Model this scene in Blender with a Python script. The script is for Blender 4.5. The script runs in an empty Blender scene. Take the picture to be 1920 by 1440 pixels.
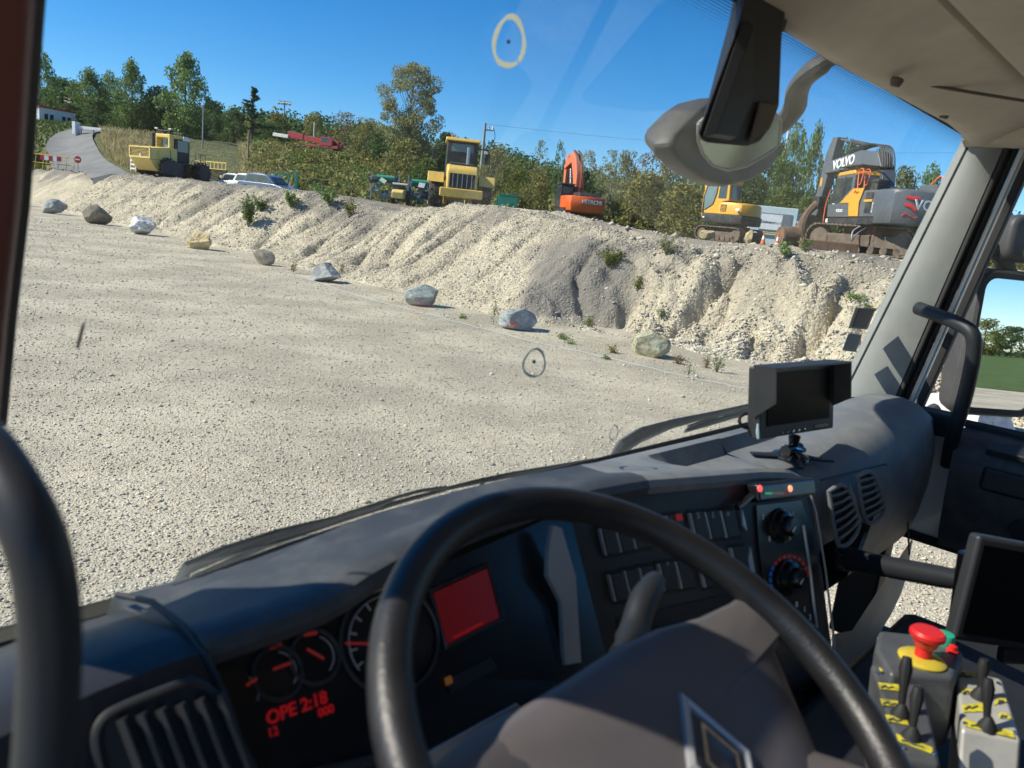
import bpy, bmesh, math, random
import numpy as np
from mathutils import Vector, Matrix, Euler
R = math.radians
random.seed(7); rng = np.random.default_rng(7)
sc = bpy.context.scene
COL = sc.collection

# ---------------------------------------------------------------- camera, sky, sun, exposure
FPX = 1443.0
PITCH = math.atan(300 / FPX); ROLL = R(6.0)
EYE = Vector((0, 0, 2.4))
FWD = Vector((0, math.cos(PITCH), -math.sin(PITCH)))
_r0 = Vector((1, 0, 0)); _u0 = _r0.cross(FWD)
UP = _u0 * math.cos(ROLL) - _r0 * math.sin(ROLL)
RIGHT = FWD.cross(UP)
cam = bpy.data.cameras.new('camera'); camo = bpy.data.objects.new('camera', cam); COL.objects.link(camo)
cam.sensor_width = 36; cam.lens = 36 * FPX / 1920; cam.clip_start = .02; cam.clip_end = 4000
cam.dof.use_dof = True; cam.dof.focus_distance = 6.0; cam.dof.aperture_fstop = 6.5
m = Matrix((RIGHT, UP, -FWD)).transposed().to_4x4(); m.translation = EYE
camo.matrix_world = m
sc.camera = camo

SUN_EL = R(40); SUN_DIR = Vector((-math.cos(R(9)) * math.cos(SUN_EL), -math.sin(R(9)) * math.cos(SUN_EL), math.sin(SUN_EL)))
w = bpy.data.worlds.new('World'); sc.world = w; w.use_nodes = True
nt = w.node_tree; nt.nodes.clear()
sky = nt.nodes.new('ShaderNodeTexSky'); sky.sky_type = 'NISHITA'; sky.sun_disc = False
sky.sun_elevation = SUN_EL; sky.sun_rotation = math.atan2(SUN_DIR.x, SUN_DIR.y)
sky.air_density = 1.0; sky.dust_density = .0; sky.ozone_density = 5.0; sky.altitude = 1500
bg = nt.nodes.new('ShaderNodeBackground'); bg.inputs[1].default_value = .11
wo = nt.nodes.new('ShaderNodeOutputWorld')
hs = nt.nodes.new('ShaderNodeHueSaturation'); hs.inputs['Saturation'].default_value = 1.32
nt.links.new(sky.outputs[0], hs.inputs['Color']); nt.links.new(hs.outputs[0], bg.inputs[0]); nt.links.new(bg.outputs[0], wo.inputs[0])
sl = bpy.data.lights.new('sun', 'SUN'); sl.energy = 5.0; sl.angle = R(.53); sl.color = (1, .93, .81)
so = bpy.data.objects.new('sun', sl); COL.objects.link(so)
so.rotation_euler = (-SUN_DIR).to_track_quat('-Z', 'Y').to_euler(); so.location = (-30, -5, 40)
sc.view_settings.view_transform = 'Standard'; sc.view_settings.look = 'None'
sc.view_settings.exposure = .55; sc.view_settings.gamma = 1; sc.view_settings.use_curve_mapping = False
sc.cycles.max_bounces = 8; sc.cycles.transparent_max_bounces = 24; sc.cycles.diffuse_bounces = 6
sc.cycles.use_denoising = True; sc.cycles.sample_clamp_indirect = 6

# ---------------------------------------------------------------- where things stand: truck axes and sight lines
TA = R(47.5)                                   # the truck's nose points left of the view
ca, sa = math.cos(TA), math.sin(TA)
def w2t(p): return Vector((p[0] * ca + p[1] * sa, -p[0] * sa + p[1] * ca, p[2]))
def t2w(p): return Vector((p[0] * ca - p[1] * sa, p[0] * sa + p[1] * ca, p[2]))
def ray(px, py): return FWD + RIGHT * ((px - 960) / FPX) + UP * ((720 - py) / FPX)
def tr(px, py, ax, v):                          # truck-frame point on the plane axis = v
    d = w2t(ray(px, py)); return EYE + d * ((v - EYE[ax]) / d[ax])
def trp(px, py, p0, n):                         # truck-frame point on a tilted plane
    d = w2t(ray(px, py)); return EYE + d * ((Vector(p0) - EYE).dot(n) / d.dot(n))
def gz(px, py, z=0):
    d = ray(px, py); return EYE + d * ((z - EYE.z) / d.z)
def gd(px, py, v):
    d = ray(px, py); return EYE + d * (v / d.y)

# ---------------------------------------------------------------- materials
MATS = {}
def _nodes(name):
    m = bpy.data.materials.new(name); m.use_nodes = True; n = m.node_tree; b = n.nodes['Principled BSDF']; MATS[name] = m
    return m, n, b
def mat(name, col, rough=.5, metal=0, var=.12, scale=8, bump=0, bscale=200, spec=.5, coat=0, emit=None, es=1, dirt=None, dscale=3, damt=.5, rv=.08):
    """Paint, plastic, metal: base colour broken up by noise, optional patches of dirt and fine relief."""
    m, n, b = _nodes(name); L = n.links.new
    tc = n.nodes.new('ShaderNodeTexCoord'); no = n.nodes.new('ShaderNodeTexNoise'); no.inputs['Scale'].default_value = scale; no.inputs['Detail'].default_value = 6
    L(tc.outputs['Object'], no.inputs['Vector'])
    mr = n.nodes.new('ShaderNodeMapRange'); mr.inputs[1].default_value = .25; mr.inputs[2].default_value = .75; mr.inputs[3].default_value = 1 - var; mr.inputs[4].default_value = 1 + var
    L(no.outputs[0], mr.inputs[0])
    mx = n.nodes.new('ShaderNodeMix'); mx.data_type = 'RGBA'; mx.blend_type = 'MULTIPLY'; mx.inputs[0].default_value = 1
    mx.inputs[6].default_value = (*col, 1); L(mr.outputs[0], mx.inputs[7])
    out = mx.outputs[2]
    if dirt:
        n2 = n.nodes.new('ShaderNodeTexNoise'); n2.inputs['Scale'].default_value = dscale; n2.inputs['Detail'].default_value = 8; n2.inputs['Roughness'].default_value = .7
        L(tc.outputs['Object'], n2.inputs['Vector'])
        m2 = n.nodes.new('ShaderNodeMapRange'); m2.inputs[1].default_value = .45; m2.inputs[2].default_value = .72; m2.inputs[4].default_value = damt
        L(n2.outputs[0], m2.inputs[0])
        md = n.nodes.new('ShaderNodeMix'); md.data_type = 'RGBA'; L(m2.outputs[0], md.inputs[0]); L(out, md.inputs[6]); md.inputs[7].default_value = (*dirt, 1); out = md.outputs[2]
    L(out, b.inputs['Base Color'])
    rr = n.nodes.new('ShaderNodeMapRange'); rr.inputs[3].default_value = max(0, rough - rv); rr.inputs[4].default_value = min(1, rough + rv); L(no.outputs[0], rr.inputs[0]); L(rr.outputs[0], b.inputs['Roughness'])
    b.inputs['Metallic'].default_value = metal; b.inputs['Specular IOR Level'].default_value = spec; b.inputs['Coat Weight'].default_value = coat
    if bump:
        nb = n.nodes.new('ShaderNodeTexNoise'); nb.inputs['Scale'].default_value = bscale; nb.inputs['Detail'].default_value = 3; L(tc.outputs['Object'], nb.inputs['Vector'])
        bp = n.nodes.new('ShaderNodeBump'); bp.inputs['Strength'].default_value = bump; bp.inputs['Distance'].default_value = .3 / bscale; L(nb.outputs[0], bp.inputs['Height']); L(bp.outputs[0], b.inputs['Normal'])
    if emit:
        b.inputs['Emission Color'].default_value = (*emit, 1); b.inputs['Emission Strength'].default_value = es
    return m
def glass(name, tint=(1, 1, 1), refl=1.0, dust=0.0, dcol=(.75, .72, .65)):
    """Thin glass: clear, mirror-like at grazing angles, with a film of dust."""
    m, n, b = _nodes(name); n.nodes.remove(b); L = n.links.new; o = n.nodes['Material Output']
    t = n.nodes.new('ShaderNodeBsdfTransparent'); t.inputs[0].default_value = (*tint, 1)
    g = n.nodes.new('ShaderNodeBsdfGlossy'); g.inputs['Roughness'].default_value = .02
    f = n.nodes.new('ShaderNodeFresnel'); f.inputs[0].default_value = 1.45
    mu = n.nodes.new('ShaderNodeMath'); mu.operation = 'MULTIPLY'; mu.inputs[1].default_value = refl; L(f.outputs[0], mu.inputs[0])
    mx = n.nodes.new('ShaderNodeMixShader'); L(mu.outputs[0], mx.inputs[0]); L(t.outputs[0], mx.inputs[1]); L(g.outputs[0], mx.inputs[2]); out = mx.outputs[0]
    if dust:
        d = n.nodes.new('ShaderNodeBsdfDiffuse'); d.inputs[0].default_value = (*dcol, 1)
        tl = n.nodes.new('ShaderNodeBsdfTranslucent'); tl.inputs[0].default_value = (*dcol, 1)
        dm = n.nodes.new('ShaderNodeMixShader'); L(d.outputs[0], dm.inputs[1]); L(tl.outputs[0], dm.inputs[2])
        tc = n.nodes.new('ShaderNodeTexCoord'); no = n.nodes.new('ShaderNodeTexNoise'); no.inputs['Scale'].default_value = 5; no.inputs['Detail'].default_value = 9; no.inputs['Roughness'].default_value = .68; L(tc.outputs['Object'], no.inputs['Vector'])
        mr = n.nodes.new('ShaderNodeMapRange'); mr.inputs[1].default_value = .35; mr.inputs[2].default_value = .8; mr.inputs[3].default_value = dust * .35; mr.inputs[4].default_value = dust * 1.6; L(no.outputs[0], mr.inputs[0])
        m2 = n.nodes.new('ShaderNodeMixShader'); L(mr.outputs[0], m2.inputs[0]); L(out, m2.inputs[1]); L(dm.outputs[0], m2.inputs[2]); out = m2.outputs[0]
    L(out, o.inputs['Surface']); return m
def leafmat(name, cols, trans=.35, rough=.55):
    """Leaves: a different green on every leaf, thin enough for light to come through."""
    m, n, b = _nodes(name); L = n.links.new; o = n.nodes['Material Output']
    g = n.nodes.new('ShaderNodeNewGeometry'); cr = n.nodes.new('ShaderNodeValToRGB'); e = cr.color_ramp.elements
    while len(e) < len(cols): e.new(.5)
    for i, c in enumerate(cols): e[i].position = i / (len(cols) - 1); e[i].color = (*c, 1)
    oi = n.nodes.new('ShaderNodeObjectInfo')
    ad = n.nodes.new('ShaderNodeMath'); ad.operation = 'MULTIPLY_ADD'; ad.inputs[1].default_value = .75; L(g.outputs['Random Per Island'], ad.inputs[0])
    mo = n.nodes.new('ShaderNodeMath'); mo.operation = 'MULTIPLY'; mo.inputs[1].default_value = .25; L(oi.outputs['Random'], mo.inputs[0]); L(mo.outputs[0], ad.inputs[2])
    L(ad.outputs[0], cr.inputs[0]); L(cr.outputs[0], b.inputs['Base Color']); b.inputs['Roughness'].default_value = rough; b.inputs['Specular IOR Level'].default_value = .25
    t = n.nodes.new('ShaderNodeBsdfTranslucent'); L(cr.outputs[0], t.inputs[0])
    mx = n.nodes.new('ShaderNodeMixShader'); mx.inputs[0].default_value = trans; L(b.outputs[0], mx.inputs[1]); L(t.outputs[0], mx.inputs[2]); L(mx.outputs[0], o.inputs['Surface'])
    return m

# ---------------------------------------------------------------- mesh building
class MB:
    def __init__(s): s.v = []; s.f = []
    def add(s, vs, fs):
        k = len(s.v); s.v += [Vector(v) for v in vs]; s.f += [tuple(k + i for i in f) for f in fs]; return s
    def box(s, c, d, rot=None, taper=None):
        x, y, z = d[0] / 2, d[1] / 2, d[2] / 2
        P = [(-x, -y, -z), (x, -y, -z), (x, y, -z), (-x, y, -z), (-x, -y, z), (x, -y, z), (x, y, z), (-x, y, z)]
        if taper: P = [(a * (taper[0] if h > 0 else 1), b * (taper[1] if h > 0 else 1), h) for a, b, h in P]
        M = rot if isinstance(rot, Matrix) else (Euler(rot).to_matrix() if rot else Matrix.Identity(3))
        return s.add([M @ Vector(p) + Vector(c) for p in P], [(3, 2, 1, 0), (4, 5, 6, 7), (0, 1, 5, 4), (1, 2, 6, 5), (2, 3, 7, 6), (3, 0, 4, 7)])
    def bb(s, a, b): return s.box([(a[i] + b[i]) / 2 for i in range(3)], [abs(b[i] - a[i]) for i in range(3)])
    def cyl(s, a, b, r, r2=None, n=14, cap=True):
        a, b = Vector(a), Vector(b); r2 = r if r2 is None else r2; d = (b - a).normalized()
        u = d.orthogonal().normalized(); q = d.cross(u)
        vs = [p + (u * math.cos(t) + q * math.sin(t)) * rr for p, rr in ((a, r), (b, r2)) for t in [2 * math.pi * i / n for i in range(n)]]
        fs = [(i, (i + 1) % n, n + (i + 1) % n, n + i) for i in range(n)]
        if cap: fs += [tuple(range(n - 1, -1, -1)), tuple(range(n, 2 * n))]
        return s.add(vs, fs)
    def tube(s, pts, r, n=10, closed=False, cap=True, flat=1.0, up=None):
        P = [Vector(p) for p in pts]; N = len(P); rr = r if isinstance(r, (list, tuple)) else [r] * N
        u = None; vs = []
        for i, p in enumerate(P):
            a = P[(i - 1) % N] if (closed or i) else p; b = P[(i + 1) % N] if (closed or i < N - 1) else p
            d = (b - a).normalized()
            if up is not None: u = (Vector(up) - d * d.dot(Vector(up))).normalized()
            elif u is None: u = d.orthogonal().normalized()
            else: u = (u - d * d.dot(u)).normalized()
            q = d.cross(u)
            vs += [p + (u * math.cos(t) * flat + q * math.sin(t)) * rr[i] for t in [2 * math.pi * k / n for k in range(n)]]
        fs = [(i * n + k, i * n + (k + 1) % n, ((i + 1) % N) * n + (k + 1) % n, ((i + 1) % N) * n + k) for i in range(N if closed else N - 1) for k in range(n)]
        if cap and not closed: fs += [tuple(range(n - 1, -1, -1)), tuple(range((N - 1) * n, N * n))]
        return s.add(vs, fs)
    def prism(s, poly, o, u, v, wv):
        """polygon given in the (u, v) plane at o, pushed along wv"""
        o, u, v, wv = Vector(o), Vector(u), Vector(v), Vector(wv); n = len(poly)
        A = [o + u * a + v * b for a, b in poly]
        return s.add(A + [p + wv for p in A], [tuple(range(n - 1, -1, -1)), tuple(range(n, 2 * n))] + [(i, (i + 1) % n, n + (i + 1) % n, n + i) for i in range(n)])
    def loft(s, rings, closed=False, cap=False, skip=None):
        n = len(rings[0]); vs = [p for r in rings for p in r]; fs = []
        for i in range(len(rings) - 1):
            for k in range(n if closed else n - 1):
                if skip and skip(i, k): continue
                fs.append((i * n + k, i * n + (k + 1) % n, (i + 1) * n + (k + 1) % n, (i + 1) * n + k))
        if cap: fs += [tuple(range(n - 1, -1, -1)), tuple(range((len(rings) - 1) * n, len(rings) * n))]
        return s.add(vs, fs)
    def lathe(s, prof, c, ax=(0, 0, 1), n=24):
        """prof = [(radius, height)...] round the axis ax through c"""
        c = Vector(c); d = Vector(ax).normalized(); u = d.orthogonal().normalized(); q = d.cross(u)
        return s.loft([[c + d * h + (u * math.cos(t) + q * math.sin(t)) * r for t in [2 * math.pi * k / n for k in range(n)]] for r, h in prof], closed=True, cap=True)
    def build(s, name, mt, parent=None, bevel=0, seg=2, ang=35, smooth=True, **props):
        me = bpy.data.meshes.new(name); me.from_pydata([tuple(v) for v in s.v], [], s.f); me.update()
        o = bpy.data.objects.new(name, me); COL.objects.link(o)
        bm = bmesh.new(); bm.from_mesh(me); bmesh.ops.recalc_face_normals(bm, faces=bm.faces); bm.to_mesh(me); bm.free()
        for mm in (mt if isinstance(mt, (list, tuple)) else [mt]): me.materials.append(MATS[mm] if isinstance(mm, str) else mm)
        if smooth:
            me.polygons.foreach_set('use_smooth', [True] * len(me.polygons)); me.set_sharp_from_angle(angle=R(ang))
        if bevel:
            b = o.modifiers.new('bevel', 'BEVEL'); b.width = bevel; b.segments = seg; b.limit_method = 'ANGLE'; b.angle_limit = R(ang); b.harden_normals = True
        if parent: o.parent = parent
        for k, x in props.items(): o[k] = x
        return o
def rrect(w, h, r, n=4):
    P = []
    for cx, cy, a0 in ((w / 2 - r, h / 2 - r, 0), (-w / 2 + r, h / 2 - r, 90), (-w / 2 + r, -h / 2 + r, 180), (w / 2 - r, -h / 2 + r, 270)):
        P += [(cx + r * math.cos(R(a0 + 90 * i / n)), cy + r * math.sin(R(a0 + 90 * i / n))) for i in range(n + 1)]
    return P
def tag(o, label=None, cat=None, group=None, kind=None):
    for k, v in (('label', label), ('category', cat), ('group', group), ('kind', kind)):
        if v: o[k] = v
    return o
def empty(name, loc=(0, 0, 0), rz=0, label=None, cat=None, group=None, parent=None):
    o = bpy.data.objects.new(name, None); o.empty_display_size = .2; COL.objects.link(o); o.location = loc; o.rotation_euler = (0, 0, rz)
    if parent: o.parent = parent
    return tag(o, label, cat, group)
def copy_tree(o, parent=None):
    c = o.copy(); COL.objects.link(c); c.parent = parent
    for ch in list(o.children): copy_tree(ch, c)
    return c
def text(name, s, size, mt, parent, o, u, v, depth=.002, bold=.0, align='CENTER', font_shear=0):
    """flat lettering: u = reading direction, v = up"""
    c = bpy.data.curves.new('t', 'FONT'); c.body = s; c.size = size; c.extrude = depth; c.offset = bold * size; c.align_x = align; c.align_y = 'CENTER'; c.shear = font_shear
    t = bpy.data.objects.new('t', c); COL.objects.link(t); bpy.context.view_layer.update()
    me = bpy.data.meshes.new_from_object(t.evaluated_get(bpy.context.evaluated_depsgraph_get())); bpy.data.objects.remove(t); bpy.data.curves.remove(c)
    me.materials.clear(); me.materials.append(MATS[mt]); ob = bpy.data.objects.new(name, me); COL.objects.link(ob)
    u = Vector(u).normalized(); v = Vector(v); v = (v - u * u.dot(v)).normalized(); M = Matrix((u, v, u.cross(v))).transposed().to_4x4(); M.translation = Vector(o)
    ob.matrix_basis = M; ob.parent = parent
    return ob
def npmesh(name, V, F, mt, parent=None, smooth=False):
    """big mesh from arrays; F is an (n, k) array"""
    V = np.asarray(V, np.float32); F = np.asarray(F, np.int32); k = F.shape[1]
    me = bpy.data.meshes.new(name); me.vertices.add(len(V)); me.vertices.foreach_set('co', V.ravel())
    me.loops.add(F.size); me.loops.foreach_set('vertex_index', F.ravel()); me.polygons.add(len(F)); me.polygons.foreach_set('loop_start', np.arange(0, F.size, k, dtype=np.int32))
    me.polygons.foreach_set('use_smooth', np.full(len(F), smooth)); me.update(calc_edges=True)
    me.materials.append(MATS[mt]); o = bpy.data.objects.new(name, me); COL.objects.link(o)
    if parent: o.parent = parent
    return o
def smoothpath(pts, n=6):
    P = [Vector(p) for p in pts]; out = []
    for i in range(len(P) - 1):
        a, b, c, d = P[max(i - 1, 0)], P[i], P[i + 1], P[min(i + 2, len(P) - 1)]
        for k in range(n):
            t = k / n; out.append(.5 * ((2 * b) + (c - a) * t + (2 * a - 5 * b + 4 * c - d) * t * t + (3 * b - a - 3 * c + d) * t ** 3))
    return out + [P[-1]]
def ss(a, b, x):
    t = np.clip((np.asarray(x, float) - a) / (b - a), 0, 1); return t * t * (3 - 2 * t)

# ---------------------------------------------------------------- material list
# ground stuff built further down with its own nodes
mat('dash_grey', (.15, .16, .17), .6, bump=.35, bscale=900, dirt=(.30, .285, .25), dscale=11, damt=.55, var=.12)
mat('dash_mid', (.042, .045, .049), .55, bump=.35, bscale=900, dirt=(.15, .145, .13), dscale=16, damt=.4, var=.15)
mat('dash_dark', (.016, .017, .02), .5, bump=.3, bscale=900, var=.1, dirt=(.06, .055, .05), dscale=9, damt=.18)
mat('panel_black', (.02, .021, .023), .5, bump=.15, bscale=900, dirt=(.07, .065, .06), dscale=12, damt=.15)
mat('gloss_black', (.008, .008, .009), .22, dirt=(.05, .05, .05), dscale=15, damt=.15)
mat('matt_black', (.012, .012, .013), .6)
mat('rubber', (.012, .012, .013), .7, bump=.3, bscale=500)
mat('seal_felt', (.03, .03, .03), .9, bump=.6, bscale=1500)
mat('pillar_grey', (.25, .258, .245), .68, bump=.3, bscale=900, dirt=(.16, .155, .14), dscale=5, damt=.5, var=.1)
mat('lining', (.56, .50, .41), .9, bump=.4, bscale=1200, dirt=(.36, .32, .26), dscale=3, damt=.35)
mat('lining_dark', (.12, .105, .085), .9, bump=.4, bscale=1200)
mat('red_brown', (.085, .022, .016), .55, bump=.3, bscale=600)
mat('cab_white', (.78, .78, .76), .3, coat=.4, dirt=(.4, .37, .3), dscale=2, damt=.3)
mat('handle_grey', (.018, .02, .023), .48, spec=.35, bump=.3, bscale=900)
mat('wheel_rim', (.009, .009, .0105), .43, bump=.55, bscale=320, var=.35, spec=.42, scale=25, dirt=(.025, .023, .023), dscale=18, damt=.4)
mat('wheel_hub', (.095, .085, .087), .5, bump=.3, bscale=1100)
mat('chrome', (.75, .75, .76), .15, 1)
mat('dark_chrome', (.22, .22, .23), .25, 1)
mat('silver_trim', (.42, .43, .44), .38, .55)
mat('edge_light', (.33, .34, .35), .45, .3)
mat('needle_red', (.3, .02, .02), .5, emit=(1, .06, .04), es=.05)
mat('lcd_red', (.06, .002, .003), .3, emit=(.75, .015, .02), es=.04)
mat('lcd_text', (.06, .0, .0), .4, emit=(1, .02, .03), es=.11)
mat('gauge_mark', (.3, .28, .28), .5)
mat('led_red', (.8, .05, .05), .3, emit=(1, .08, .07), es=1.2)
mat('led_orange', (.8, .25, .15), .3, emit=(1, .3, .15), es=1.1)
mat('led_green', (.02, .4, .15), .3, emit=(.05, .6, .25), es=.25)
mat('led_amber', (.25, .1, .02), .3, emit=(.8, .3, .05), es=.06)
mat('print_white', (.75, .75, .75), .6)
mat('print_red', (.7, .03, .03), .5)
mat('print_blue', (.02, .16, .6), .5)
mat('estop_red', (.62, .02, .02), .35)
mat('estop_yellow', (.55, .42, .04), .4, dirt=(.3, .22, .05), dscale=40)
mat('green_button', (.02, .35, .22), .35)
mat('label_yellow', (.68, .58, .03), .5, dirt=(.10, .09, .03), dscale=90, damt=.9)
mat('control_grey', (.10, .105, .115), .45, .25, dirt=(.06, .055, .05), dscale=14)
mat('aluminium', (.55, .53, .49), .42, .35, dirt=(.35, .32, .28), dscale=20)
mat('ext_grey', (.055, .053, .048), .55, dirt=(.11, .10, .08), dscale=9, damt=.6)
mat('wiper_black', (.045, .05, .055), .45, dirt=(.14, .14, .14), dscale=20, damt=.35)
mat('mirror', (.88, .9, .92), .0, 1, var=.02, rv=0)
mat('front_mirror_glass', (.28, .34, .31), .12, .9, dirt=(.3, .3, .25), dscale=15, damt=.3)
mat('screen_black', (.003, .0035, .004), .35, spec=.04)
mat('sticker_dark', (.07, .085, .11), .5); mat('sticker_clear', (.35, .33, .3), .5); mat('sticker_blue', (.1, .17, .21), .5)
leafmat('chalk', [(.8, .8, .68), (.85, .85, .74)], .55, .8); leafmat('chalk_blue', [(.30, .38, .42), (.34, .42, .46)], .5, .8)
mat('chip', (.05, .05, .05), .6); mat('smear', (.22, .21, .2), .8)
mat('tyre', (.02, .02, .02), .85, bump=.4, bscale=60, dirt=(.2, .17, .13), dscale=4, damt=.4)
mat('floor_mat', (.10, .095, .09), .9)
mat('seat_fabric', (.03, .032, .045), .95, bump=.5, bscale=700)
glass('windscreen_glass', (.955, .975, .97), .065, dust=.009)
glass('door_glass', (.97, .98, .975), .12, dust=.006)
# machines
mat('volvo_grey', (.105, .115, .125), .42, coat=.2, dirt=(.2, .19, .17), dscale=1.2, damt=.35)
mat('volvo_yellow', (.72, .36, .03), .4, coat=.2, dirt=(.45, .28, .1), dscale=2, damt=.35)
mat('machine_yellow', (.70, .47, .10), .45, dirt=(.42, .32, .16), dscale=1.5, damt=.45)
mat('compactor_yellow', (.75, .56, .16), .5, dirt=(.5, .4, .2), dscale=1.2, damt=.45)
mat('jcb_yellow', (.74, .38, .03), .45, dirt=(.5, .3, .12), dscale=2, damt=.35)
mat('hitachi_orange', (.80, .13, .02), .4, coat=.2, dirt=(.55, .2, .1), dscale=1, damt=.3)
mat('hitachi_faded', (.72, .17, .08), .55, dirt=(.55, .25, .16), dscale=1, damt=.5)
mat('machine_black', (.025, .026, .028), .6, dirt=(.16, .14, .12), dscale=2, damt=.4)
mat('track_brown', (.12, .085, .06), .8, dirt=(.26, .21, .16), dscale=3, damt=.7)
mat('rust', (.19, .10, .06), .85, dirt=(.33, .20, .13), dscale=3, damt=.7)
mat('steel', (.4, .4, .4), .35, .8)
mat('rail_orange', (.75, .14, .04), .45)
mat('cab_glass', (.03, .045, .05), .08, spec=.8, dirt=(.16, .15, .13), dscale=2.5, damt=.35)
mat('pale_glass', (.16, .22, .21), .08, spec=.8)
mat('machine_white', (.74, .73, .68), .5, dirt=(.5, .45, .36), dscale=2, damt=.5)
mat('crane_red', (.36, .03, .03), .45, dirt=(.25, .08, .07), dscale=1)
mat('green_paint', (.02, .27, .17), .45, dirt=(.12, .22, .16), dscale=2, damt=.4)
mat('green_dark', (.02, .12, .09), .5, dirt=(.1, .14, .12), dscale=2)
mat('grey_plastic', (.27, .31, .33), .5, dirt=(.12, .15, .16), dscale=4, damt=.8)
mat('pale_blue_paint', (.55, .66, .68), .5, dirt=(.42, .48, .48), dscale=2, damt=.4)
mat('board_white', (.78, .79, .8), .5); mat('letter_dark', (.05, .06, .08), .5); mat('letter_grey', (.4, .42, .45), .5); mat('letter_white', (.85, .85, .83), .5)
mat('spray_red', (.62, .02, .03), .6)
mat('wall_white', (.74, .75, .75), .6, dirt=(.55, .54, .5), dscale=1, damt=.3); mat('wall_cream', (.66, .58, .42), .8); mat('roof_grey', (.25, .21, .18), .85)
mat('trim_red', (.45, .04, .04), .5); mat('window_dark', (.03, .035, .04), .1)
mat('pole_grey', (.34, .33, .31), .7, dirt=(.2, .19, .18), dscale=4); mat('lamp_white', (.75, .75, .72), .5); mat('wood_post', (.3, .2, .12), .8)
mat('barrier_yellow', (.72, .45, .03), .5); mat('sign_red', (.55, .03, .03), .5); mat('concrete', (.5, .49, .46), .85, dirt=(.35, .33, .3), dscale=2)
mat('car_silver', (.5, .53, .57), .3, .3); mat('car_white', (.8, .8, .8), .3, coat=.5); mat('car_blue', (.08, .13, .22), .3, coat=.5)
mat('cone_orange', (.8, .14, .03), .5); mat('log_brown', (.12, .08, .055), .9, bump=.8, bscale=12, dirt=(.25, .17, .1), dscale=3, damt=.7); mat('block_stone', (.46, .42, .34), .9, dirt=(.3, .28, .23), dscale=4)
mat('bark', (.10, .08, .06), .9, bump=.6, bscale=20, dirt=(.2, .18, .14), dscale=3)
mat('bark_pale', (.27, .25, .2), .9, bump=.5, bscale=20)
leafmat('leaf_poplar', [(0.088, 0.144, 0.039), (0.163, 0.249, 0.069), (0.295, 0.379, 0.111)])
leafmat('leaf_dark', [(0.043, 0.084, 0.027), (0.083, 0.144, 0.044), (0.149, 0.222, 0.069)])
leafmat('leaf_willow', [(0.186, 0.201, 0.088), (0.274, 0.282, 0.127), (0.394, 0.372, 0.186)], .4)
leafmat('leaf_olive', [(0.119, 0.129, 0.037), (0.213, 0.215, 0.060), (0.355, 0.300, 0.094)])
leafmat('leaf_yellow', [(.09, .12, .02), (.15, .18, .03), (.22, .22, .05)], .45)
leafmat('leaf_brown', [(0.158, 0.099, 0.045), (0.228, 0.148, 0.068), (0.193, 0.181, 0.060)], .3)
leafmat('leaf_fresh', [(.07, .12, .025), (.11, .17, .035), (.17, .22, .06)], .45)
leafmat('leaf_conifer', [(0.026, 0.053, 0.024), (0.049, 0.083, 0.036), (0.070, 0.107, 0.045)], .15)
leafmat('dry_grass', [(.36, .29, .14), (.48, .40, .21), (.27, .25, .10)], .35)
leafmat('grass', [(.06, .11, .02), (.09, .15, .03), (.13, .18, .05)], .35)

# ---------------------------------------------------------------- the lie of the land
class Noise:
    def __init__(s, seed): s.g = np.random.default_rng(seed).random((256, 256)) * 2 - 1
    def __call__(s, x, y):
        x = np.asarray(x, float); y = np.asarray(y, float); i = np.floor(x).astype(int); j = np.floor(y).astype(int); a = x - i; b = y - j
        a = a * a * (3 - 2 * a); b = b * b * (3 - 2 * b); g = lambda p, q: s.g[p % 256, q % 256]
        return (g(i, j) * (1 - a) + g(i + 1, j) * a) * (1 - b) + (g(i, j + 1) * (1 - a) + g(i + 1, j + 1) * a) * b
    def fbm(s, x, y, o=4):
        r = 0; k = 1
        for q in range(o): r = r + s(x * 2 ** q + 17 * q, y * 2 ** q + 31 * q) * k; k *= .5
        return r
N1, N2, N3, N4 = Noise(1), Noise(2), Noise(3), Noise(4)
Q = math.sqrt(.5)
def bank_base(s): return np.interp(s, [-100, 0, 6, 10, 14, 20, 30, 60, 120], [13.8, 14.2, 14.9, 14.9, 14.2, 14.0, 15.0, 15.8, 16.4])
def bank_width(s): return np.interp(s, [0, 6, 9, 12, 16, 20, 120], [4.0, 3.8, 3.4, 3.6, 4.2, 4.4, 4.6])
def crest_z(s): return np.interp(s, [-60, 3, 6.5, 8.3, 10.3, 12.8, 15.2, 17, 18.2, 20, 22, 24.5, 26.6, 29, 30.5, 36, 48, 61, 90, 140], [2.2, 2.45, 2.46, 2.5, 2.52, 2.38, 2.62, 2.78, 3.0, 3.0, 3.05, 2.75, 2.55, 2.62, 2.78, 3.02, 3.05, 3.2, 2.95, 2.9])
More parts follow.
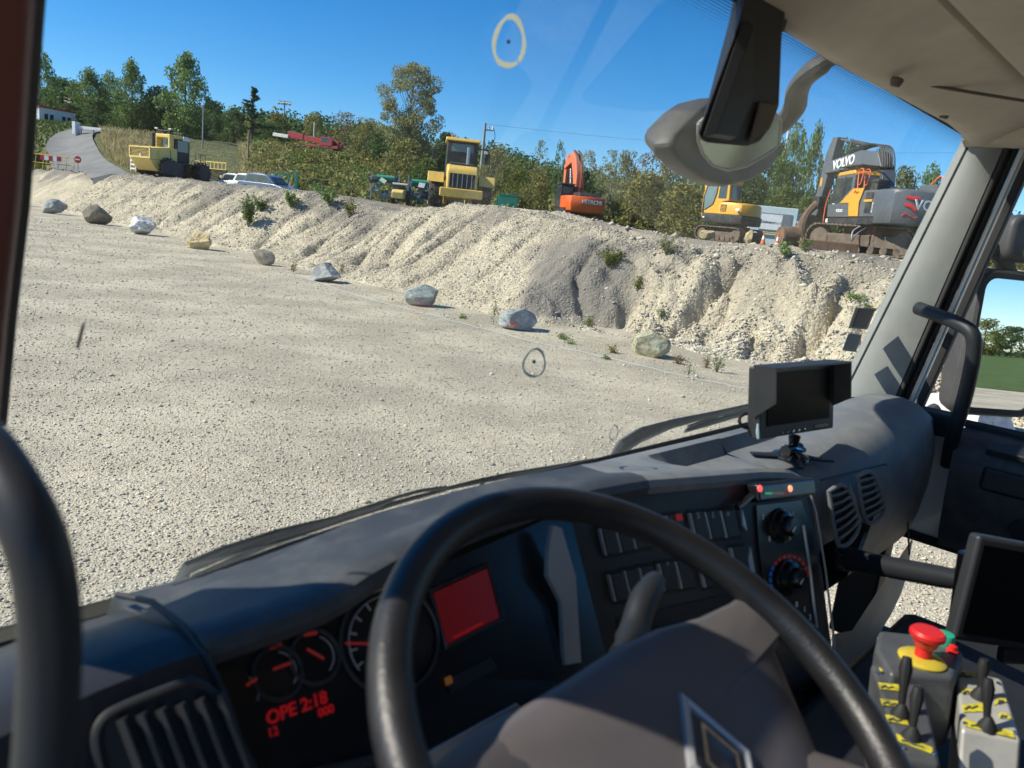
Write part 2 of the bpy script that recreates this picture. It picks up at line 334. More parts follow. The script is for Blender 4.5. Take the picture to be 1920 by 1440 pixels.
def H(x, y, rough=1.0):
    x = np.asarray(x, float); y = np.asarray(y, float); t = (x + y) * Q; s = (y - x) * Q
    b0 = bank_base(s) + .35 * N1(s * .35, s * 0 + 3) + .15 * N2(s * 1.1, s * 0); wd = bank_width(s); f = (t - b0) / wd; cz = crest_z(s)
    fc = np.clip(f, 0, 1); cliff = ss(15.5, 11.5, s) * ss(-30, 3, s)
    prof = fc * (1 - cliff) + cliff * np.interp(fc, [0, .25, .42, .6, .8, 1], [0, .14, .34, .72, .93, 1])
    prof = prof - .06 * np.exp(-((fc - 1) / .12) ** 2) * (f < 1.3)
    z = cz * prof
    win = np.clip(4 * fc * (1.0 - fc), 0, 1)
    rill = np.abs(N3(s * 1.15 + .12 * t, t * .22)) ** .8
    z = z - rough * win * (1 - cliff) * (.62 * (1 - rill) ** 4 + .16 * (1 - np.abs(N4(s * 2.7 + .1 * t, t * .3))) ** 3) * (.4 + .6 * ss(17, 22, s)) * (1 - .6 * ss(40, 60, s))
    g = np.abs(N2(s * .62 + 5 + .35 * N1(t * .8, s * .8), t * .34 + .2)); gy = np.clip(1 - g / .34, 0, 1)
    z = z - rough * cliff * win ** .8 * (.95 * gy ** 1.3) + rough * cliff * win * (.30 * N4.fbm(s * .9, t * 1.0, 3) - .42 * (1 - np.abs(N1.fbm(s * 1.25 + 3, t * .95, 2))) ** 4 + .14 * N3.fbm(s * 3.2, t * 3.2, 3))
    on = ss(-.08, .12, f)
    z = z + rough * on * (.10 * N1.fbm(s * .9, t * .9, 4) + .045 * N2.fbm(s * 3.1, t * 3.1, 3)) * np.where(f > 1.25, .6, 1)
    z = z + on * (1 - on) * .12
    back = ss(1.0, 2.6, f); z = z * (1 - back) + back * (2.55 + .06 * N1.fbm(x * .25, y * .25, 3))
    gate = ss(21, 34, t)
    z = z + gate * ((4.3 * ss(55, 105, y) * ss(-52, -34, x) + 7.0 * ss(62, 138, y) * (1 - ss(-52, -34, x))) * ss(14, -18, x) + 1.2 * ss(60, 120, y) + 13 * ss(130, 310, y) + .5 * ss(45, 70, y) * N2(x * .07, y * .07))
    return np.where(f < 0, np.minimum(z, 0) - .05 * ss(0, -.06, f), z)
def Hs(x, y): return float(H(np.array([x]), np.array([y]))[0])
def hit(px, py, v0=8, v1=160, n=3000):
    d = ray(px, py); v = np.linspace(v0, v1, n); k = v / d.y; X = d.x * k; Z = EYE.z + d.z * k
    below = np.nonzero(Z < H(X, v))[0]
    i = below[0] if len(below) else n - 1
    return Vector((X[i], v[i], float(H(X[i:i + 1], v[i:i + 1])[0])))

def stonemat(name, cols, scale, scale2, bump, patch=(.9, 1.1), soil=None, grey=None):
    """Loose stone: voronoi pebbles of two sizes, each its own tone, dusty patches between; optional soil by vertex attribute."""
    m, n, b = _nodes(name); L = n.links.new; tc = n.nodes.new('ShaderNodeTexCoord')
    def ramp(src):
        cr = n.nodes.new('ShaderNodeValToRGB'); e = cr.color_ramp.elements
        while len(e) < len(cols): e.new(.5)
        for i, c in enumerate(cols): e[i].position = i / (len(cols) - 1); e[i].color = (*c, 1)
        L(src, cr.inputs[0]); return cr.outputs[0]
    def vor(sc_):
        v = n.nodes.new('ShaderNodeTexVoronoi'); v.inputs['Scale'].default_value = sc_; L(tc.outputs['Object'], v.inputs['Vector'])
        s = n.nodes.new('ShaderNodeSeparateColor'); L(v.outputs['Color'], s.inputs[0]); return v, s.outputs[0]
    v1, r1 = vor(scale); v2, r2 = vor(scale2)
    no = n.nodes.new('ShaderNodeTexNoise'); no.inputs['Scale'].default_value = .45; no.inputs['Detail'].default_value = 7; no.inputs['Roughness'].default_value = .65; L(tc.outputs['Object'], no.inputs['Vector'])
    mk = n.nodes.new('ShaderNodeMapRange'); mk.inputs[1].default_value = .42; mk.inputs[2].default_value = .6; L(no.outputs[0], mk.inputs[0])
    mx = n.nodes.new('ShaderNodeMix'); mx.data_type = 'RGBA'; mx.inputs[0].default_value = .5; L(ramp(r1), mx.inputs[6]); L(ramp(r2), mx.inputs[7])
    ml = n.nodes.new('ShaderNodeMapRange'); ml.inputs[3].default_value = patch[0]; ml.inputs[4].default_value = patch[1]; L(mk.outputs[0], ml.inputs[0])
    mm = n.nodes.new('ShaderNodeMix'); mm.data_type = 'RGBA'; mm.blend_type = 'MULTIPLY'; mm.inputs[0].default_value = 1; L(mx.outputs[2], mm.inputs[6]); L(ml.outputs[0], mm.inputs[7]); out = mm.outputs[2]
    if soil:
        at = n.nodes.new('ShaderNodeAttribute'); at.attribute_name = 'soil'
        sm = n.nodes.new('ShaderNodeMix'); sm.data_type = 'RGBA'; L(at.outputs['Fac'], sm.inputs[0]); L(out, sm.inputs[6])
        n3 = n.nodes.new('ShaderNodeTexNoise'); n3.inputs['Scale'].default_value = 6; n3.inputs['Detail'].default_value = 8; L(tc.outputs['Object'], n3.inputs['Vector'])
        c3 = n.nodes.new('ShaderNodeMix'); c3.data_type = 'RGBA'; L(n3.outputs[0], c3.inputs[0]); c3.inputs[6].default_value = (*[q * .6 for q in soil], 1); c3.inputs[7].default_value = (*[q * 1.4 for q in soil], 1)
        L(c3.outputs[2], sm.inputs[7]); out = sm.outputs[2]
    if grey:
        ag = n.nodes.new('ShaderNodeAttribute'); ag.attribute_name = 'grey'; gm = n.nodes.new('ShaderNodeMix'); gm.data_type = 'RGBA'; L(ag.outputs['Fac'], gm.inputs[0]); L(out, gm.inputs[6])
        n4 = n.nodes.new('ShaderNodeTexNoise'); n4.inputs['Scale'].default_value = 2.5; n4.inputs['Detail'].default_value = 10; n4.inputs['Roughness'].default_value = .7; L(tc.outputs['Object'], n4.inputs['Vector'])
        c4 = n.nodes.new('ShaderNodeMix'); c4.data_type = 'RGBA'; L(n4.outputs[0], c4.inputs[0]); c4.inputs[6].default_value = (*[q * .5 for q in grey], 1); c4.inputs[7].default_value = (*[q * 1.5 for q in grey], 1)
        L(c4.outputs[2], gm.inputs[7]); out = gm.outputs[2]
    L(out, b.inputs['Base Color']); b.inputs['Roughness'].default_value = .9; b.inputs['Specular IOR Level'].default_value = .2
    ad = n.nodes.new('ShaderNodeMath'); ad.operation = 'MULTIPLY_ADD'; ad.inputs[1].default_value = .5; L(v2.outputs['Distance'], ad.inputs[0]); L(v1.outputs['Distance'], ad.inputs[2])
    iv = n.nodes.new('ShaderNodeMath'); iv.operation = 'SUBTRACT'; iv.inputs[0].default_value = 1; L(ad.outputs[0], iv.inputs[1])
    bp = n.nodes.new('ShaderNodeBump'); bp.inputs['Strength'].default_value = bump; bp.inputs['Distance'].default_value = .6 / scale; L(iv.outputs[0], bp.inputs['Height']); L(bp.outputs[0], b.inputs['Normal'])
    return m
GRAVEL = [(.27, .245, .20), (.42, .37, .275), (.53, .465, .34), (.62, .55, .41), (.46, .41, .315)]
BANK = [(.27, .235, .175), (.41, .35, .245), (.51, .44, .315), (.60, .53, .395), (.45, .39, .28)]
stonemat('gravel', GRAVEL, 48, 90, .7, (.78, 1.07))
stonemat('bank_stone', BANK, 13, 30, .7, (.85, 1.06), soil=(.20, .175, .145), grey=(.185, .168, .145))
stonemat('asphalt', [(.16, .155, .15), (.2, .195, .185), (.23, .22, .21)], 40, 90, .3)
stonemat('meadow', [(.05, .09, .02), (.08, .13, .03), (.12, .15, .045)], 6, 20, .6)
stonemat('hill_soil', [(.07, .085, .03), (.10, .11, .045), (.15, .135, .065), (.055, .08, .022)], 1.2, 4, .6)
def pebblemat(name, cols):
    m, n, b = _nodes(name); L = n.links.new; g = n.nodes.new('ShaderNodeNewGeometry'); cr = n.nodes.new('ShaderNodeValToRGB'); e = cr.color_ramp.elements
    while len(e) < len(cols): e.new(.5)
    for i, c in enumerate(cols): e[i].position = i / (len(cols) - 1); e[i].color = (*c, 1)
    L(g.outputs['Random Per Island'], cr.inputs[0]); L(cr.outputs[0], b.inputs['Base Color']); b.inputs['Roughness'].default_value = .85; b.inputs['Specular IOR Level'].default_value = .25
pebblemat('pebble', [(.24, .235, .225), (.40, .36, .28), (.54, .475, .35), (.63, .56, .43), (.72, .66, .54), (.48, .40, .27), (.33, .325, .31)])
pebblemat('bank_pebble', [(.30, .28, .24), (.44, .39, .30), (.54, .49, .38), (.62, .57, .46), (.48, .42, .32), (.36, .35, .32)])

tag(MB().add([(-1500, -1500, 0), (1500, -1500, 0), (1500, 1500, 0), (-1500, 1500, 0)], [(0, 1, 2, 3)]).build('gravel_yard', 'gravel', smooth=False), kind='structure')

# outline of the patch of dark compacted soil on the bank
def inpoly(poly, x, y):
    c = np.zeros(np.shape(x), bool); j = len(poly) - 1
    for i in range(len(poly)):
        (x1, y1), (x2, y2) = poly[i], poly[j]
        c ^= ((y1 > y) != (y2 > y)) & (x < (x2 - x1) * (y - y1) / (y2 - y1 + 1e-9) + x1); j = i
    return c
_pl = [hit(*p) for p in [(1048, 452), (1120, 462), (1200, 478), (1205, 512), (1168, 560), (1150, 612), (1075, 604), (985, 588), (1000, 540), (1020, 490)]]
POLY = [((p.y - p.x) * Q, (p.x + p.y) * Q) for p in _pl]; _c = np.mean(POLY, 0); POLY = [tuple(_c + (np.array(p) - _c) * 1.18) for p in POLY]
# bank with plateau edge, fine where it is near
def grid_mesh(name, sv, tv, mt, rough=1.0, dz=0.0, keep=None, soil=None):
    S, T = np.meshgrid(sv, tv, indexing='ij'); X = (T - S) * Q; Y = (T + S) * Q; Z = H(X, Y, rough) + dz
    n, k = S.shape; idx = np.arange(n * k).reshape(n, k)
    F = np.stack([idx[:-1, :-1], idx[1:, :-1], idx[1:, 1:], idx[:-1, 1:]], -1).reshape(-1, 4)
    if keep is not None:
        c = keep(S, T)
        F = F[c.reshape(-1)[F].all(1)]
    o = npmesh(name, np.stack([X, Y, Z], -1).reshape(-1, 3), F, mt, smooth=True)
    if soil is not None:
        a = o.data.attributes.new('soil', 'FLOAT', 'POINT'); a.data.foreach_set('value', soil(S, T, Z).astype(np.float32).ravel())
    return o
def soil_amount(S, T, Z):
    f = (T - bank_base(S)) / bank_width(S)
    a = ss(.55, 1.05, f + .25 * N1.fbm(S * .6, T * .6)) * (.35 + .55 * ss(24, 30, S) + .25 * ss(16, 12, S))
    a = a + .5 * ss(.25, .6, N3.fbm(S * .25 + 9, T * .5)) * ss(.2, .7, f)
    return np.clip(a, 0, .92)
sv = np.concatenate([np.arange(-40, 3, .35), np.arange(3, 30, .085), np.arange(30, 60, .16), np.arange(60, 130, .5)])
tv = np.concatenate([np.arange(12.6, 13.4, .2), np.arange(13.4, 20.5, .085), np.arange(20.5, 27.01, .35)])
bank = tag(grid_mesh('embankment', sv, tv, 'bank_stone', soil=soil_amount), kind='structure')
S_, T_ = np.meshgrid(sv, tv, indexing='ij'); acc = np.zeros(S_.shape)
for k in range(24): acc += inpoly(POLY, S_ + .28 * N1(S_ * 1.7, T_ * 1.7) + .14 * N2(S_ * 5, T_ * 5) + rng.normal(0, .26), T_ + .28 * N2(S_ * 1.7, T_ * 1.7) + rng.normal(0, .26))
a = bank.data.attributes.new('grey', 'FLOAT', 'POINT'); a.data.foreach_set('value', (acc / 24 * .95).astype(np.float32).ravel())
# hills behind
gx = np.arange(-300, 301, 3.0); gy = np.concatenate([np.arange(12, 140, 2.0), np.arange(140, 460, 6.0)])
X, Y = np.meshgrid(gx, gy, indexing='ij'); Z = H(X, Y) - .06; n_, k_ = X.shape; idx = np.arange(n_ * k_).reshape(n_, k_)
F = np.stack([idx[:-1, :-1], idx[1:, :-1], idx[1:, 1:], idx[:-1, 1:]], -1).reshape(-1, 4)
tt = ((X + Y) * Q).reshape(-1)[F].min(1); sss = ((Y - X) * Q).reshape(-1)[F]; F = F[(tt > 22.5) | (sss.max(1) > 131)]
tag(npmesh('hills', np.stack([X, Y, Z], -1).reshape(-1, 3), F, 'hill_soil', smooth=True), kind='structure')
# meadow behind the truck (seen in the door mirror)
tag(MB().add([t2w(p) for p in [(-80, -46, .02), (400, -46, .02), (700, -1400, .02), (-300, -1400, .02)]], [(0, 1, 2, 3)]).build('meadow', 'meadow', smooth=False), kind='structure')

# loose stones as real pebbles
ICO = bmesh.new(); bmesh.ops.create_icosphere(ICO, subdivisions=1, radius=1); IV = np.array([v.co[:] for v in ICO.verts]); IF = np.array([[v.index for v in f.verts] for f in ICO.faces]); ICO.free()
OV = np.array([(1, 0, 0), (-1, 0, 0), (0, 1, 0), (0, -1, 0), (0, 0, 1), (0, 0, -1)], float); OF = np.array([(0, 2, 4), (2, 1, 4), (1, 3, 4), (3, 0, 4), (2, 0, 5), (1, 2, 5), (3, 1, 5), (0, 3, 5)])
def pebbles(name, P, size, mt, near=True):
    """P (n, 3) positions, size (n,) radii: every pebble squashed and turned its own way"""
    V0, F0 = (IV, IF) if near else (OV, OF); n = len(P); nv = len(V0)
    V = V0[None] * (1 + rng.uniform(-.28, .28, (n, nv, 1)))
    V = V * (np.stack([rng.uniform(.8, 1.45, n), rng.uniform(.6, 1.0, n), rng.uniform(.4, .75, n)], -1) * size[:, None])[:, None, :]
    a = rng.uniform(0, 6.283, n); ti = rng.normal(0, .35, n); c, s_ = np.cos(a), np.sin(a); ct, st = np.cos(ti), np.sin(ti)
    y1 = V[..., 1] * ct[:, None] - V[..., 2] * st[:, None]; z1 = V[..., 1] * st[:, None] + V[..., 2] * ct[:, None]
    W = np.stack([V[..., 0] * c[:, None] - y1 * s_[:, None], V[..., 0] * s_[:, None] + y1 * c[:, None], z1], -1) + P[:, None, :]
    F = (F0[None] + (np.arange(n) * nv)[:, None, None]).reshape(-1, 3)
    return npmesh(name, W.reshape(-1, 3), F, mt, smooth=True)
def sector(n, d0, d1, a0, a1):
    d = np.sqrt(rng.uniform(d0 ** 2, d1 ** 2, n)); a = rng.uniform(R(a0), R(a1), n); return d * np.sin(a), d * np.cos(a)
n = 125000; d = 3.2 * (52 / 3.2) ** (rng.random(n) ** 1.12); a = rng.uniform(R(-37), R(46), n); x, y = d * np.sin(a), d * np.cos(a); k = (x + y) * Q < 14.2; x, y, d = x[k], y[k], d[k]
sz = np.exp(rng.normal(0, .34, len(x))) * (.0062 + .00040 * d) * np.where(rng.random(len(x)) < .015, 1.5, 1)
g1 = pebbles('gravel_stones', np.stack([x, y, sz * .25], -1), sz, 'pebble', near=False)
tag(g1, 'loose pale gravel stones lying all over the yard', 'gravel', kind='stuff')
# cobbles on the bank: small on the left, large on the fans at the right
def bank_pts(n, s0, s1, f0, f1):
    s = rng.uniform(s0, s1, n); f = rng.uniform(f0, f1, n); t = bank_base(s) + f * bank_width(s); x = (t - s) * Q; y = (t + s) * Q; return s, t, x, y
parts_P, parts_S = [], []
for n, s0, s1, f0, f1, r0, sg in [(30000, 13.5, 32, -.12, 1.1, .020, .4), (12000, 32, 66, -.05, 1.05, .034, .35), (20000, 2.5, 13.5, -.3, .45, .026, .4), (5000, 2.5, 10.5, -.42, .25, .042, .35), (7000, 3, 13.5, .4, 1.25, .022, .5), (260, 3, 20, .9, 1.7, .06, .4)]:
    s, t, x, y = bank_pts(n, s0, s1, f0, f1); k = ~inpoly(POLY, s, t) | (rng.random(len(s)) < .12); s, t, x, y = s[k], t[k], x[k], y[k]
    r = np.exp(rng.normal(math.log(r0), sg, len(x))); parts_P.append(np.stack([x, y, H(x, y) + r * .15], -1)); parts_S.append(r)
g2 = pebbles('bank_cobbles', np.concatenate(parts_P), np.concatenate(parts_S), 'bank_pebble', near=False)
tag(g2, 'loose cream cobbles and stones covering the gravel bank', 'stones', kind='stuff')

# boulders in a row along the foot of the bank
def bouldermat(name, c1, c2, c3, sc_=3.0, mark=None):
    m, n, b = _nodes(name); L = n.links.new; tc = n.nodes.new('ShaderNodeTexCoord')
    no = n.nodes.new('ShaderNodeTexNoise'); no.inputs['Scale'].default_value = sc_; no.inputs['Detail'].default_value = 10; no.inputs['Roughness'].default_value = .7; no.inputs['Distortion'].default_value = 1.2; L(tc.outputs['Object'], no.inputs['Vector'])
    cr = n.nodes.new('ShaderNodeValToRGB'); e = cr.color_ramp.elements; e.new(.5)
    for i, (p, c) in enumerate(((.3, c1), (.5, c2), (.68, c3))): e[i].position = p; e[i].color = (*c, 1)
    L(no.outputs[0], cr.inputs[0]); out = cr.outputs[0]
    L(out, b.inputs['Base Color']); b.inputs['Roughness'].default_value = .85; b.inputs['Specular IOR Level'].default_value = .3
    bp = n.nodes.new('ShaderNodeBump'); bp.inputs['Strength'].default_value = .9; bp.inputs['Distance'].default_value = .06; L(no.outputs[0], bp.inputs['Height']); L(bp.outputs[0], b.inputs['Normal'])
bouldermat('rock_grey', (.16, .17, .17), (.30, .31, .30), (.42, .43, .41)); bouldermat('rock_brown', (.15, .13, .10), (.24, .21, .16), (.33, .29, .23))
bouldermat('rock_white', (.30, .29, .29), (.60, .59, .57), (.74, .73, .71)); bouldermat('rock_ochre', (.28, .21, .11), (.50, .40, .22), (.62, .52, .33))
bouldermat('rock_green', (.15, .18, .16), (.33, .37, .33), (.47, .50, .46)); bouldermat('rock_blue', (.16, .18, .185), (.33, .36, .365), (.52, .55, .55)); bouldermat('rock_yellowgreen', (.17, .16, .11), (.42, .40, .27), (.60, .58, .47))
def boulder(base, w_, h, d_, mt, seed, label, cuts=9, rz=0, rough=.06):
    r = random.Random(seed); bm = bmesh.new(); bmesh.ops.create_icosphere(bm, subdivisions=5, radius=1)
    planes = [(Vector((r.gauss(0, 1), r.gauss(0, 1), r.gauss(.1, .8))).normalized(), r.uniform(.50, .82)) for _ in range(cuts)]
    off = Vector((r.uniform(0, 50), r.uniform(0, 50), r.uniform(0, 50)))
    from mathutils import noise as mn
    for v in bm.verts:
        p = v.co.copy()
        for nrm, dd in planes:
            q = p.dot(nrm) - dd
            if q > 0: p -= nrm * q
        p += v.co.normalized() * (mn.fractal(p * 1.6 + off, 1, 2, 5) * rough * 1.0 + mn.fractal(p * 6 + off, 1, 2, 3) * rough * .4)
        v.co = p
    zs = [v.co.z for v in bm.verts]; z0, z1 = min(zs), max(zs); xs = [v.co.x for v in bm.verts]; kx = 2 / (max(xs) - min(xs))
    for v in bm.verts: v.co = Vector((v.co.x * kx * w_ / 2, v.co.y * kx * d_ / 2, (v.co.z - z0) / (z1 - z0) * h * 1.08 - h * .08))
    me = bpy.data.meshes.new('boulder'); bm.to_mesh(me); bm.free(); me.materials.append(MATS[mt]); me.polygons.foreach_set('use_smooth', [True] * len(me.polygons)); me.set_sharp_from_angle(angle=R(24))
    o = bpy.data.objects.new('boulder', me); COL.objects.link(o); o.location = base; o.rotation_euler = (0, 0, rz)
    return tag(o, label, 'boulder', 'boulders set in a row along the foot of the bank')
BL = [((28, 386), 34, 24, 'rock_grey', 'blue-grey boulder at the left edge, half hidden behind the cab pillar', 12, .05),
 ((95, 403), 42, 26, 'rock_grey', 'jagged pale grey boulder, the second of the row from the left', 14, .10),
 ((173, 422), 50, 34, 'rock_brown', 'smooth brown-grey rounded boulder with a pointed top, third from the left', 5, .03),
 ((262, 442), 44, 31, 'rock_white', 'chalk white blocky boulder between the brown one and the ochre one', 10, .10),
 ((368, 469), 57, 32, 'rock_ochre', 'ochre yellow boulder with a rough pitted face', 11, .12),
 ((491, 499), 43, 26, 'rock_brown', 'small rounded greenish brown boulder right of the ochre one', 5, .03),
 ((609, 531), 62, 33, 'rock_grey', 'pale grey flat-topped boulder standing before the rilled gravel slope', 9, .05),
 ((782, 575), 62, 37, 'rock_green', 'square-cut pale green boulder in the middle of the row', 8, .05),
 ((972, 621), 72, 38, 'rock_blue', 'blue-grey boulder with a slanted top and a pink paint mark', 9, .06),
 ((1215, 672), 66, 44, 'rock_yellowgreen', 'yellow-green boulder nearest to the dash-mounted monitor', 8, .05)]
BPOS = []
for i, ((px, py), pw, ph, mt, lab, cuts, ro) in enumerate(BL):
    p = gz(px, py - 2); k = p.y / FPX; b = boulder((p.x, p.y + .25 * pw * k, 0), pw * k * 1.04, ph * k * 1.08, pw * k * .8, mt, 40 + i, lab, cuts + 5, (i * 1.3) % .7 - .35, ro); BPOS.append(b)
p = gz(966, 611); k = p.y / FPX; b9 = BPOS[8]
mat('paint_pink', (.75, .22, .17), .8)
_bw = b9.data.vertices
dg = min((v for v in _bw), key=lambda v: (b9.matrix_basis @ v.co - Vector((gz(958, 612).x, b9.location.y - .35, .17))).length)
bm = bmesh.new(); bmesh.ops.create_icosphere(bm, subdivisions=2, radius=1)
for v in bm.verts: v.co = Vector((v.co.x * .12, v.co.y * .05, v.co.z * .06)) * (1 + .3 * math.sin(v.co.x * 60 + v.co.z * 40))
me = bpy.data.meshes.new('paint_mark'); bm.to_mesh(me); bm.free(); me.materials.append(MATS['paint_pink']); pm = bpy.data.objects.new('paint_mark', me); COL.objects.link(pm); pm.parent = b9; pm.location = dg.co + Vector((0, .015, 0))
p = gz(1840, 812); boulder((p.x, p.y + .3, 0), 1.25, .62, .9, 'rock_white', 77, 'pale boulder seen through the passenger door window below the mirror', 9, .3, .05)
# string marking the edge of the yard
pts = [gz(*q, .035) for q in [(540, 508), (640, 545), (760, 578), (860, 604), (930, 622), (1000, 640), (1080, 657), (1180, 680), (1290, 706), (1400, 728), (1500, 748)]]
mat('string_blue', (.46, .52, .54), .8)
tag(MB().tube([q + Vector((0, 0, .01 * math.sin(i * 2.1))) for i, q in enumerate(smoothpath(pts, 5))], .005, 6).build('string', 'string_blue'), 'pale blue string lying along the edge of the gravel yard', 'string')

# ---------------------------------------------------------------- trees and plants
def cards(P, size, flat=.0, aspect=1.0, rg=rng):
    """one small leaf face per point, turned every way (flat > 0 lays them more level)"""
    n = len(P); a = rg.normal(size=(n, 3)); a[:, 2] *= (1 - flat); a /= np.linalg.norm(a, axis=1)[:, None] + 1e-9
    b = rg.normal(size=(n, 3)); b -= a * (a * b).sum(1)[:, None]; b /= np.linalg.norm(b, axis=1)[:, None] + 1e-9
    s = (size * rg.uniform(.55, 1.35, n))[:, None]; u = a * s * .5 * aspect; v = b * s * .5
    return np.stack([P - u, P - v * .7 + u * .15, P + u, P + v * .7 - u * .15], 1).reshape(-1, 3)
def quads(n): return np.arange(n * 4).reshape(n, 4)
def envelope(kind, h):
    h = np.asarray(h, float)
    if kind == 'poplar': return np.interp(h, [0, .12, .35, .6, .85, 1], [.25, .75, 1, .85, .5, .12])
    if kind == 'bush': return np.interp(h, [0, .3, .6, .85, 1], [.85, 1, .9, .6, .2])
    if kind == 'loose': return np.interp(h, [0, .15, .45, .75, .92, 1], [.2, .6, 1, .9, .5, .15])
    if kind == 'slim': return np.interp(h, [0, .2, .5, .8, 1], [.4, .9, 1, .7, .15])
    return np.interp(h, [0, .15, .45, .75, 1], [.35, .85, 1, .8, .25])
def make_tree(kind, seed, clumps, per, leaf, base=.12, spread=.15, tr_r=.022):
    """unit tree: height 1, crown radius .5: trunk with limbs reaching into every clump, crown of leaf faces"""
    r = np.random.default_rng(seed); tm = MB(); C = []
    for i in range(clumps):
        h = base + (1 - base) * (i + .5) / clumps; a = i * 2.4 + r.uniform(-.5, .5); rad = .5 * envelope(kind, (h - base) / (1 - base)) * math.sqrt(r.uniform(.12, 1)) * .86
        C.append((rad * math.cos(a), rad * math.sin(a), min(h + r.uniform(-.03, .03), .97)))
    lean = r.uniform(-.03, .03, 2); top = Vector((lean[0], lean[1], .9)); tp = [Vector((0, 0, -.02)), Vector((lean[0] * .2, lean[1] * .2, .3)), Vector((lean[0] * .7, lean[1] * .4, .6)), top]
    tm.tube(tp, [tr_r, tr_r * .8, tr_r * .5, tr_r * .12], 7)
    pts = []
    for c in C:
        c = Vector(c); z0 = max(.06, c.z - .18 - .25 * math.hypot(c.x, c.y)); s0 = Vector((lean[0] * z0, lean[1] * z0, z0))
        tm.tube([s0, s0.lerp(c, .5) + Vector((0, 0, -.015)), c], [tr_r * .38 * (1 - z0 * .6), tr_r * .24 * (1 - z0 * .6), tr_r * .06], 5)
        sg = spread * r.uniform(.65, 1.25); nn = int(per * r.uniform(.7, 1.3)); d = r.normal(size=(nn, 3)); d /= np.linalg.norm(d, axis=1)[:, None]; d *= (r.uniform(.25, 1, nn) ** .55)[:, None]
        q = np.array(c) + d * sg * np.array([1, 1, .62 if kind != 'poplar' else .95]); pts.append(q)
    P = np.concatenate(pts); P = P[P[:, 2] > .015]
    return tm, P, cards(P, leaf, .25, 1.0, r), C
PROTO = {}
def proto(key, mt, bark, *a, **k):
    tm, P, V, C = make_tree(*a, **k)
    t = tm.build('trunk', bark); c = npmesh('crown', V, quads(len(V) // 4), mt)
    PROTO[key] = (t.data, c.data); bpy.data.objects.remove(t); bpy.data.objects.remove(c)
proto('poplar', 'leaf_poplar', 'bark', 'poplar', 11, 46, 120, .038, .07, .13)
proto('poplar2', 'leaf_poplar', 'bark', 'poplar', 12, 34, 120, .04, .09, .15)
proto('round', 'leaf_olive', 'bark', 'round', 13, 30, 130, .042, .06, .17)
proto('round2', 'leaf_dark', 'bark', 'round', 14, 34, 140, .042, .05, .17)
proto('dark', 'leaf_dark', 'bark', 'bush', 15, 34, 150, .046, .03, .19)
proto('bush', 'leaf_olive', 'bark', 'bush', 16, 22, 150, .055, .03, .22, tr_r=.012)
proto('bush2', 'leaf_fresh', 'bark', 'bush', 17, 22, 140, .055, .03, .22, tr_r=.012)
proto('yellow', 'leaf_yellow', 'bark_pale', 'bush', 18, 22, 140, .05, .04, .2, tr_r=.014)
proto('brown', 'leaf_brown', 'bark', 'loose', 19, 30, 60, .034, .1, .14, tr_r=.014)
proto('willow', 'leaf_willow', 'bark', 'loose', 20, 84, 190, .020, .14, .10, tr_r=.020)
proto('slim', 'leaf_willow', 'bark_pale', 'slim', 21, 30, 60, .032, .15, .1, tr_r=.013)
proto('ivy', 'leaf_dark', 'bark', 'bush', 23, 36, 150, .034, .02, .15, tr_r=.03)
proto('slimdark', 'leaf_poplar', 'bark', 'slim', 22, 26, 60, .042, .1, .1, tr_r=.014)
def plant_tree(name, key, px, d, top, wpx, label, cat='tree', group=None, rz=None, sink=0.0):
    z1 = gd(px, top, d); x = z1.x; g = Hs(x, d) - sink; h = max(z1.z - g, .5); wd = wpx * d / FPX
    e = empty(name, (x, d, g), random.uniform(0, 6.28) if rz is None else rz, label, cat, group)
    for nm, me in zip(('trunk', 'crown'), PROTO[key]):
        o = bpy.data.objects.new(nm, me); COL.objects.link(o); o.parent = e
    e.scale = (wd, wd, h); return e
LW = 'trees standing on the hill at the left'; RW = 'trees of the wood behind the machines'; MW = 'trees and bushes along the hillside'
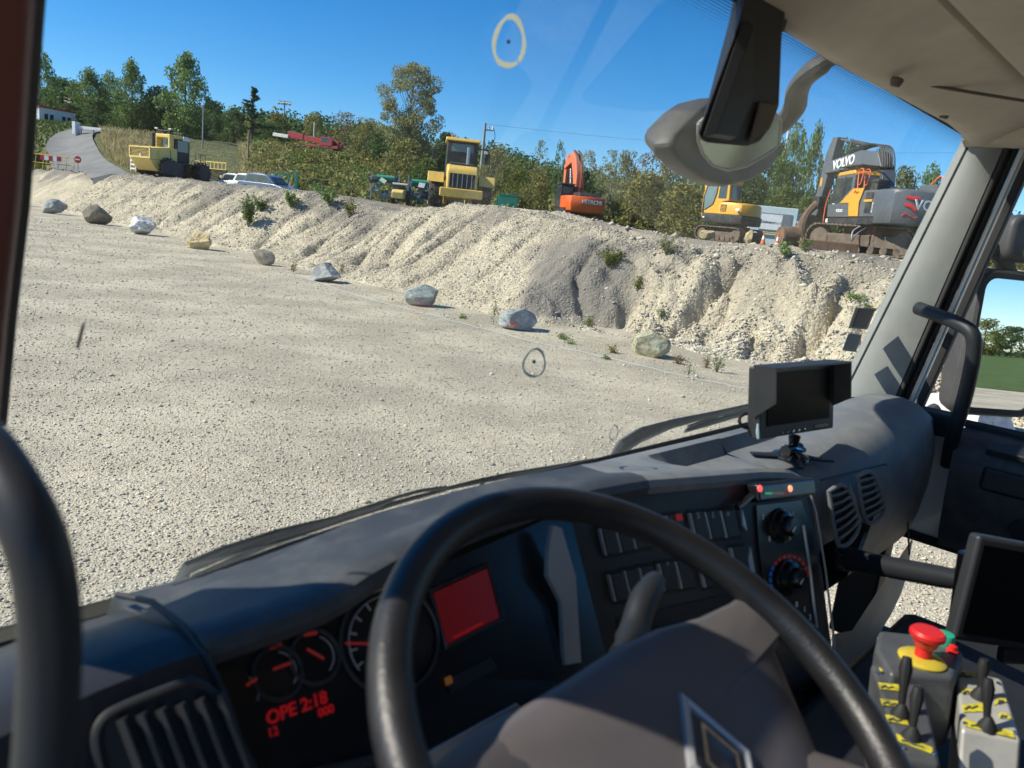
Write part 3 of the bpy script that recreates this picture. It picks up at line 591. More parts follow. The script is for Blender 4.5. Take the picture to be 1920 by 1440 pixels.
for a in [
 ('poplar_tree', 'poplar2', 72, 165, 100, 80, 'light green poplar at the far left, partly hidden by the cab pillar', 'tree', LW),
 ('poplar_tree', 'poplar', 168, 150, 134, 84, 'broad poplar with a flat top above the white office hut', 'tree', LW),
 ('poplar_tree', 'poplar2', 203, 160, 140, 60, 'slender poplar just left of the two tallest on the hill', 'tree', LW),
 ('poplar_tree', 'poplar', 247, 130, 118, 70, 'tall narrow poplar, second tallest on the left hill', 'tree', LW),
 ('poplar_tree', 'poplar', 350, 125, 106, 104, 'tallest and widest poplar on the left hill, above the yellow compactor', 'tree', LW),
 ('broadleaf_tree', 'round2', 300, 132, 165, 84, 'dark tree between the two tallest poplars', 'tree', LW),
 ('broadleaf_tree', 'dark', 118, 175, 150, 100, 'dark rounded tree behind the pale house on the hill', 'tree', LW),
 ('broadleaf_tree', 'dark', 402, 150, 192, 50, 'small dark rounded tree at the right foot of the tallest poplar', 'tree', LW),
 ('broadleaf_tree', 'round2', 440, 140, 206, 60, 'dark tree just left of the sparse spruce', 'tree', LW),
 ('broadleaf_tree', 'round', 522, 125, 215, 60, 'olive tree in front of the floodlight mast', 'tree', MW),
 ('broadleaf_tree', 'dark', 505, 118, 232, 66, 'dark bushy tree between the sparse spruce and the red crane', 'tree', MW),
 ('broadleaf_tree', 'round', 590, 125, 216, 62, 'olive tree rising behind the red crane boom', 'tree', MW),
 ('broadleaf_tree', 'brown', 648, 112, 210, 72, 'thin brownish tree right of the crane cab', 'tree', MW),
 ('broadleaf_tree', 'round', 690, 105, 226, 62, 'greenish brown tree left of the big wispy willow', 'tree', MW),
 ('broadleaf_tree', 'dark', 722, 96, 246, 70, 'low dark tree at the left foot of the big willow', 'tree', MW),
 ('broadleaf_tree', 'dark', 838, 92, 252, 60, 'low dark tree at the right foot of the big willow', 'tree', MW),
 ('broadleaf_tree', 'round', 872, 84, 285, 60, 'olive bushy tree behind the wheel loader cab', 'tree', MW),
 ('broadleaf_tree', 'round', 930, 82, 282, 70, 'olive tree to the right of the wooden power pole', 'tree', RW),
 ('broadleaf_tree', 'yellow', 975, 66, 318, 70, 'bright yellow-green bush above the green skip', 'bush', RW),
 ('birch_tree', 'slim', 1016, 80, 264, 42, 'slender pale tree just left of the orange excavator boom', 'tree', RW),
 ('young_tree', 'slimdark', 1052, 84, 266, 32, 'small pointed dark tree behind the orange excavator boom', 'tree', RW),
 ('broadleaf_tree', 'slim', 1108, 78, 283, 76, 'loose grey-green tree right above the orange excavator', 'tree', RW),
 ('broadleaf_tree', 'slim', 1150, 84, 282, 60, 'wispy grey-green tree, second right of the orange excavator', 'tree', RW),
 ('broadleaf_tree', 'round', 1178, 90, 290, 56, 'rounded olive tree in the middle of the wood', 'tree', RW),
 ('broadleaf_tree', 'brown', 1225, 68, 286, 90, 'thin brown-tinged tree left of the outside front mirror', 'tree', RW),
 ('broadleaf_tree', 'round', 1262, 72, 292, 80, 'olive tree half hidden by the outside front mirror', 'tree', RW),
 ('broadleaf_tree', 'round', 1400, 60, 300, 90, 'olive tree rising behind the yellow excavator', 'tree', RW),
 ('broadleaf_tree', 'round2', 1455, 60, 256, 84, 'dark tree to the right of the outside front mirror', 'tree', RW),
 ('broadleaf_tree', 'poplar2', 1498, 58, 246, 70, 'tall tree left of the grey excavator boom', 'tree', RW),
 ('broadleaf_tree', 'poplar', 1535, 62, 244, 54, 'tallest tree tip rising above the grey excavator boom', 'tree', RW),
 ('broadleaf_tree', 'round2', 1592, 66, 270, 80, 'dark tree behind the arch of the grey excavator boom', 'tree', RW),
 ('broadleaf_tree', 'round2', 1648, 68, 286, 76, 'dark tree right of the grey excavator boom', 'tree', RW),
 ('broadleaf_tree', 'round', 1700, 95, 322, 80, 'olive tree above the counterweight of the grey excavator', 'tree', RW),
 ('broadleaf_tree', 'poplar2', 1752, 105, 318, 70, 'farthest right tree tops beside the cab pillar', 'tree', RW),
 ('broadleaf_tree', 'round2', 1810, 100, 330, 90, 'dark tree hidden mostly by the right cab pillar', 'tree', RW)]:
    plant_tree(*a)
# dark hedge behind the road and undergrowth along the wood's edge
for i, (px, d, top, wpx) in enumerate([(135, 142, 196, 60), (185, 140, 188, 66), (232, 136, 200, 64), (280, 134, 196, 64), (325, 132, 205, 60), (368, 130, 212, 60)]):
    plant_tree('hedge_tree', 'dark', px, d, top, wpx, ['dark hedge tree right behind the white office hut', 'dark hedge tree above the white guard rail', 'dark hedge tree behind the bend of the road', 'dark hedge tree left of the compactor cab', 'dark hedge tree directly behind the compactor cab', 'dark hedge tree right of the compactor cab'][i], 'tree', 'dark hedge behind the road')
for i, (key, px, d, top, wpx, lab) in enumerate([
 ('bush', 905, 62, 318, 50, 'olive bush just right of the wheel loader'), ('bush', 1010, 60, 330, 60, 'olive bush between green skip and orange excavator'), ('dark', 1092, 64, 322, 70, 'dark bush right of the orange excavator boom'),
 ('slim', 1150, 62, 310, 110, 'grey-green thicket bush behind the white loader'), ('bush', 1215, 58, 330, 100, 'olive bush above the white loader'), ('bush', 1290, 52, 350, 100, 'olive bush below the outside front mirror'),
 ('dark', 1410, 52, 330, 100, 'dark bush above the yellow excavator engine cover'), ('bush2', 1470, 50, 355, 90, 'fresh green bush above the pale blue container'), ('dark', 1475, 54, 310, 80, 'dark bush left of the grey excavator dipper'), ('bush2', 1515, 47, 372, 60, 'low green bush behind the grapple'),
 ('bush', 1690, 60, 365, 110, 'olive bush over the rear of the grey excavator'), ('dark', 1770, 55, 380, 100, 'dark bush near the right cab pillar'), ('bush2', 800, 76, 300, 70, 'fresh green bush left of the wheel loader cab'), ('bush', 765, 80, 268, 90, 'olive bush at the foot of the big willow')]):
    plant_tree('bush', key, px, d, top, wpx, lab, 'bush', 'bushes at the edge of the wood', sink=.2)
# the big willow with ivy on its trunk
wl = plant_tree('willow_tree', 'willow', 776, 88, 122, 150, 'big wispy willow with a dark ivy-clad trunk above the wheel loader', 'tree', rz=.6)
o = bpy.data.objects.new('ivy', PROTO['ivy'][1]); COL.objects.link(o); o.parent = wl; o.scale = (.5, .5, .62)
# sparse spruce
def spruce(px, d, top, label):
    p = gd(px, top, d); g = Hs(p.x, d); h = p.z - g; e = empty('spruce_tree', (p.x, d, g), 0, label, 'tree')
    tm = MB().tube([(0, 0, -.2), (0, 0, h * .5), (0, 0, h)], [.2, .12, .02], 8); P = []; r = np.random.default_rng(3)
    for i in range(24):
        z = h * (.28 + .7 * i / 23); L_ = (h - z) * .46 * r.uniform(.55, 1.25) + .25; a = r.uniform(0, 6.28); q = Vector((math.cos(a), math.sin(a), 0))
        b = [Vector((0, 0, z)), Vector((0, 0, z)) + q * L_ * .5 + Vector((0, 0, .02)), Vector((0, 0, z)) + q * L_ + Vector((0, 0, L_ * r.uniform(-.05, .3)))]
        tm.tube(b, [.035, .025, .008], 5)
        for t in np.linspace(.1, 1, 12):
            c = b[0].lerp(b[2], t); n = 7; P.append(np.array(c) + r.normal(size=(n, 3)) * np.array([.10, .10, .07]) - np.array([0, 0, .10]))
    z = r.uniform(h * .3, h, 420); P.append(np.stack([r.normal(0, .13, 420), r.normal(0, .13, 420), z], -1))
    P = np.concatenate(P); tm.build('trunk', 'bark', e); npmesh('needles', cards(P, .22, .2, 1.4), quads(len(P)), 'leaf_conifer', e)
spruce(475, 108, 163, 'sparse spruce with bare drooping branches against the sky')

# masses nobody could count: far woods, shrub slope, grass
def clumps(name, pos, rad, per, leaf, mt, label, cat, squash=.75):
    V = []
    for (x, y, z), r0 in zip(pos, rad):
        n = int(per * rng.uniform(.7, 1.3)); d = rng.normal(size=(n, 3)); d /= np.linalg.norm(d, axis=1)[:, None]; d *= (rng.uniform(.3, 1, n) ** .5)[:, None]; d[:, 2] *= squash
        V.append(np.array([x, y, z]) + d * r0)
    P = np.concatenate(V); return tag(npmesh(name, cards(P, leaf, .2), quads(len(P)), mt), label, cat, kind='stuff')
def scatter(n, x0, x1, y0, y1, ok=None):
    x = rng.uniform(x0, x1, n); y = rng.uniform(y0, y1, n)
    if ok is not None: k = ok(x, y); x, y = x[k], y[k]
    return x, y
x, y = scatter(1300, -230, 260, 190, 330, lambda x, y: np.abs(x) < y * .78); r = rng.uniform(3, 5.5, len(x)); clumps('far_wood', np.stack([x, y, H(x, y) + r * .9], -1), r, 110, .95, 'leaf_dark', 'dark far-off wood covering the hills on the skyline', 'wood', .9)
x, y = scatter(520, -170, 240, 150, 250, lambda x, y: np.abs(x) < y * .75); r = rng.uniform(2.4, 4.5, len(x)); clumps('middle_wood', np.stack([x, y, H(x, y) + r * .8], -1), r, 150, .75, 'leaf_olive', 'olive green wood on the lower hill slopes', 'wood', .9)
def slope_ok(x, y): return (x + y) * Q > np.where(x < -4, 33, 40)
road = [Vector((q.x, q.y, 0)) for q in [gd(px, 300, d) for px, d in [(245, 62), (208, 70), (172, 80), (142, 92), (132, 104), (165, 114), (235, 120), (330, 126)]]]
rp = smoothpath(road, 10)
def off_road(x, y, dd=4.5):
    k = np.ones(len(x), bool)
    for q in rp: k &= (x - q.x) ** 2 + (y - q.y) ** 2 > dd * dd
    return k
x, y = scatter(760, -45, 6, 57, 108, lambda x, y: slope_ok(x, y) & (x > -.36 * y + .5) & off_road(x, y) & (y > 55 + .15 * (x + 45))); r = rng.uniform(.8, 1.7, len(x)); clumps('shrub_slope', np.stack([x, y, H(x, y) + r * .4], -1), r, 150, .34, 'leaf_olive', 'dense olive and green shrubs covering the hillside below the red crane', 'shrubs')
x, y = scatter(300, -44, 4, 58, 100, lambda x, y: slope_ok(x, y) & (x > -.36 * y + .5) & off_road(x, y)); r = rng.uniform(.6, 1.3, len(x)); clumps('green_scrub', np.stack([x, y, H(x, y) + r * .55], -1), r, 120, .3, 'leaf_poplar', 'fresh green bramble scrub mixed into the shrub hillside', 'shrubs')
x, y = scatter(800, 2, 70, 58, 100, lambda x, y: x < y * .72); r = rng.uniform(.9, 2.0, len(x)); clumps('wood_undergrowth', np.stack([x, y, H(x, y) + r * .5], -1), r, 110, .36, 'leaf_olive', 'dark undergrowth at the foot of the wood behind the machines', 'undergrowth')
def blades(name, x, y, h, wd, mt, label, cat, per=5):
    n = len(x) * per; X = np.repeat(x, per) + rng.normal(0, .06, n); Y = np.repeat(y, per) + rng.normal(0, .06, n); Z = H(X, Y) - .03; hh = np.repeat(h, per) * rng.uniform(.5, 1.2, n); a = rng.uniform(0, 6.28, n); l = hh * rng.uniform(.1, .6, n)
    B = np.stack([X, Y, Z], -1); w_ = np.stack([np.cos(a + 1.57), np.sin(a + 1.57), 0 * a], -1) * wd; tip = B + np.stack([np.cos(a) * l, np.sin(a) * l, hh], -1); mid = B + np.stack([np.cos(a) * l * .3, np.sin(a) * l * .3, hh * .6], -1)
    return tag(npmesh(name, np.stack([B - w_, B + w_, mid + w_ * .8, tip], 1).reshape(-1, 3), quads(n), mt), label, cat, kind='stuff')
y = rng.uniform(58, 108, 7000); x = y * np.where(rng.random(7000) < .75, rng.uniform(-.545, -.455, 7000), rng.uniform(-.37, -.31, 7000)); k = off_road(x, y, 3.2) & ((x + y) * Q > 23); x, y = x[k], y[k]; blades('dry_grass', x, y, rng.uniform(.5, 1.3, len(x)), .045, 'dry_grass', 'tall straw-coloured dry grass beside the road', 'grass')
x, y = scatter(15000, -95, -30, 60, 150, lambda x, y: ((x + y) * Q > 21) & off_road(x, y, 3.6) & (x < -.56 * y)); blades('green_grass', x, y, rng.uniform(.25, .6, len(x)), .07, 'grass', 'green grass verge on the left of the road', 'grass')
# road up the hill
rm = MB(); ring = []
for i, q in enumerate(rp):
    d = (rp[min(i + 1, len(rp) - 1)] - rp[max(i - 1, 0)]); d.z = 0; n = Vector((-d.y, d.x, 0)).normalized(); ring.append([Vector((q.x + n.x * o_, q.y + n.y * o_, max(Hs(q.x + n.x * o_, q.y + n.y * o_), Hs(q.x, q.y) - .6) + .10 - (.5 if i == 0 else 0))) for o_ in (-2.6, -1.3, 0, 1.3, 2.6)])
tag(rm.loft(ring).build('road', 'asphalt'), kind='structure')

# weeds on the bank and along its foot
def weed(px, py, hpx, wpx, label, mt='leaf_fresh', stems=9, leaf=.055, on_ground=False, stalk=False, grp='weeds on the gravel bank'):
    p = gz(px, py) if on_ground else hit(px, py); k = p.y / FPX; h = hpx * k; wd = wpx * k; e = empty('weed', p - Vector((0, 0, .03)), 0, label, 'weed', grp); sm = MB(); P = []; r = np.random.default_rng(int(px * 7 + py))
    for i in range(stems):
        a = r.uniform(0, 6.28); l = r.uniform(.15, 1) * wd * .5 * (.25 if stalk else 1); hh = h * r.uniform(.55, 1.1); tip = Vector((math.cos(a) * l, math.sin(a) * l, hh)); mid = Vector((tip.x * .35, tip.y * .35, hh * .55))
        sm.tube([Vector((tip.x * .05, tip.y * .05, 0)), mid, tip], [.007, .005, .002], 4, cap=False); n = int(10 + 26 * min(1, h / .6))
        t = r.uniform(.15, 1, n); c = np.outer(1 - t, np.array(mid) * .3) + np.outer(t, np.array(tip)); P.append(c + r.normal(0, .035 + .02 * h, (n, 3)))
    P = np.concatenate(P); sm.build('stems', mt, e); npmesh('leaves', cards(P, leaf, .2, 1.3, r), quads(len(P)), mt, e)
for a in [(465, 425, 62, 40, 'tall bright green weed on the slope above the small brown boulder', 'leaf_fresh', 16, .11), (490, 398, 30, 40, 'feathery green weed beside the tall bright weed', 'leaf_fresh', 10, .1),
 (545, 390, 32, 36, 'leafy green weed near the bank top under the green frame', 'leaf_poplar', 12, .1), (617, 384, 26, 56, 'wide leafy weed on the bank top left of the green baler', 'leaf_poplar', 16, .1), (654, 408, 34, 26, 'upright yellowish weed just below the bank top', 'leaf_yellow', 9, .08),
 (1140, 500, 34, 58, 'broad yellow-green weed on top of the dark soil patch', 'leaf_yellow', 18, .06), (1250, 478, 36, 36, 'pale dry weed left of the yellow excavator track', 'leaf_willow', 12, .05), (1472, 480, 24, 40, 'low green weed in front of the grapple log', 'leaf_poplar', 12, .06), (1508, 470, 22, 30, 'leafy weed by the rusty bucket', 'leaf_fresh', 10, .06),
 (1560, 458, 30, 26, 'leafy weed growing in front of the rusty track', 'leaf_fresh', 9, .06), (1600, 560, 14, 46, 'flat green weed on the cobble slope near the windscreen sticker', 'leaf_poplar', 12, .05), (1625, 595, 20, 30, 'yellowish weed right beside the windscreen stickers', 'leaf_yellow', 8, .05),
 (1195, 545, 30, 26, 'spindly yellow weed at the right edge of the dark soil patch', 'leaf_yellow', 8, .045), (1105, 612, 18, 24, 'small yellow-green weed at the foot of the dark soil patch', 'leaf_yellow', 8, .045), (1240, 600, 26, 14, 'thin weed in the gully right of the dark patch', 'leaf_fresh', 5, .04), (52, 320, 16, 26, 'low green weed on the far left bank top', 'leaf_poplar', 10, .16)]:
    weed(*a)
for a in [(925, 610, 54, 10, 'tall thin green stalk left of the blue-grey boulder', 'leaf_fresh', 3, .03, True, True), (868, 597, 7, 16, 'flat green tuft between the square green boulder and the tall stalk', 'leaf_poplar', 12, .035, True), (1055, 636, 12, 44, 'low green tuft right of the blue-grey boulder', 'leaf_poplar', 18, .03, True), (1070, 645, 9, 26, 'small dark green tuft below the dark soil patch', 'leaf_poplar', 12, .03, True),
 (1138, 674, 8, 22, 'flat green tuft by the blue string', 'leaf_poplar', 10, .03, True), (1150, 662, 16, 34, 'dry greenish tuft left of the yellow-green boulder', 'leaf_olive', 12, .03, True), (1272, 682, 18, 30, 'dry brown tuft right of the yellow-green boulder', 'leaf_brown', 12, .03, True), (1291, 708, 32, 8, 'thin upright green stalk by the blue string', 'leaf_fresh', 3, .03, True, True), (1344, 698, 40, 30, 'tall spindly green weed left of the monitor', 'leaf_fresh', 7, .03, True), (1325, 690, 26, 24, 'dry brown weed behind the thin green stalk', 'leaf_brown', 8, .025, True), (1420, 672, 40, 22, 'tall pale weed standing among the cobbles above the monitor', 'leaf_willow', 6, .03, True), (1195, 640, 26, 14, 'thin dry stalk behind the yellow-green boulder', 'leaf_olive', 4, .03, True), (640, 520, 26, 8, 'thin dry stalk right of the pale flat-topped boulder', 'leaf_olive', 3, .05, True), (550, 512, 26, 10, 'thin dry stalk left of the pale flat-topped boulder', 'leaf_olive', 4, .05, True)]:
    weed(*a, grp='weeds along the foot of the bank')
# flowering loose bush beside the yellow excavator
weed(1262, 440, 58, 92, 'loose pale flowering bush left of the yellow excavator', 'leaf_olive', 34, .11, grp='weeds on the gravel bank')

# ---------------------------------------------------------------- machines on the plateau (local x = forward, y = left, z = up)
def root_at(name, px, d, fwd, label, cat, scale=1, dz=0, group=None):
    q = gd(px, 400, d); x = q.x; e = empty(name, (x, d, Hs(x, d) + dz), math.atan2(fwd[1], fwd[0]), label, cat, group); e.scale = (scale,) * 3; return e
XZ = dict(u=(1, 0, 0), v=(0, 0, 1))
def slab(poly, y0, y1): return MB().prism(poly, (0, y0, 0), (1, 0, 0), (0, 0, 1), (0, y1 - y0, 0))
def track(parent, y, length, h, wd, rz=0):
    r = h / 2; L_ = length - h; per = 2 * L_ + 2 * math.pi * r; n = int(per / .19); shoes = MB(); c, s = math.cos(rz), math.sin(rz)
    def P(x, yy, z): return Vector((x * c - yy * s, x * s + yy * c, z))
    for i in range(n):
        q = per * i / n
        if q < L_: x, z, a = -L_ / 2 + q, h, 0
        elif q < L_ + math.pi * r: t = (q - L_) / r; x, z, a = L_ / 2 + r * math.sin(t), r + r * math.cos(t), t
        elif q < 2 * L_ + math.pi * r: x, z, a = L_ / 2 - (q - L_ - math.pi * r), 0, math.pi
        else: t = (q - 2 * L_ - math.pi * r) / r; x, z, a = -L_ / 2 - r * math.sin(t), r - r * math.cos(t), math.pi + t
        M = Euler((0, a, rz), 'XYZ').to_matrix(); shoes.box(P(x, y, z + .03), (.165, wd, .05), M); shoes.box(P(x + .05 * math.sin(a), y, z + .03 + .035 * math.cos(a)), (.03, wd, .04), M)
    t = shoes.build('track', 'track_brown', parent, smooth=False)
    f = MB(); M = Euler((0, 0, rz)).to_matrix(); f.box(P(0, y, h * .5), (L_ * 1.02, wd * .5, h * .42), M)
    for i in range(7): f.cyl(P(-L_ * .45 + L_ * .9 * i / 6, y - wd * .3, .17), P(-L_ * .45 + L_ * .9 * i / 6, y + wd * .3, .17), .15, n=12)
    for sx in (-1, 1): f.cyl(P(sx * L_ / 2, y - wd * .3, h * .5), P(sx * L_ / 2, y + wd * .3, h * .5), r * .82, n=18)
    f.build('track_frame', 'track_brown', t, bevel=.02)
def limb(poly, y, wd, name, mt, e, bevel=.03): return slab(poly, y - wd / 2, y + wd / 2).build(name, mt, e, bevel=bevel)
def cyl_rod(e, a, b, r=.08, y=0.0):
    a, b = Vector((a[0], y, a[1])), Vector((b[0], y, b[1])); m_ = a.lerp(b, .58); c = MB().cyl(a, m_, r).build('hydraulic_cylinder', 'machine_black', e); MB().cyl(m_, b, r * .5).build('rod', 'steel', c)
def rail(e, pts, mt='rail_orange', r=.025, name='handrail'): return MB().tube(smoothpath(pts, 4), r, 6).build(name, mt, e)

# grey and yellow excavator
v = root_at('excavator', 1664, 30.5, (-.09, 1), 'large grey and yellow crawler excavator with red spray marks, its boom folded over', 'excavator', 1.06)
G, YE = 'volvo_grey', 'volvo_yellow'
for y in (-1.15, 1.15): track(v, y, 4.4, .95, .6, rz=.45)
MB().box((0, 0, .72), (2.2, 1.9, .5)).cyl((0, 0, .8), (0, 0, 1.08), .75, n=24).build('undercarriage', 'rust', v, bevel=.03)
slab([(-1.5, 1.02), (1.75, 1.02), (1.85, 1.1), (1.85, 1.27), (-1.5, 1.27)], -1.34, 1.34).build('platform', 'machine_black', v, bevel=.02)
slab([(-1.52, 1.28), (.22, 1.28), (.22, 2.2), (-1.52, 2.2)], -1.34, 1.33).build('engine_housing', G, v, bevel=.04)
# counterweight with a rounded back
ring = []
for z, k in ((1.06, .955), (1.12, .985), (1.6, 1.0), (2.05, .99), (2.17, .965), (2.22, .90)):
    P = [(-1.53, 1.35), (-2.15, 1.35), (-2.5, 1.28), (-2.72, 1.0), (-2.84, .5), (-2.88, 0), (-2.84, -.5), (-2.72, -1.0), (-2.5, -1.28), (-2.15, -1.35), (-1.53, -1.35)]
    ring.append([Vector((-1.53 + (x + 1.53) * (k if k < 1 else 1), y * min(1, k + .02), z)) for x, y in P])
cw = MB().loft(ring, closed=True, cap=True).build('counterweight', G, v, bevel=.03, ang=40)
text('lettering', 'VOLVO', .46, 'letter_white', cw, (-2.895, 0, 1.72), (0, -1, 0), (0, 0, 1), .012, .018)
for (z, y0, y1) in ((1.95, .98, .60), (1.72, 1.0, .66)):
    MB().tube([(-2.72 - .0, y0, z), (-2.80, (y0 + y1) / 2, z - .03), (-2.845, y1, z - (.02 if z > 1.9 else .16))], .06, 8, flat=.25, up=(1, 0, 0)).build('spray_mark', 'spray_red', cw)
MB().tube([(-2.71, 1.02, 1.35), (-2.745, .93, 1.44), (-2.775, .84, 1.38), (-2.80, .75, 1.36), (-2.825, .66, 1.30), (-2.84, .58, 1.36)], .02, 6).build('spray_mark', 'spray_red', cw)
# side panels
pn = slab([(-.55, 1.30), (.12, 1.30), (.28, 1.78), (.95, 1.78), (.12, 2.28), (-.62, 2.28), (-.62, 2.2), (-.45, 1.78)], 1.36, 1.385).build('side_panel', YE, v, bevel=.012)
MB().tube([(-.02, 1.395, 2.12), (-.1, 1.395, 2.2), (-.2, 1.395, 2.1), (-.3, 1.395, 2.16), (-.38, 1.395, 2.12)], .018, 6).build('spray_mark', 'spray_red', pn)
slab([(-1.28, 1.42), (-.85, 1.42), (-.85, 1.78), (-1.28, 1.78)], 1.335, 1.345).build('vent_door', 'machine_black', v); slab([(-1.3, 1.9), (-.8, 1.9), (-.8, 2.12), (-1.3, 2.12)], 1.335, 1.345).build('vent_door', 'machine_black', v); slab([(-1.28, 1.80), (-.72, 1.80), (-.72, 1.88), (-1.28, 1.88)], 1.335, 1.35).build('stripe', YE, v)
text('lettering', 'EC220E', .11, 'letter_white', v, (-1.36, 1.345, 1.6), (0, 0, 1), (1, 0, 0), .004)
lp = slab([(.16, 1.28), (1.78, 1.28), (1.85, 1.75), (.95, 1.77), (.30, 1.76)], 1.35, 1.38).build('lower_panel', G, v, bevel=.012)
text('lettering', 'VOLVO', .15, 'letter_white', lp, (.85, 1.39, 1.5), (-1, 0, 0), (0, 0, 1), .006, .02)
# cab
cab = slab([(.12, 1.28), (1.72, 1.28), (1.86, 1.72), (1.62, 2.72), (1.45, 2.86), (.22, 2.86)], .42, 1.35).build('cab', G, v, bevel=.05)
slab([(.18, 2.80), (1.55, 2.76), (1.42, 2.92), (.25, 2.96)], .40, 1.375).build('cab_roof', YE, cab, bevel=.05)
slab([(.98, 1.86), (1.80, 1.50), (1.56, 2.70), (.86, 2.70), (.86, 1.94)], 1.352, 1.362).build('side_window', 'cab_glass', cab); slab([(.35, 2.28), (.80, 2.0), (.80, 2.70), (.35, 2.70)], 1.352, 1.362).build('side_window', 'cab_glass', cab); slab([(.815, 1.94), (.85, 1.94), (.85, 2.74), (.815, 2.74)], 1.352, 1.375).build('window_post', 'machine_black', cab)
MB().bb((.095, .55, 2.25), (.118, 1.25, 2.75)).build('rear_window', 'cab_glass', cab); MB().prism([(0, 0), (.82, 0), (.82, 1.15), (0, 1.15)], (1.865, .48, 1.66), (0, 1, 0), (-.235, 0, .97), (.012, 0, 0)).build('windscreen', 'cab_glass', cab)
MB().bb((1.35, 1.365, 1.52), (1.52, 1.372, 1.78)).build('notice', 'letter_white', cab); MB().bb((1.68, 1.365, 1.06), (1.84, 1.372, 1.22)).build('notice', 'letter_white', v)
gd_ = MB(); [gd_.tube([(x, y0, 3.08), (x, y1, 3.08)], .02, 5) for x, y0, y1 in [(-.35 + .12 * i, .3, 1.45) for i in range(14)]]; [gd_.tube([(-.4, y, 3.08), (1.3, y, 3.08)], .03, 5) for y in (.3, .87, 1.45)]; [gd_.tube([(x, y, 2.9), (x, y, 3.08)], .025, 5) for x in (.3, 1.2) for y in (.45, 1.3)]
gd_.build('roof_guard', 'machine_black', cab, smooth=False)
lb = MB(); [lb.box((1.62, y, 2.98), (.12, .13, .1)) for y in (.5, .75, 1.0, 1.25)]; lb.build('work_light', 'machine_black', cab); MB().bb((1.0, .6, 3.06), (1.5, .8, 3.14)).build('work_light', YE, cab)
for y in (1.12, 1.36): rail(v, [(-.15, y, 2.28), (-.05, y, 2.9), (-.35, y, 2.9), (-.3, y, 2.45), (-.1, y, 2.42)])
rail(v, [(.15, 1.36, 2.78), (-.4, 1.36, 2.82), (-.9, 1.36, 2.80)]); rail(v, [(1.95, 1.40, 1.1), (1.98, 1.40, 1.7), (1.8, 1.40, 2.3)]); rail(v, [(-1.2, -.4, 2.2), (-1.6, -.6, 2.75), (-1.75, -.65, 2.82), (-1.85, -.68, 2.7), (-1.85, -.7, 2.2)]); rail(v, [(-1.85, -.68, 2.5), (-2.1, -.75, 2.5), (-2.1, -.75, 2.22)]); rail(v, [(-2.3, -1.1, 2.2), (-2.3, -1.1, 2.55), (-2.0, -1.1, 2.55), (-2.0, -1.1, 2.2)])
MB().bb((-2.5, -1.1, 2.2), (-1.5, -.1, 2.48)).build('hood_box', G, v, bevel=.04); MB().cyl((-2.05, -.85, 2.48), (-2.12, -.85, 2.95), .1).build('exhaust', 'machine_black', v); MB().box((-.5, .75, 2.42), (.5, .5, .4)).build('tool_box', 'machine_black', v, bevel=.04)
# boom, dipper, bucket
BZ = lambda P: [(x * (1.08 if x > 1.5 else 1), 1.4 + (z - 1.4) * .84) for x, z in P]
bo = limb(BZ([(.15, 1.45), (.55, 1.35), (.95, 2.5), (1.55, 3.35), (2.4, 3.62), (4.7, 3.55), (5.02, 3.72), (4.95, 4.0), (4.6, 4.12), (2.2, 4.42), (1.15, 4.25), (.5, 3.3)]), -.05, .52, 'boom', G, v)
text('lettering', 'VOLVO', .52, 'letter_white', bo, (3.6, .222, 3.54), (-1, 0, .09), (.09, 0, 1), .012, .02)
st = limb(BZ([(4.35, 5.28), (4.75, 5.32), (5.1, 4.55), (5.45, 1.55), (5.2, 1.35), (5.0, 1.5), (4.62, 3.6)]), -.05, .36, 'dipper', G, v)
MB().bb((5.36, .135, 2.7), (5.54, .142, 3.05)).build('warning_label', YE, st)
cyl_rod(v, *BZ([(2.0, 4.62), (4.45, 5.2)]), .085, -.05); cyl_rod(v, *BZ([(.9, 1.5), (2.5, 3.5)]), .085, .32); cyl_rod(v, *BZ([(.9, 1.5), (2.5, 3.5)]), .085, -.42); cyl_rod(v, *BZ([(5.0, 4.5), (5.75, 1.9)]), .075, -.05)
hz = MB()
for k in range(6): hz.tube(smoothpath([(x, y, z) for (x, z), y in zip(BZ([(a, c) for a, b, c in [(.75, -.28 + k * .09, 2.0), (.55, -.28 + k * .09, 3.1), (1.05, -.28 + k * .09, 4.42), (2.3, -.28 + k * .09, 4.62), (3.3, -.28 + k * .09, 4.4)]]), [b for a, b, c in [(.75, -.28 + k * .09, 2.0), (.55, -.28 + k * .09, 3.1), (1.05, -.28 + k * .09, 4.42), (2.3, -.28 + k * .09, 4.62), (3.3, -.28 + k * .09, 4.4)]])], 5), .028, 6)
for k in range(4): hz.tube(smoothpath([(x, y, z) for (x, z), y in zip(BZ([(a, c) for a, b, c in [(4.5, -.2 + k * .1, 4.5), (4.95, -.2 + k * .1, 4.45), (5.35, -.2 + k * .1, 3.2), (5.5, -.2 + k * .1, 1.7)]]), [b for a, b, c in [(4.5, -.2 + k * .1, 4.5), (4.95, -.2 + k * .1, 4.45), (5.35, -.2 + k * .1, 3.2), (5.5, -.2 + k * .1, 1.7)]])], 5), .028, 6)
hz.build('hoses', 'machine_black', v)
bk = slab([(x + .4, z) for x, z in [(5.1, 1.5), (5.45, 1.5), (5.9, .9), (5.75, .35), (5.2, .02), (4.75, .1), (5.05, .55), (5.15, 1.0)]], -.65, .55).build('bucket', 'rust', v, bevel=.02); MB().box((5.3, -.05, .06), (.4, 1.2, .05), (0, .2, 0)).build('bucket_edge', 'rust', bk)
MB().tube(smoothpath([(-.9, 1.0, 1.05), (-1.0, 1.5, .7), (-.8, 1.55, .45), (-.6, 1.45, .8), (-.7, 1.1, 1.05)], 5), .03, 6).build('hose_loop', 'steel', v)

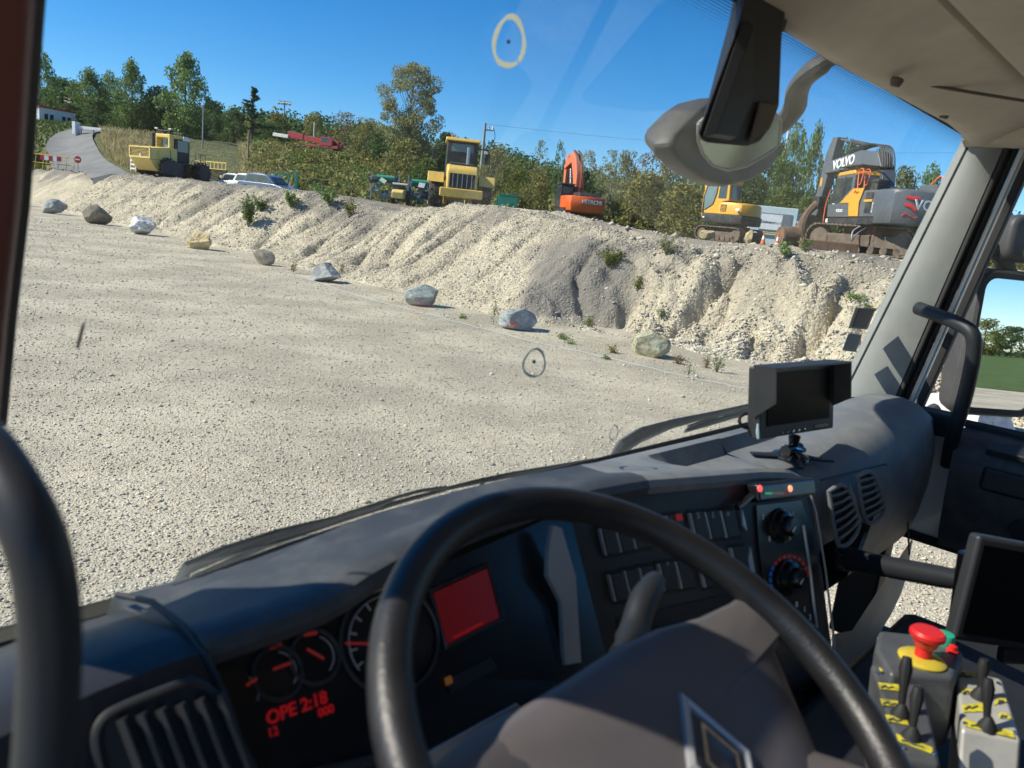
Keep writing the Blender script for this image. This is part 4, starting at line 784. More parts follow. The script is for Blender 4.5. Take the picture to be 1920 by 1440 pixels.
# orange excavator, seen from behind
h = root_at('excavator', 1082, 57, (-.20, .98), 'orange crawler excavator seen from behind, on the bank top', 'excavator', 1.0)
for y in (-1.15, 1.15): track(h, y, 4.2, .95, .6)
MB().box((0, 0, .75), (2.2, 1.9, .6)).build('undercarriage', 'machine_black', h, bevel=.03)
slab([(-1.4, 1.05), (1.8, 1.05), (1.8, 1.3), (-1.4, 1.3)], -1.34, 1.34).build('platform', 'machine_black', h)
slab([(-1.5, 1.3), (.1, 1.3), (.1, 2.15), (-1.5, 2.15)], -1.3, 1.33).build('engine_housing', 'hitachi_orange', h, bevel=.05)
ring = []
for z, k, dx in ((1.05, .80, .35), (1.15, .93, .15), (1.55, 1.0, 0), (2.05, 1.0, 0), (2.14, .97, .05)):
    P = [(-1.5, 1.36), (-2.1, 1.36), (-2.55, 1.2), (-2.8, .6), (-2.86, 0), (-2.8, -.6), (-2.55, -1.2), (-2.1, -1.36), (-1.5, -1.36)]
    ring.append([Vector((min(-1.5, x + dx), y * k, z)) for x, y in P])
c2 = MB().loft(ring, closed=True, cap=True).build('counterweight', 'hitachi_orange', h, bevel=.03, ang=40)
text('lettering', 'HITACHI', .36, 'letter_white', c2, (-2.89, -.2, 1.78), (0, -1, 0), (0, 0, 1), .02, .03)
slab([(-2.3, 2.16), (-.4, 2.16), (-.5, 2.42), (-2.1, 2.42)], -.95, .6).build('engine_cover', 'machine_black', h, bevel=.05)
c3 = slab([(.1, 1.3), (1.75, 1.3), (1.8, 2.1), (1.5, 2.9), (.15, 2.95)], .38, 1.34).build('cab', 'machine_black', h, bevel=.05); MB().bb((.07, .5, 2.2), (.095, 1.24, 2.8)).build('rear_window', 'cab_glass', c3); slab([(.3, 1.9), (1.6, 1.9), (1.4, 2.75), (.3, 2.8)], 1.342, 1.352).build('side_window', 'cab_glass', c3); slab([(.05, 2.95), (1.55, 2.9), (1.5, 3.0), (.1, 3.05)], .33, 1.38).build('roof', 'machine_black', c3)
limb([(.3, 1.5), (.8, 1.4), (1.6, 3.6), (2.6, 4.7), (4.6, 4.3), (4.8, 4.6), (2.6, 5.5), (1.5, 5.0), (.7, 3.8)], -.1, .62, 'boom', 'hitachi_faded', h, .05); limb([(4.0, 5.3), (4.5, 5.45), (5.0, 4.3), (4.6, 1.6), (4.3, 1.6), (4.3, 4.2)], -.1, .42, 'dipper', 'hitachi_faded', h); cyl_rod(h, (1.7, 5.2), (4.1, 5.4), .09, -.1)
for y in (-.55, .35): cyl_rod(h, (.9, 1.6), (2.0, 4.2), .1, y)
hh = MB(); [hh.tube(smoothpath([(.5, y, 2.4), (.6, y, 3.9), (1.5, y, 5.15), (2.6, y, 5.6)], 5), .035, 6) for y in (-.3, -.2, .02, .12)]; hh.build('hoses', 'machine_black', h)
slab([(4.2, 1.6), (4.8, 1.6), (5.2, .7), (4.6, .05), (4.0, .4)], -.7, .5).build('bucket', 'machine_black', h)

# yellow midi excavator under the outside mirror
m_ = root_at('excavator', 1374, 36.5, (-.62, .785), 'yellow-orange midi excavator with rounded tail, below the outside front mirror', 'excavator', .86)
for y in (-.85, .85): track(m_, y, 2.9, .7, .5)
MB().box((0, 0, .6), (1.5, 1.4, .5)).cyl((0, 0, .6), (0, 0, .95), .5, n=20).build('undercarriage', 'machine_black', m_, bevel=.02)
ring = [[Vector((x * k + (1 - k) * .1, y * k, z)) for x, y in [(1.2, 1.05), (.2, 1.1), (-.7, 1.08), (-1.25, .85), (-1.5, .4), (-1.55, 0), (-1.5, -.4), (-1.25, -.85), (-.7, -1.08), (.2, -1.1), (1.2, -1.05)]] for z, k in ((.92, .97), (1.0, 1), (1.38, 1.0))]
MB().loft(ring, closed=True, cap=True).build('lower_body', 'machine_black', m_, bevel=.02)
ring = [[Vector((x * k + (1 - k) * .1, y * k, z)) for x, y in [(.15, 1.06), (-.6, 1.06), (-1.15, .85), (-1.42, .4), (-1.48, 0), (-1.42, -.4), (-1.15, -.85), (-.6, -1.06), (.15, -1.06)]] for z, k in ((1.39, 1.0), (1.9, 1), (2.02, .95))]
bd = MB().loft(ring, closed=True, cap=True).build('engine_cover', 'jcb_yellow', m_, bevel=.03)
slab([(-.35, 1.55), (0.02, 1.55), (0.02, 1.9), (-.35, 1.9)], 1.072, 1.085).build('vent_grille', 'machine_black', bd)
sl_ = MB(); [sl_.bb((-.34, 1.085, 1.57 + .07 * i), (.01, 1.1, 1.60 + .07 * i)) for i in range(5)]; sl_.build('louvre', 'jcb_yellow', bd, smooth=False)
c4 = slab([(1.12, 1.39), (1.12, 1.5), (.55, 1.85), (.4, 2.35), (.35, 3.05), (-.35, 3.05), (-.42, 2.1), (.0, 2.02), (.12, 1.39)], .0, 1.04).build('cab', 'jcb_yellow', m_, bevel=.04)
slab([(1.14, 1.55), (.62, 1.88), (.48, 2.4), (.44, 2.98), (1.0, 2.98), (1.2, 2.3)], .06, 1.03).build('side_window', 'pale_glass', c4); slab([(-.24, 2.2), (.28, 2.2), (.26, 2.95), (-.22, 2.95)], 1.042, 1.052).build('side_window', 'cab_glass', c4); MB().bb((-.445, .12, 2.2), (-.43, .9, 2.92)).build('rear_window', 'cab_glass', c4); slab([(1.02, 3.0), (1.0, 3.1), (-.36, 3.12), (-.38, 3.02)], -.02, 1.06).build('roof', 'jcb_yellow', c4, bevel=.03); MB().tube([(1.22, 1.0, 1.4), (1.24, 1.0, 2.3), (1.02, 1.0, 3.0)], .045, 6).build('front_post', 'machine_black', c4)
limb([(1.1, 1.3), (1.4, 1.2), (1.6, 2.6), (1.9, 3.7), (2.5, 4.3), (2.4, 4.6), (1.6, 4.1), (1.25, 3.0)], -.3, .3, 'boom', 'jcb_yellow', m_); limb([(2.3, 4.8), (2.6, 4.7), (2.5, 4.1), (2.05, 1.2), (1.85, 1.2)], -.3, .22, 'dipper', 'jcb_yellow', m_)
rail(m_, [(1.45, .7, 1.2), (1.5, .7, 2.3), (1.35, .65, 3.1)], 'jcb_yellow', .05, 'guard_rail')
MB().bb((-1.2, 1.08, 1.62), (-.95, 1.0, 1.72)).build('badge', 'letter_white', bd); MB().bb((1.0, 1.03, 1.15), (1.12, 1.07, 1.22)).build('badge', 'letter_white', m_)

def wheel(e, x, y, r, wd, rim='machine_yellow', mt='tyre', n=28):
    pr = [(r * .55, -wd / 2), (r * .9, -wd / 2), (r, -wd * .32), (r, wd * .32), (r * .9, wd / 2), (r * .55, wd / 2)]
    t = MB().lathe(pr, (x, y, r), (0, 1, 0), n).build('wheel', mt, e); MB().lathe([(.02, -wd * .3), (r * .56, -wd * .36), (r * .56, wd * .36), (.02, wd * .3)], (x, y, r), (0, 1, 0), 20).build('rim', rim, t)
    tl = MB()
    for i in range(n): a = 2 * math.pi * i / n; tl.box((x + math.cos(a) * r, y, r + math.sin(a) * r), (.06, wd * .9, .08), Euler((0, -a, .5 if i % 2 else -.5)).to_matrix())
    tl.build('tread', mt, t, smooth=False)
def loader(px, d, fwd, body, scale, label, ext=True):
    e = root_at('wheel_loader', px, d, fwd, label, 'wheel loader', scale)
    for x in (-1.6, 1.6):
        for y in (-1.1, 1.1): wheel(e, x, y, .78, .62, body)
    hd = slab([(-3.2, 1.05), (-.7, 1.05), (-.7, 2.15), (-1.2, 2.22), (-2.7, 2.1), (-3.05, 1.98), (-3.2, 1.75)], -.68, .68).build('engine_hood', body, e, bevel=.09, seg=3)
    slab([(-3.23, 1.1), (-3.2, 1.1), (-3.2, 1.72), (-3.23, 1.72)], -.56, .56).build('grille', 'machine_black', hd)
    for i in range(11): MB().bb((-3.26, -.52 + .104 * i - .016, 1.12), (-3.225, -.52 + .104 * i + .016, 1.70)).build('grille_bar', 'steel' if i % 2 else 'machine_black', hd)
    MB().box((-2.6, 0, 2.14), (.16, 1.1, .05), (0, .12, 0)).build('air_slot', 'machine_black', hd)
    MB().bb((-3.0, -1.2, .85), (-1.0, 1.2, 1.06)).build('rear_frame', 'machine_black', e, bevel=.03); MB().bb((-3.35, -.95, .7), (-2.9, .95, 1.08)).build('rear_bumper', body, e, bevel=.05)
    for y in (-1, 1):
        slab([(-2.55, 1.3), (-2.3, 1.75), (-.85, 1.75), (-.6, 1.3), (-.75, 1.3), (-.95, 1.66), (-2.2, 1.66), (-2.42, 1.3)], y * 1.15 - .36, y * 1.15 + .36).build('fender', body, e, bevel=.03)
        MB().bb((-1.0, y * 1.15 - .2, .9), (-.1, y * 1.15 + .2, 1.5)).build('step_box', body, e, bevel=.03)
    cb = slab([(-.85, 1.75), (.75, 1.6), (.85, 2.3), (.6, 3.25), (-.75, 3.3), (-.95, 2.4)], -.72, .72).build('cab', 'machine_black', e, bevel=.04); slab([(-1.0, 3.3), (.75, 3.25), (.7, 3.4), (-.9, 3.44)], -.8, .8).build('roof', body, cb, bevel=.04)
    MB().prism([(-.56, 0), (.56, 0), (.5, .92), (-.5, .92)], (-.93, 0, 2.28), (0, 1, 0), (.17, 0, .98), (-.02, 0, 0)).build('rear_window', 'pale_glass', cb)
    for y in (-1, 1): slab([(-.75, 2.2), (.7, 2.1), (.5, 3.15), (-.65, 3.2)], y * .722 - .006, y * .722 + .006).build('side_window', 'pale_glass', cb)
    MB().cyl((-1.6, -.25, 2.15), (-1.6, -.25, 3.0), .075).build('exhaust', 'steel', e)
    for y in (-1, 1): rail(e, [(-.2, y * .72, 3.1), (-.1, y * 1.25, 3.05), (-.1, y * 1.25, 2.7)], 'machine_black', .03, 'mirror_arm'); MB().bb((-.14, y * 1.25 - .13, 2.45), (-.08, y * 1.25 + .13, 2.9)).build('side_mirror', 'machine_black', e, bevel=.02)
    for y in (-1.32,): rail(e, [(-.6, y, 1.5), (-.6, y, 2.3), (-1.6, y, 2.3), (-1.6, y, 1.75)], 'machine_black', .025)
    for y in (-.55, .55): limb([(.7, 1.9), (1.1, 2.1), (2.6, 1.2), (3.1, .6), (2.8, .45), (1.6, 1.3)], y, .18, 'lift_arm', body, e)
    slab([(.5, .75), (2.0, .75), (2.0, 1.5), (.9, 1.7), (.5, 1.5)], -.5, .5).build('front_frame', body, e, bevel=.03)
    slab([(2.95, .15), (3.1, .95), (3.4, 1.3), (3.35, 1.0), (3.25, .5), (3.5, .2), (4.1, .12), (4.1, .05), (3.1, .05)], -1.4, 1.4).build('bucket', 'machine_black' if body != 'machine_white' else body, e, bevel=.02)
    MB().cyl((-.4, .5, 3.44), (-.4, .5, 3.58), .06).build('beacon', 'rail_orange', e)
    return e
loader(856, 38, (-.13, .99), 'machine_yellow', 1.0, 'yellow wheel loader with black grille seen from behind, on the bank top')
loader(1200, 72, (.93, .36), 'machine_white', .78, 'small white wheel loader in the distance, right of the orange excavator')

# landfill compactor on the left
e = root_at('compactor', 326, 60, (.37, .93), 'yellow landfill compactor with spiked wheels and a railed cab, on the left bank top', 'compactor', .85, dz=.12)
Yc = 'compactor_yellow'
hd = slab([(-3.6, 1.45), (-.8, 1.45), (-.8, 2.55), (-1.6, 2.6), (-3.7, 2.35)], -1.15, 1.15).build('engine_hood', Yc, e, bevel=.04)
fr = MB(); [fr.bb(*b_) for b_ in (((-3.8, -1.2, 1.45), (-3.66, 1.2, 1.6)), ((-3.8, -1.2, 2.3), (-3.66, 1.2, 2.42)), ((-3.8, -1.2, 1.6), (-3.66, -1.08, 2.3)), ((-3.8, 1.08, 1.6), (-3.66, 1.2, 2.3)))]; fr.build('grille_frame', Yc, hd, bevel=.015)
MB().bb((-3.72, -1.08, 1.6), (-3.705, 1.08, 2.3)).build('grille', 'machine_black', hd)
for i in range(6): MB().bb((-3.75, -1.05, 1.66 + .11 * i), (-3.722, 1.05, 1.70 + .11 * i)).build('grille_bar', 'machine_yellow', hd)
text('lettering', '6', .42, 'letter_white', hd, (-3.77, -.05, 1.66), (0, -1, 0), (0, 0, 1), .01, .02)
slab([(-3.72, 1.44), (-3.2, .75), (-2.9, .5), (-.8, .5), (-.8, 1.44)], -1.15, 1.15).build('rear_belly', Yc, e, bevel=.05)
slab([(-3.0, .35), (-.7, .2), (-.7, 1.42), (-2.6, 1.42), (-3.1, 1.1)], -1.78, -1.66).build('side_box', 'machine_black', e, bevel=.03); slab([(-3.0, 1.6), (-2.75, 1.6), (-2.75, 2.2), (-3.0, 2.2)], -1.17, -1.152).build('hatch', 'machine_yellow', hd); slab([(-1.6, 1.5), (-1.55, 1.5), (-1.55, 2.4), (-1.6, 2.4)], -1.165, -1.152).build('hatch_seam', 'machine_black', hd)
cb = MB(); cb.bb((-.9, -.75, 2.5), (-.78, .95, 3.75)); cb.bb((-.78, -.85, 3.45), (.75, 1.0, 3.75)); cb.bb((-1.3, -.75, 3.45), (-.9, .95, 3.75)); cb.bb((-1.3, .75, 2.55), (-.9, .95, 3.45)); cb.bb((-1.3, -.75, 2.55), (-.9, -.55, 3.45)); cb = cb.build('cab', Yc, e, bevel=.05)
MB().bb((-.93, -.45, 2.72), (-.905, .6, 3.35)).build('rear_window', 'pale_glass', cb); MB().bb((-.7, -.85, 1.5), (.9, .9, 3.45)).build('cab_body', 'machine_black', cb, bevel=.04); MB().bb((-.5, -.87, 2.4), (.7, -.852, 3.35)).build('side_window', 'cab_glass', cb); MB().bb((.0, -1.05, 3.35), (.75, -.86, 3.7)).build('air_unit', 'machine_white', cb, bevel=.03)
rr = MB(); rr.tube([(-1.2, -.7, 4.05), (-1.2, .9, 4.05)], .025, 5); rr.tube([(.6, -.7, 4.05), (.6, .9, 4.05)], .025, 5); rr.tube([(-1.2, -.7, 4.05), (.6, -.7, 4.05)], .025, 5); rr.tube([(-1.2, .9, 4.05), (.6, .9, 4.05)], .025, 5)
for i in range(8): rr.tube([(-1.2, -.7 + 1.6 * i / 7, 3.74), (-1.2, -.7 + 1.6 * i / 7, 4.05)], .02, 5)
for i in range(6): rr.tube([(-1.2 + 1.8 * i / 5, -.7, 3.74), (-1.2 + 1.8 * i / 5, -.7, 4.05)], .02, 5)
rr.build('roof_rail', 'machine_black', cb, smooth=False)
for y in (-.7, .9): MB().box((-1.2, y, 4.2), (.12, .3, .1)).build('work_light', 'machine_white', cb)
MB().cyl((-1.75, .62, 2.5), (-1.75, .62, 3.75), .17, n=16).build('exhaust', 'machine_black', e)
MB().bb((-.6, -1.6, 1.35), (2.2, 1.6, 1.45)).build('walkway', 'machine_black', e)
wr = MB()
for pth in ([(.9, -1.5, 1.45), (.9, -1.5, 2.4), (2.1, -1.5, 2.4), (2.1, -1.5, 1.45)], [(.9, -1.5, 1.9), (2.1, -1.5, 1.9)], [(1.5, -1.5, 1.45), (1.5, -1.5, 2.4)], [(2.1, -1.5, 2.4), (2.1, 1.5, 2.4)], [(-3.0, 1.5, 1.45), (-3.0, 1.5, 2.7), (-1.6, 1.5, 2.7), (-1.6, 1.5, 1.45)]): wr.tube(pth, .03, 5)
wr.build('walkway_rail', 'machine_black', e, smooth=False)
ld = MB(); ld.bb((-3.0, 1.3, .3), (-2.9, 1.36, 1.5)); ld.bb((-3.0, 1.9, .3), (-2.9, 1.96, 1.5)); [ld.bb((-3.0, 1.36, .45 + .35 * i), (-2.9, 1.9, .6 + .35 * i)) for i in range(3)]; ld.build('ladder', 'machine_white', e)
for x in (-2.0, 2.0):
    for y in (-1.1, 1.1):
        dr = MB().lathe([(.1, -.5), (.72, -.5), (.72, .5), (.1, .5)], (x, y, .85), (0, 1, 0), 24).build('drum_wheel', 'machine_black', e); sp = MB()
        for k in range(14):
            for j in range(4): a = 2 * math.pi * (k + .5 * (j % 2)) / 14; sp.box((x + math.cos(a) * .8, y - .38 + .25 * j, .85 + math.sin(a) * .8), (.16, .12, .14), Euler((0, -a, 0)).to_matrix())
        sp.build('tooth', 'machine_black', dr, smooth=False)
for y in (-.9, .9): limb([(2.0, 1.2), (2.4, 1.6), (4.3, .9), (4.3, .6), (2.4, 1.0)], y, .2, 'push_arm', Yc, e)
bl = slab([(4.3, .1), (4.45, .1), (4.55, .7), (4.45, 1.35), (4.3, 1.35), (4.38, .7)], -1.9, 1.9).build('blade', 'machine_black', e); gr = MB().bb((4.28, -1.95, 1.95), (4.38, 1.95, 2.05)); gr.bb((4.28, -1.95, 1.35), (4.38, 1.95, 1.42)); gr.build('blade_screen', Yc, bl)
for i in range(9): MB().box((4.33, -1.85 + 3.7 * i / 8, 1.66), (.07, .08, .56)).build('screen_bar', Yc, bl, smooth=False)
for y in (-1.5, 1.5): MB().box((4.2, y, .7), (.3, .3, .25)).build('blade_bracket', Yc, bl, bevel=.03)

# red mobile crane on the hill
e = root_at('mobile_crane', 586, 100, (.97, -.25), 'red mobile crane with its long boom lowered, on the shrub hill', 'crane', .85, dz=.35)
MB().box((-.2, 0, 1.9), (8.2, .75, .75), (0, .10, 0)).build('boom', 'crane_red', e, bevel=.05); MB().box((-3.2, 0, 2.25), (2.6, .9, .9), (0, .10, 0)).build('boom_base', 'crane_red', e, bevel=.05); MB().box((3.5, 0, 1.5), (1.6, .55, .55), (0, .3, 0)).build('boom_tip', 'crane_red', e, bevel=.04)
MB().bb((-4.2, -1.2, .75), (4.2, 1.2, 1.15)).build('chassis', 'crane_red', e, bevel=.05)
cc = slab([(1.4, 1.1), (3.3, 1.1), (3.3, 1.9), (2.6, 2.35), (1.4, 2.35)], -1.25, -.1).build('cab', 'crane_red', e, bevel=.05); slab([(1.55, 1.6), (2.9, 1.6), (2.6, 2.25), (1.55, 2.25)], -1.262, -1.252).build('side_window', 'cab_glass', cc)
for x in (-3.2, -1.6, 1.2, 2.8):
    for y in (-1.05, 1.05): wheel(e, x, y, .55, .4, 'crane_red', n=16)
MB().box((-5.6, 0, 2.1), (2.6, 1.2, .5), (0, .06, 0)).build('jib', 'machine_white', e, bevel=.05)

# green frame, baler, skip, container and small things
e = root_at('lifting_frame', 531, 56, (0, 1), 'green steel frame with an orange cylinder on the bank top', 'frame', 1, dz=.2)
for x, hgt in ((-.85, 1.75), (.62, 1.5)): MB().bb((-.09, x - .1, 0), (.09, x + .1, hgt)).build('post', 'green_paint', e, bevel=.02)
MB().bb((-.07, -.45, 1.42), (.07, .52, 1.53)).build('crossbar', 'green_paint', e); MB().tube([(0, -.1, .1), (0, -.32, 1.4)], .06, 8).build('brace', 'green_paint', e); MB().tube([(-.1, -.5, .55), (-.1, .1, .75), (-.1, .45, .6)], .12, 8).build('cylinder', 'rail_orange', e); rail(e, [(.3, -1.6, 0), (.3, -1.6, 1.2), (.3, -2.6, 1.2), (.3, -2.6, 0)], 'machine_black', .03, 'hoop')
e = root_at('farm_implement', 748, 48, (0, 1), 'grey and green folded farm implement beside the wheel loader', 'implement', 1, dz=.45)
for k in range(46):
    x = random.uniform(-1.6, 1.75); z = random.uniform(.2, 1.25); MB().box((random.uniform(-.5, .5), x, z), (random.uniform(.03, .06), random.uniform(.25, .6), random.uniform(.2, .5)), (random.uniform(-.6, .6), random.uniform(-.5, .5), random.uniform(-.6, .6))).build('plate', ['grey_plastic', 'grey_plastic', 'machine_black', 'green_dark'][k % 4], e, smooth=False)
for y, z in ((-1.2, 1.3), (.95, 1.35)): MB().cyl((0, y - .55, z), (0, y + .55, z), .14).build('roller', 'green_paint', e); MB().bb((.02, y - .6, z - .32), (.08, y + .6, z - .12)).build('cover', 'green_dark', e)
for y in (-1.62, -.45, .12, 1.78): MB().bb((-.1, y - .04, 0), (-.02, y + .04, 1.62)).build('upright', 'grey_plastic', e)
e = root_at('small_tractor', 747, 46.5, (0, -1), 'small pale yellow tractor in front of the grey implement', 'tractor', .9, dz=.3)
slab([(-.2, .3), (.9, .3), (.95, .7), (.8, .85), (-.2, .9)], -.38, .38).build('hood', 'compactor_yellow', e, bevel=.06); MB().box((-.4, 0, 1.0), (.4, .5, .6)).build('seat', 'machine_black', e, bevel=.05); MB().bb((-.6, -.5, 1.2), (.1, .5, 1.3)).build('dash_cowl', 'machine_white', e, bevel=.03)
for y in (-.5, .5): wheel(e, -.4, y, .42, .22, 'compactor_yellow', n=14); MB().bb((-.75, y - .03, .5), (-.68, y + .03, 1.9)).build('roll_bar', 'machine_black', e)
e = root_at('skip', 951, 60, (0, 1), 'green steel skip on the bank top left of the orange excavator', 'skip', 1, dz=.45)
MB().box((0, 0, .75), (1.2, 1.35, 1.2), taper=(1.05, 1.12)).build('body', 'green_paint', e, bevel=.03); MB().box((0, -.02, 1.36), (1.3, 1.55, .08)).build('rim', 'green_paint', e)
for y in (-.4, 0, .4): MB().cyl((-.66, y, .55), (-.62, y, .55), .09).build('badge', 'pale_blue_paint', e)
MB().box((0, .75, .7), (.8, .3, .9)).build('cheek', 'green_dark', e, bevel=.04)
e = root_at('container', 1458, 41, (.25, .97), 'pale blue steel container with a white name board, behind the yellow excavator', 'container', 1.0, dz=.1)
bx = MB().bb((0, -1.0, .5), (1.8, 1.35, 1.95)).build('body', 'pale_blue_paint', e, bevel=.03); MB().prism([(-1.0, .5), (-1.0, 1.75), (-1.7, 1.6), (-1.7, .5)], (.2, 0, 0), (0, 1, 0), (0, 0, 1), (1.4, 0, 0)).build('slanted_end', 'pale_blue_paint', e, bevel=.02); MB().prism([(-.55, .05), (1.0, .05), (1.2, .5), (-.6, .5)], (.1, 0, 0), (0, 1, 0), (0, 0, 1), (1.2, 0, 0)).build('hopper', 'pale_blue_paint', e, bevel=.02)
MB().bb((-.03, -.75, .72), (-.005, .82, 1.62)).build('board_frame', 'steel', bx); bd_ = MB().bb((-.045, -.28, .78), (-.033, .78, 1.56)).build('name_board', 'board_white', bx)
text('lettering', 'Dubvero', .2, 'letter_dark', e, (-.05, .40, 1.15), (0, -1, 0), (0, 0, 1), .002, .02); text('lettering', 'tech', .2, 'letter_grey', e, (-.05, -.10, 1.15), (0, -1, 0), (0, 0, 1), .002)
MB().tube(smoothpath([(-.08, -1.05, 1.6), (-.1, -1.3, 1.75), (-.1, -1.5, 1.5), (-.1, -1.3, 1.2), (-.08, -1.1, 1.1)], 5), .04, 6).build('hose_coil', 'machine_black', e); MB().tube([(-.1, -1.0, 1.3), (-.1, -1.5, .95)], .06, 8).build('ram', 'machine_white', e)
def hitpx(px, py, dz=0): q = hit(px, py, 20, 60); return q + Vector((0, 0, dz))
for px, lab in ((1431, 'left of the two red and white cones before the pale container'), (1458, 'right of the two red and white cones before the pale container')):
    q = gd(px, 450, 33); e = empty('traffic_cone', (q.x, 33, Hs(q.x, 33)), 0, lab, 'cone', 'traffic cones'); e.scale = (.75,) * 3; MB().box((0, 0, .03), (.36, .36, .06)).build('base', 'machine_black', e, bevel=.02); MB().cyl((0, 0, .06), (0, 0, .3), .14, .09).build('lower_cone', 'cone_orange', e); MB().cyl((0, 0, .3), (0, 0, .5), .09, .05).build('white_band', 'letter_white', e); MB().cyl((0, 0, .5), (0, 0, .7), .05, .03).build('upper_cone', 'cone_orange', e)
q = gd(1446, 440, 33.2); tag(MB().tube([(q.x - .35, 33.2, Hs(q.x, 33.2) + .52), (q.x + .35, 33.2, Hs(q.x, 33.2) + .50)], .03, 6).build('barrier_bar', 'barrier_yellow'), 'yellow bar laid between the two traffic cones', 'bar')
q = gd(1495, 440, 33.5); g = Hs(q.x, 33.5); e = empty('rotten_log', (q.x, 33.5, g), .15, 'thick dark rotten log lying in front of the grapple', 'log')
lg = MB().tube([(-.75, 0, .42), (-.3, .02, .45), (.2, -.02, .42), (.8, 0, .45)], [.42, .45, .40, .36], 16).build('bark', 'log_brown', e); MB().cyl((-.77, 0, .42), (-.74, 0, .42), .38, n=16).build('cut_face', 'rust', e)
q = gd(1530, 430, 33); g = Hs(q.x, 33); e = empty('grapple', (q.x, 33.2, g), .3, 'dark mossy grapple leaning beside the grey excavator dipper', 'grapple')
for s_ in (-1, 1): MB().tube(smoothpath([(s_ * .1, 0, 1.9), (s_ * .5, 0, 1.4), (s_ * .55, 0, .8), (s_ * .15, 0, .25)], 5), [.16] * 15 + [.05], 8).build('claw', 'log_brown', e)
MB().bb((-.18, -.2, 1.7), (.18, .2, 2.2)).build('head', 'machine_black', e, bevel=.05)
q = gd(1545, 470, 29.2); g = Hs(q.x, 29.2); e = empty('steel_trough', (q.x, 28.8, g), -.12, 'rusty orange-brown steel beam lying before the excavator track', 'beam'); MB().bb((-.95, -.25, 0), (.95, .25, .42)).build('web', 'rust', e, bevel=.03); MB().bb((-.99, -.3, .06), (-.955, .3, .46)).build('end_plate', 'rust', e)
for px, d, sx, lab in ((1328, 35.5, .75, 'pale squared stone block at the left track of the yellow excavator'), (1404, 35, .45, 'small tilted stone slab right of the yellow excavator track')):
    q = gd(px, 445, d); boulder((q.x, d, Hs(q.x, d)), sx, .42 if sx > .5 else .6, .5, 'rock_ochre', int(px), lab, 14, .1, .02)
e = root_at('sprayer', 1690, 38, (1, 0), 'green and white farm machine half hidden under the grey excavator tail', 'machine', 1, dz=.2); MB().bb((-.9, -.4, .35), (.8, .4, .5)).build('tray', 'green_paint', e, bevel=.03); MB().bb((-.75, -.35, .5), (.5, .35, .72)).build('tank', 'green_dark', e, bevel=.05); MB().bb((.5, -.36, .42), (1.0, .36, .72)).build('end_tank', 'machine_white', e, bevel=.05)
for x in (-.6, .6): wheel(e, x, -.3, .3, .2, 'green_paint', n=12)

# cars whose roofs show over the bank
def car(px, d, fwd, mt, label):
    e = root_at('parked_car', px, d, fwd, label, 'car', group='cars parked behind the bank', dz=-.1)
    slab([(-2.1, .3), (2.1, .3), (2.15, .65), (1.2, .85), (-2.0, .9), (-2.15, .6)], -.85, .85).build('body', mt, e, bevel=.07, seg=3); r_ = slab([(-1.7, .88), (1.2, .86), (.5, 1.38), (.1, 1.45), (-1.0, 1.45), (-1.4, 1.35)], -.72, .72).build('roof', mt, e, bevel=.06, seg=3)
    for y in (-1, 1): slab([(-1.45, .92), (1.0, .9), (.4, 1.32), (-1.2, 1.34)], y * .726 - .006, y * .726 + .006).build('side_window', 'cab_glass', e)
    MB().prism([(-.62, 0), (.62, 0), (.56, .62), (-.56, .62)], (1.14, 0, .92), (0, 1, 0), (-.8, 0, .6), (.02, 0, .02)).build('windscreen', 'cab_glass', e)
    for x in (-1.35, 1.35):
        for y in (-.78, .78): wheel(e, x, y, .32, .2, 'steel', n=14)
car(455, 60, (.9, -.44), 'car_silver', 'silver parked car, leftmost of the three behind the bank'); car(480, 57, (.9, -.44), 'car_white', 'white parked car in the middle of the three behind the bank'); car(502, 54, (.9, -.44), 'car_blue', 'dark blue parked car, rightmost of the three behind the bank')

# hut, house, poles, signs, barriers
e = empty('office_hut', gd(82, 239, 138) * 1, -.55, 'white flat-roofed office hut with red roof edge on the left hill', 'hut'); q = gd(82, 239, 138); e.location = (q.x, 138, q.z)
bw = MB().bb((-4.6, -3, -1.2), (4.6, 3, 2.9)).build('wall', 'wall_white', e); MB().bb((-4.75, -3.15, 2.9), (4.75, 3.15, 3.15)).build('roof', 'trim_red', e)
for x in (-2.6, -1.7, 1.6, 2.5): w_ = MB().bb((x - .4, -3.04, 1.0), (x + .4, -2.99, 2.1)).build('window', 'board_white', e); MB().bb((x - .32, -3.06, 1.08), (x + .32, -3.045, 2.02)).build('pane', 'window_dark', w_)
for y in (-1.9, -1.0, 1.0, 1.9): w_ = MB().bb((4.59, y - .38, 1.0), (4.64, y + .38, 2.1)).build('window', 'board_white', e); MB().bb((4.645, y - .3, 1.08), (4.66, y + .3, 2.02)).build('pane', 'window_dark', w_)
for y in (-1.2, .6): w_ = MB().bb((-4.64, y - .5, 1.0), (-4.59, y + .5, 2.1)).build('window', 'board_white', e); MB().bb((-4.66, y - .4, 1.08), (-4.645, y + .4, 2.02)).build('pane', 'window_dark', w_)
q = gd(118, 192, 185); e = empty('house', (q.x, 185, q.z - 3), -.2, 'cream house with a grey roof among the trees on the left hill', 'house'); MB().bb((-1, -3, -2), (7.5, 3, 4.2)).build('wall', 'wall_cream', e); MB().prism([(-7.5, 0), (1.5, 0), (0, 2.6), (-6, 2.6)], (0, -3.6, 2.2), (1, 0, 0), (0, 0, 1), (0, 7, 0)).build('roof', 'roof_grey', e); MB().bb((-7, -3, -2), (-1, 3, 2.2)).build('wing', 'wall_cream', e)
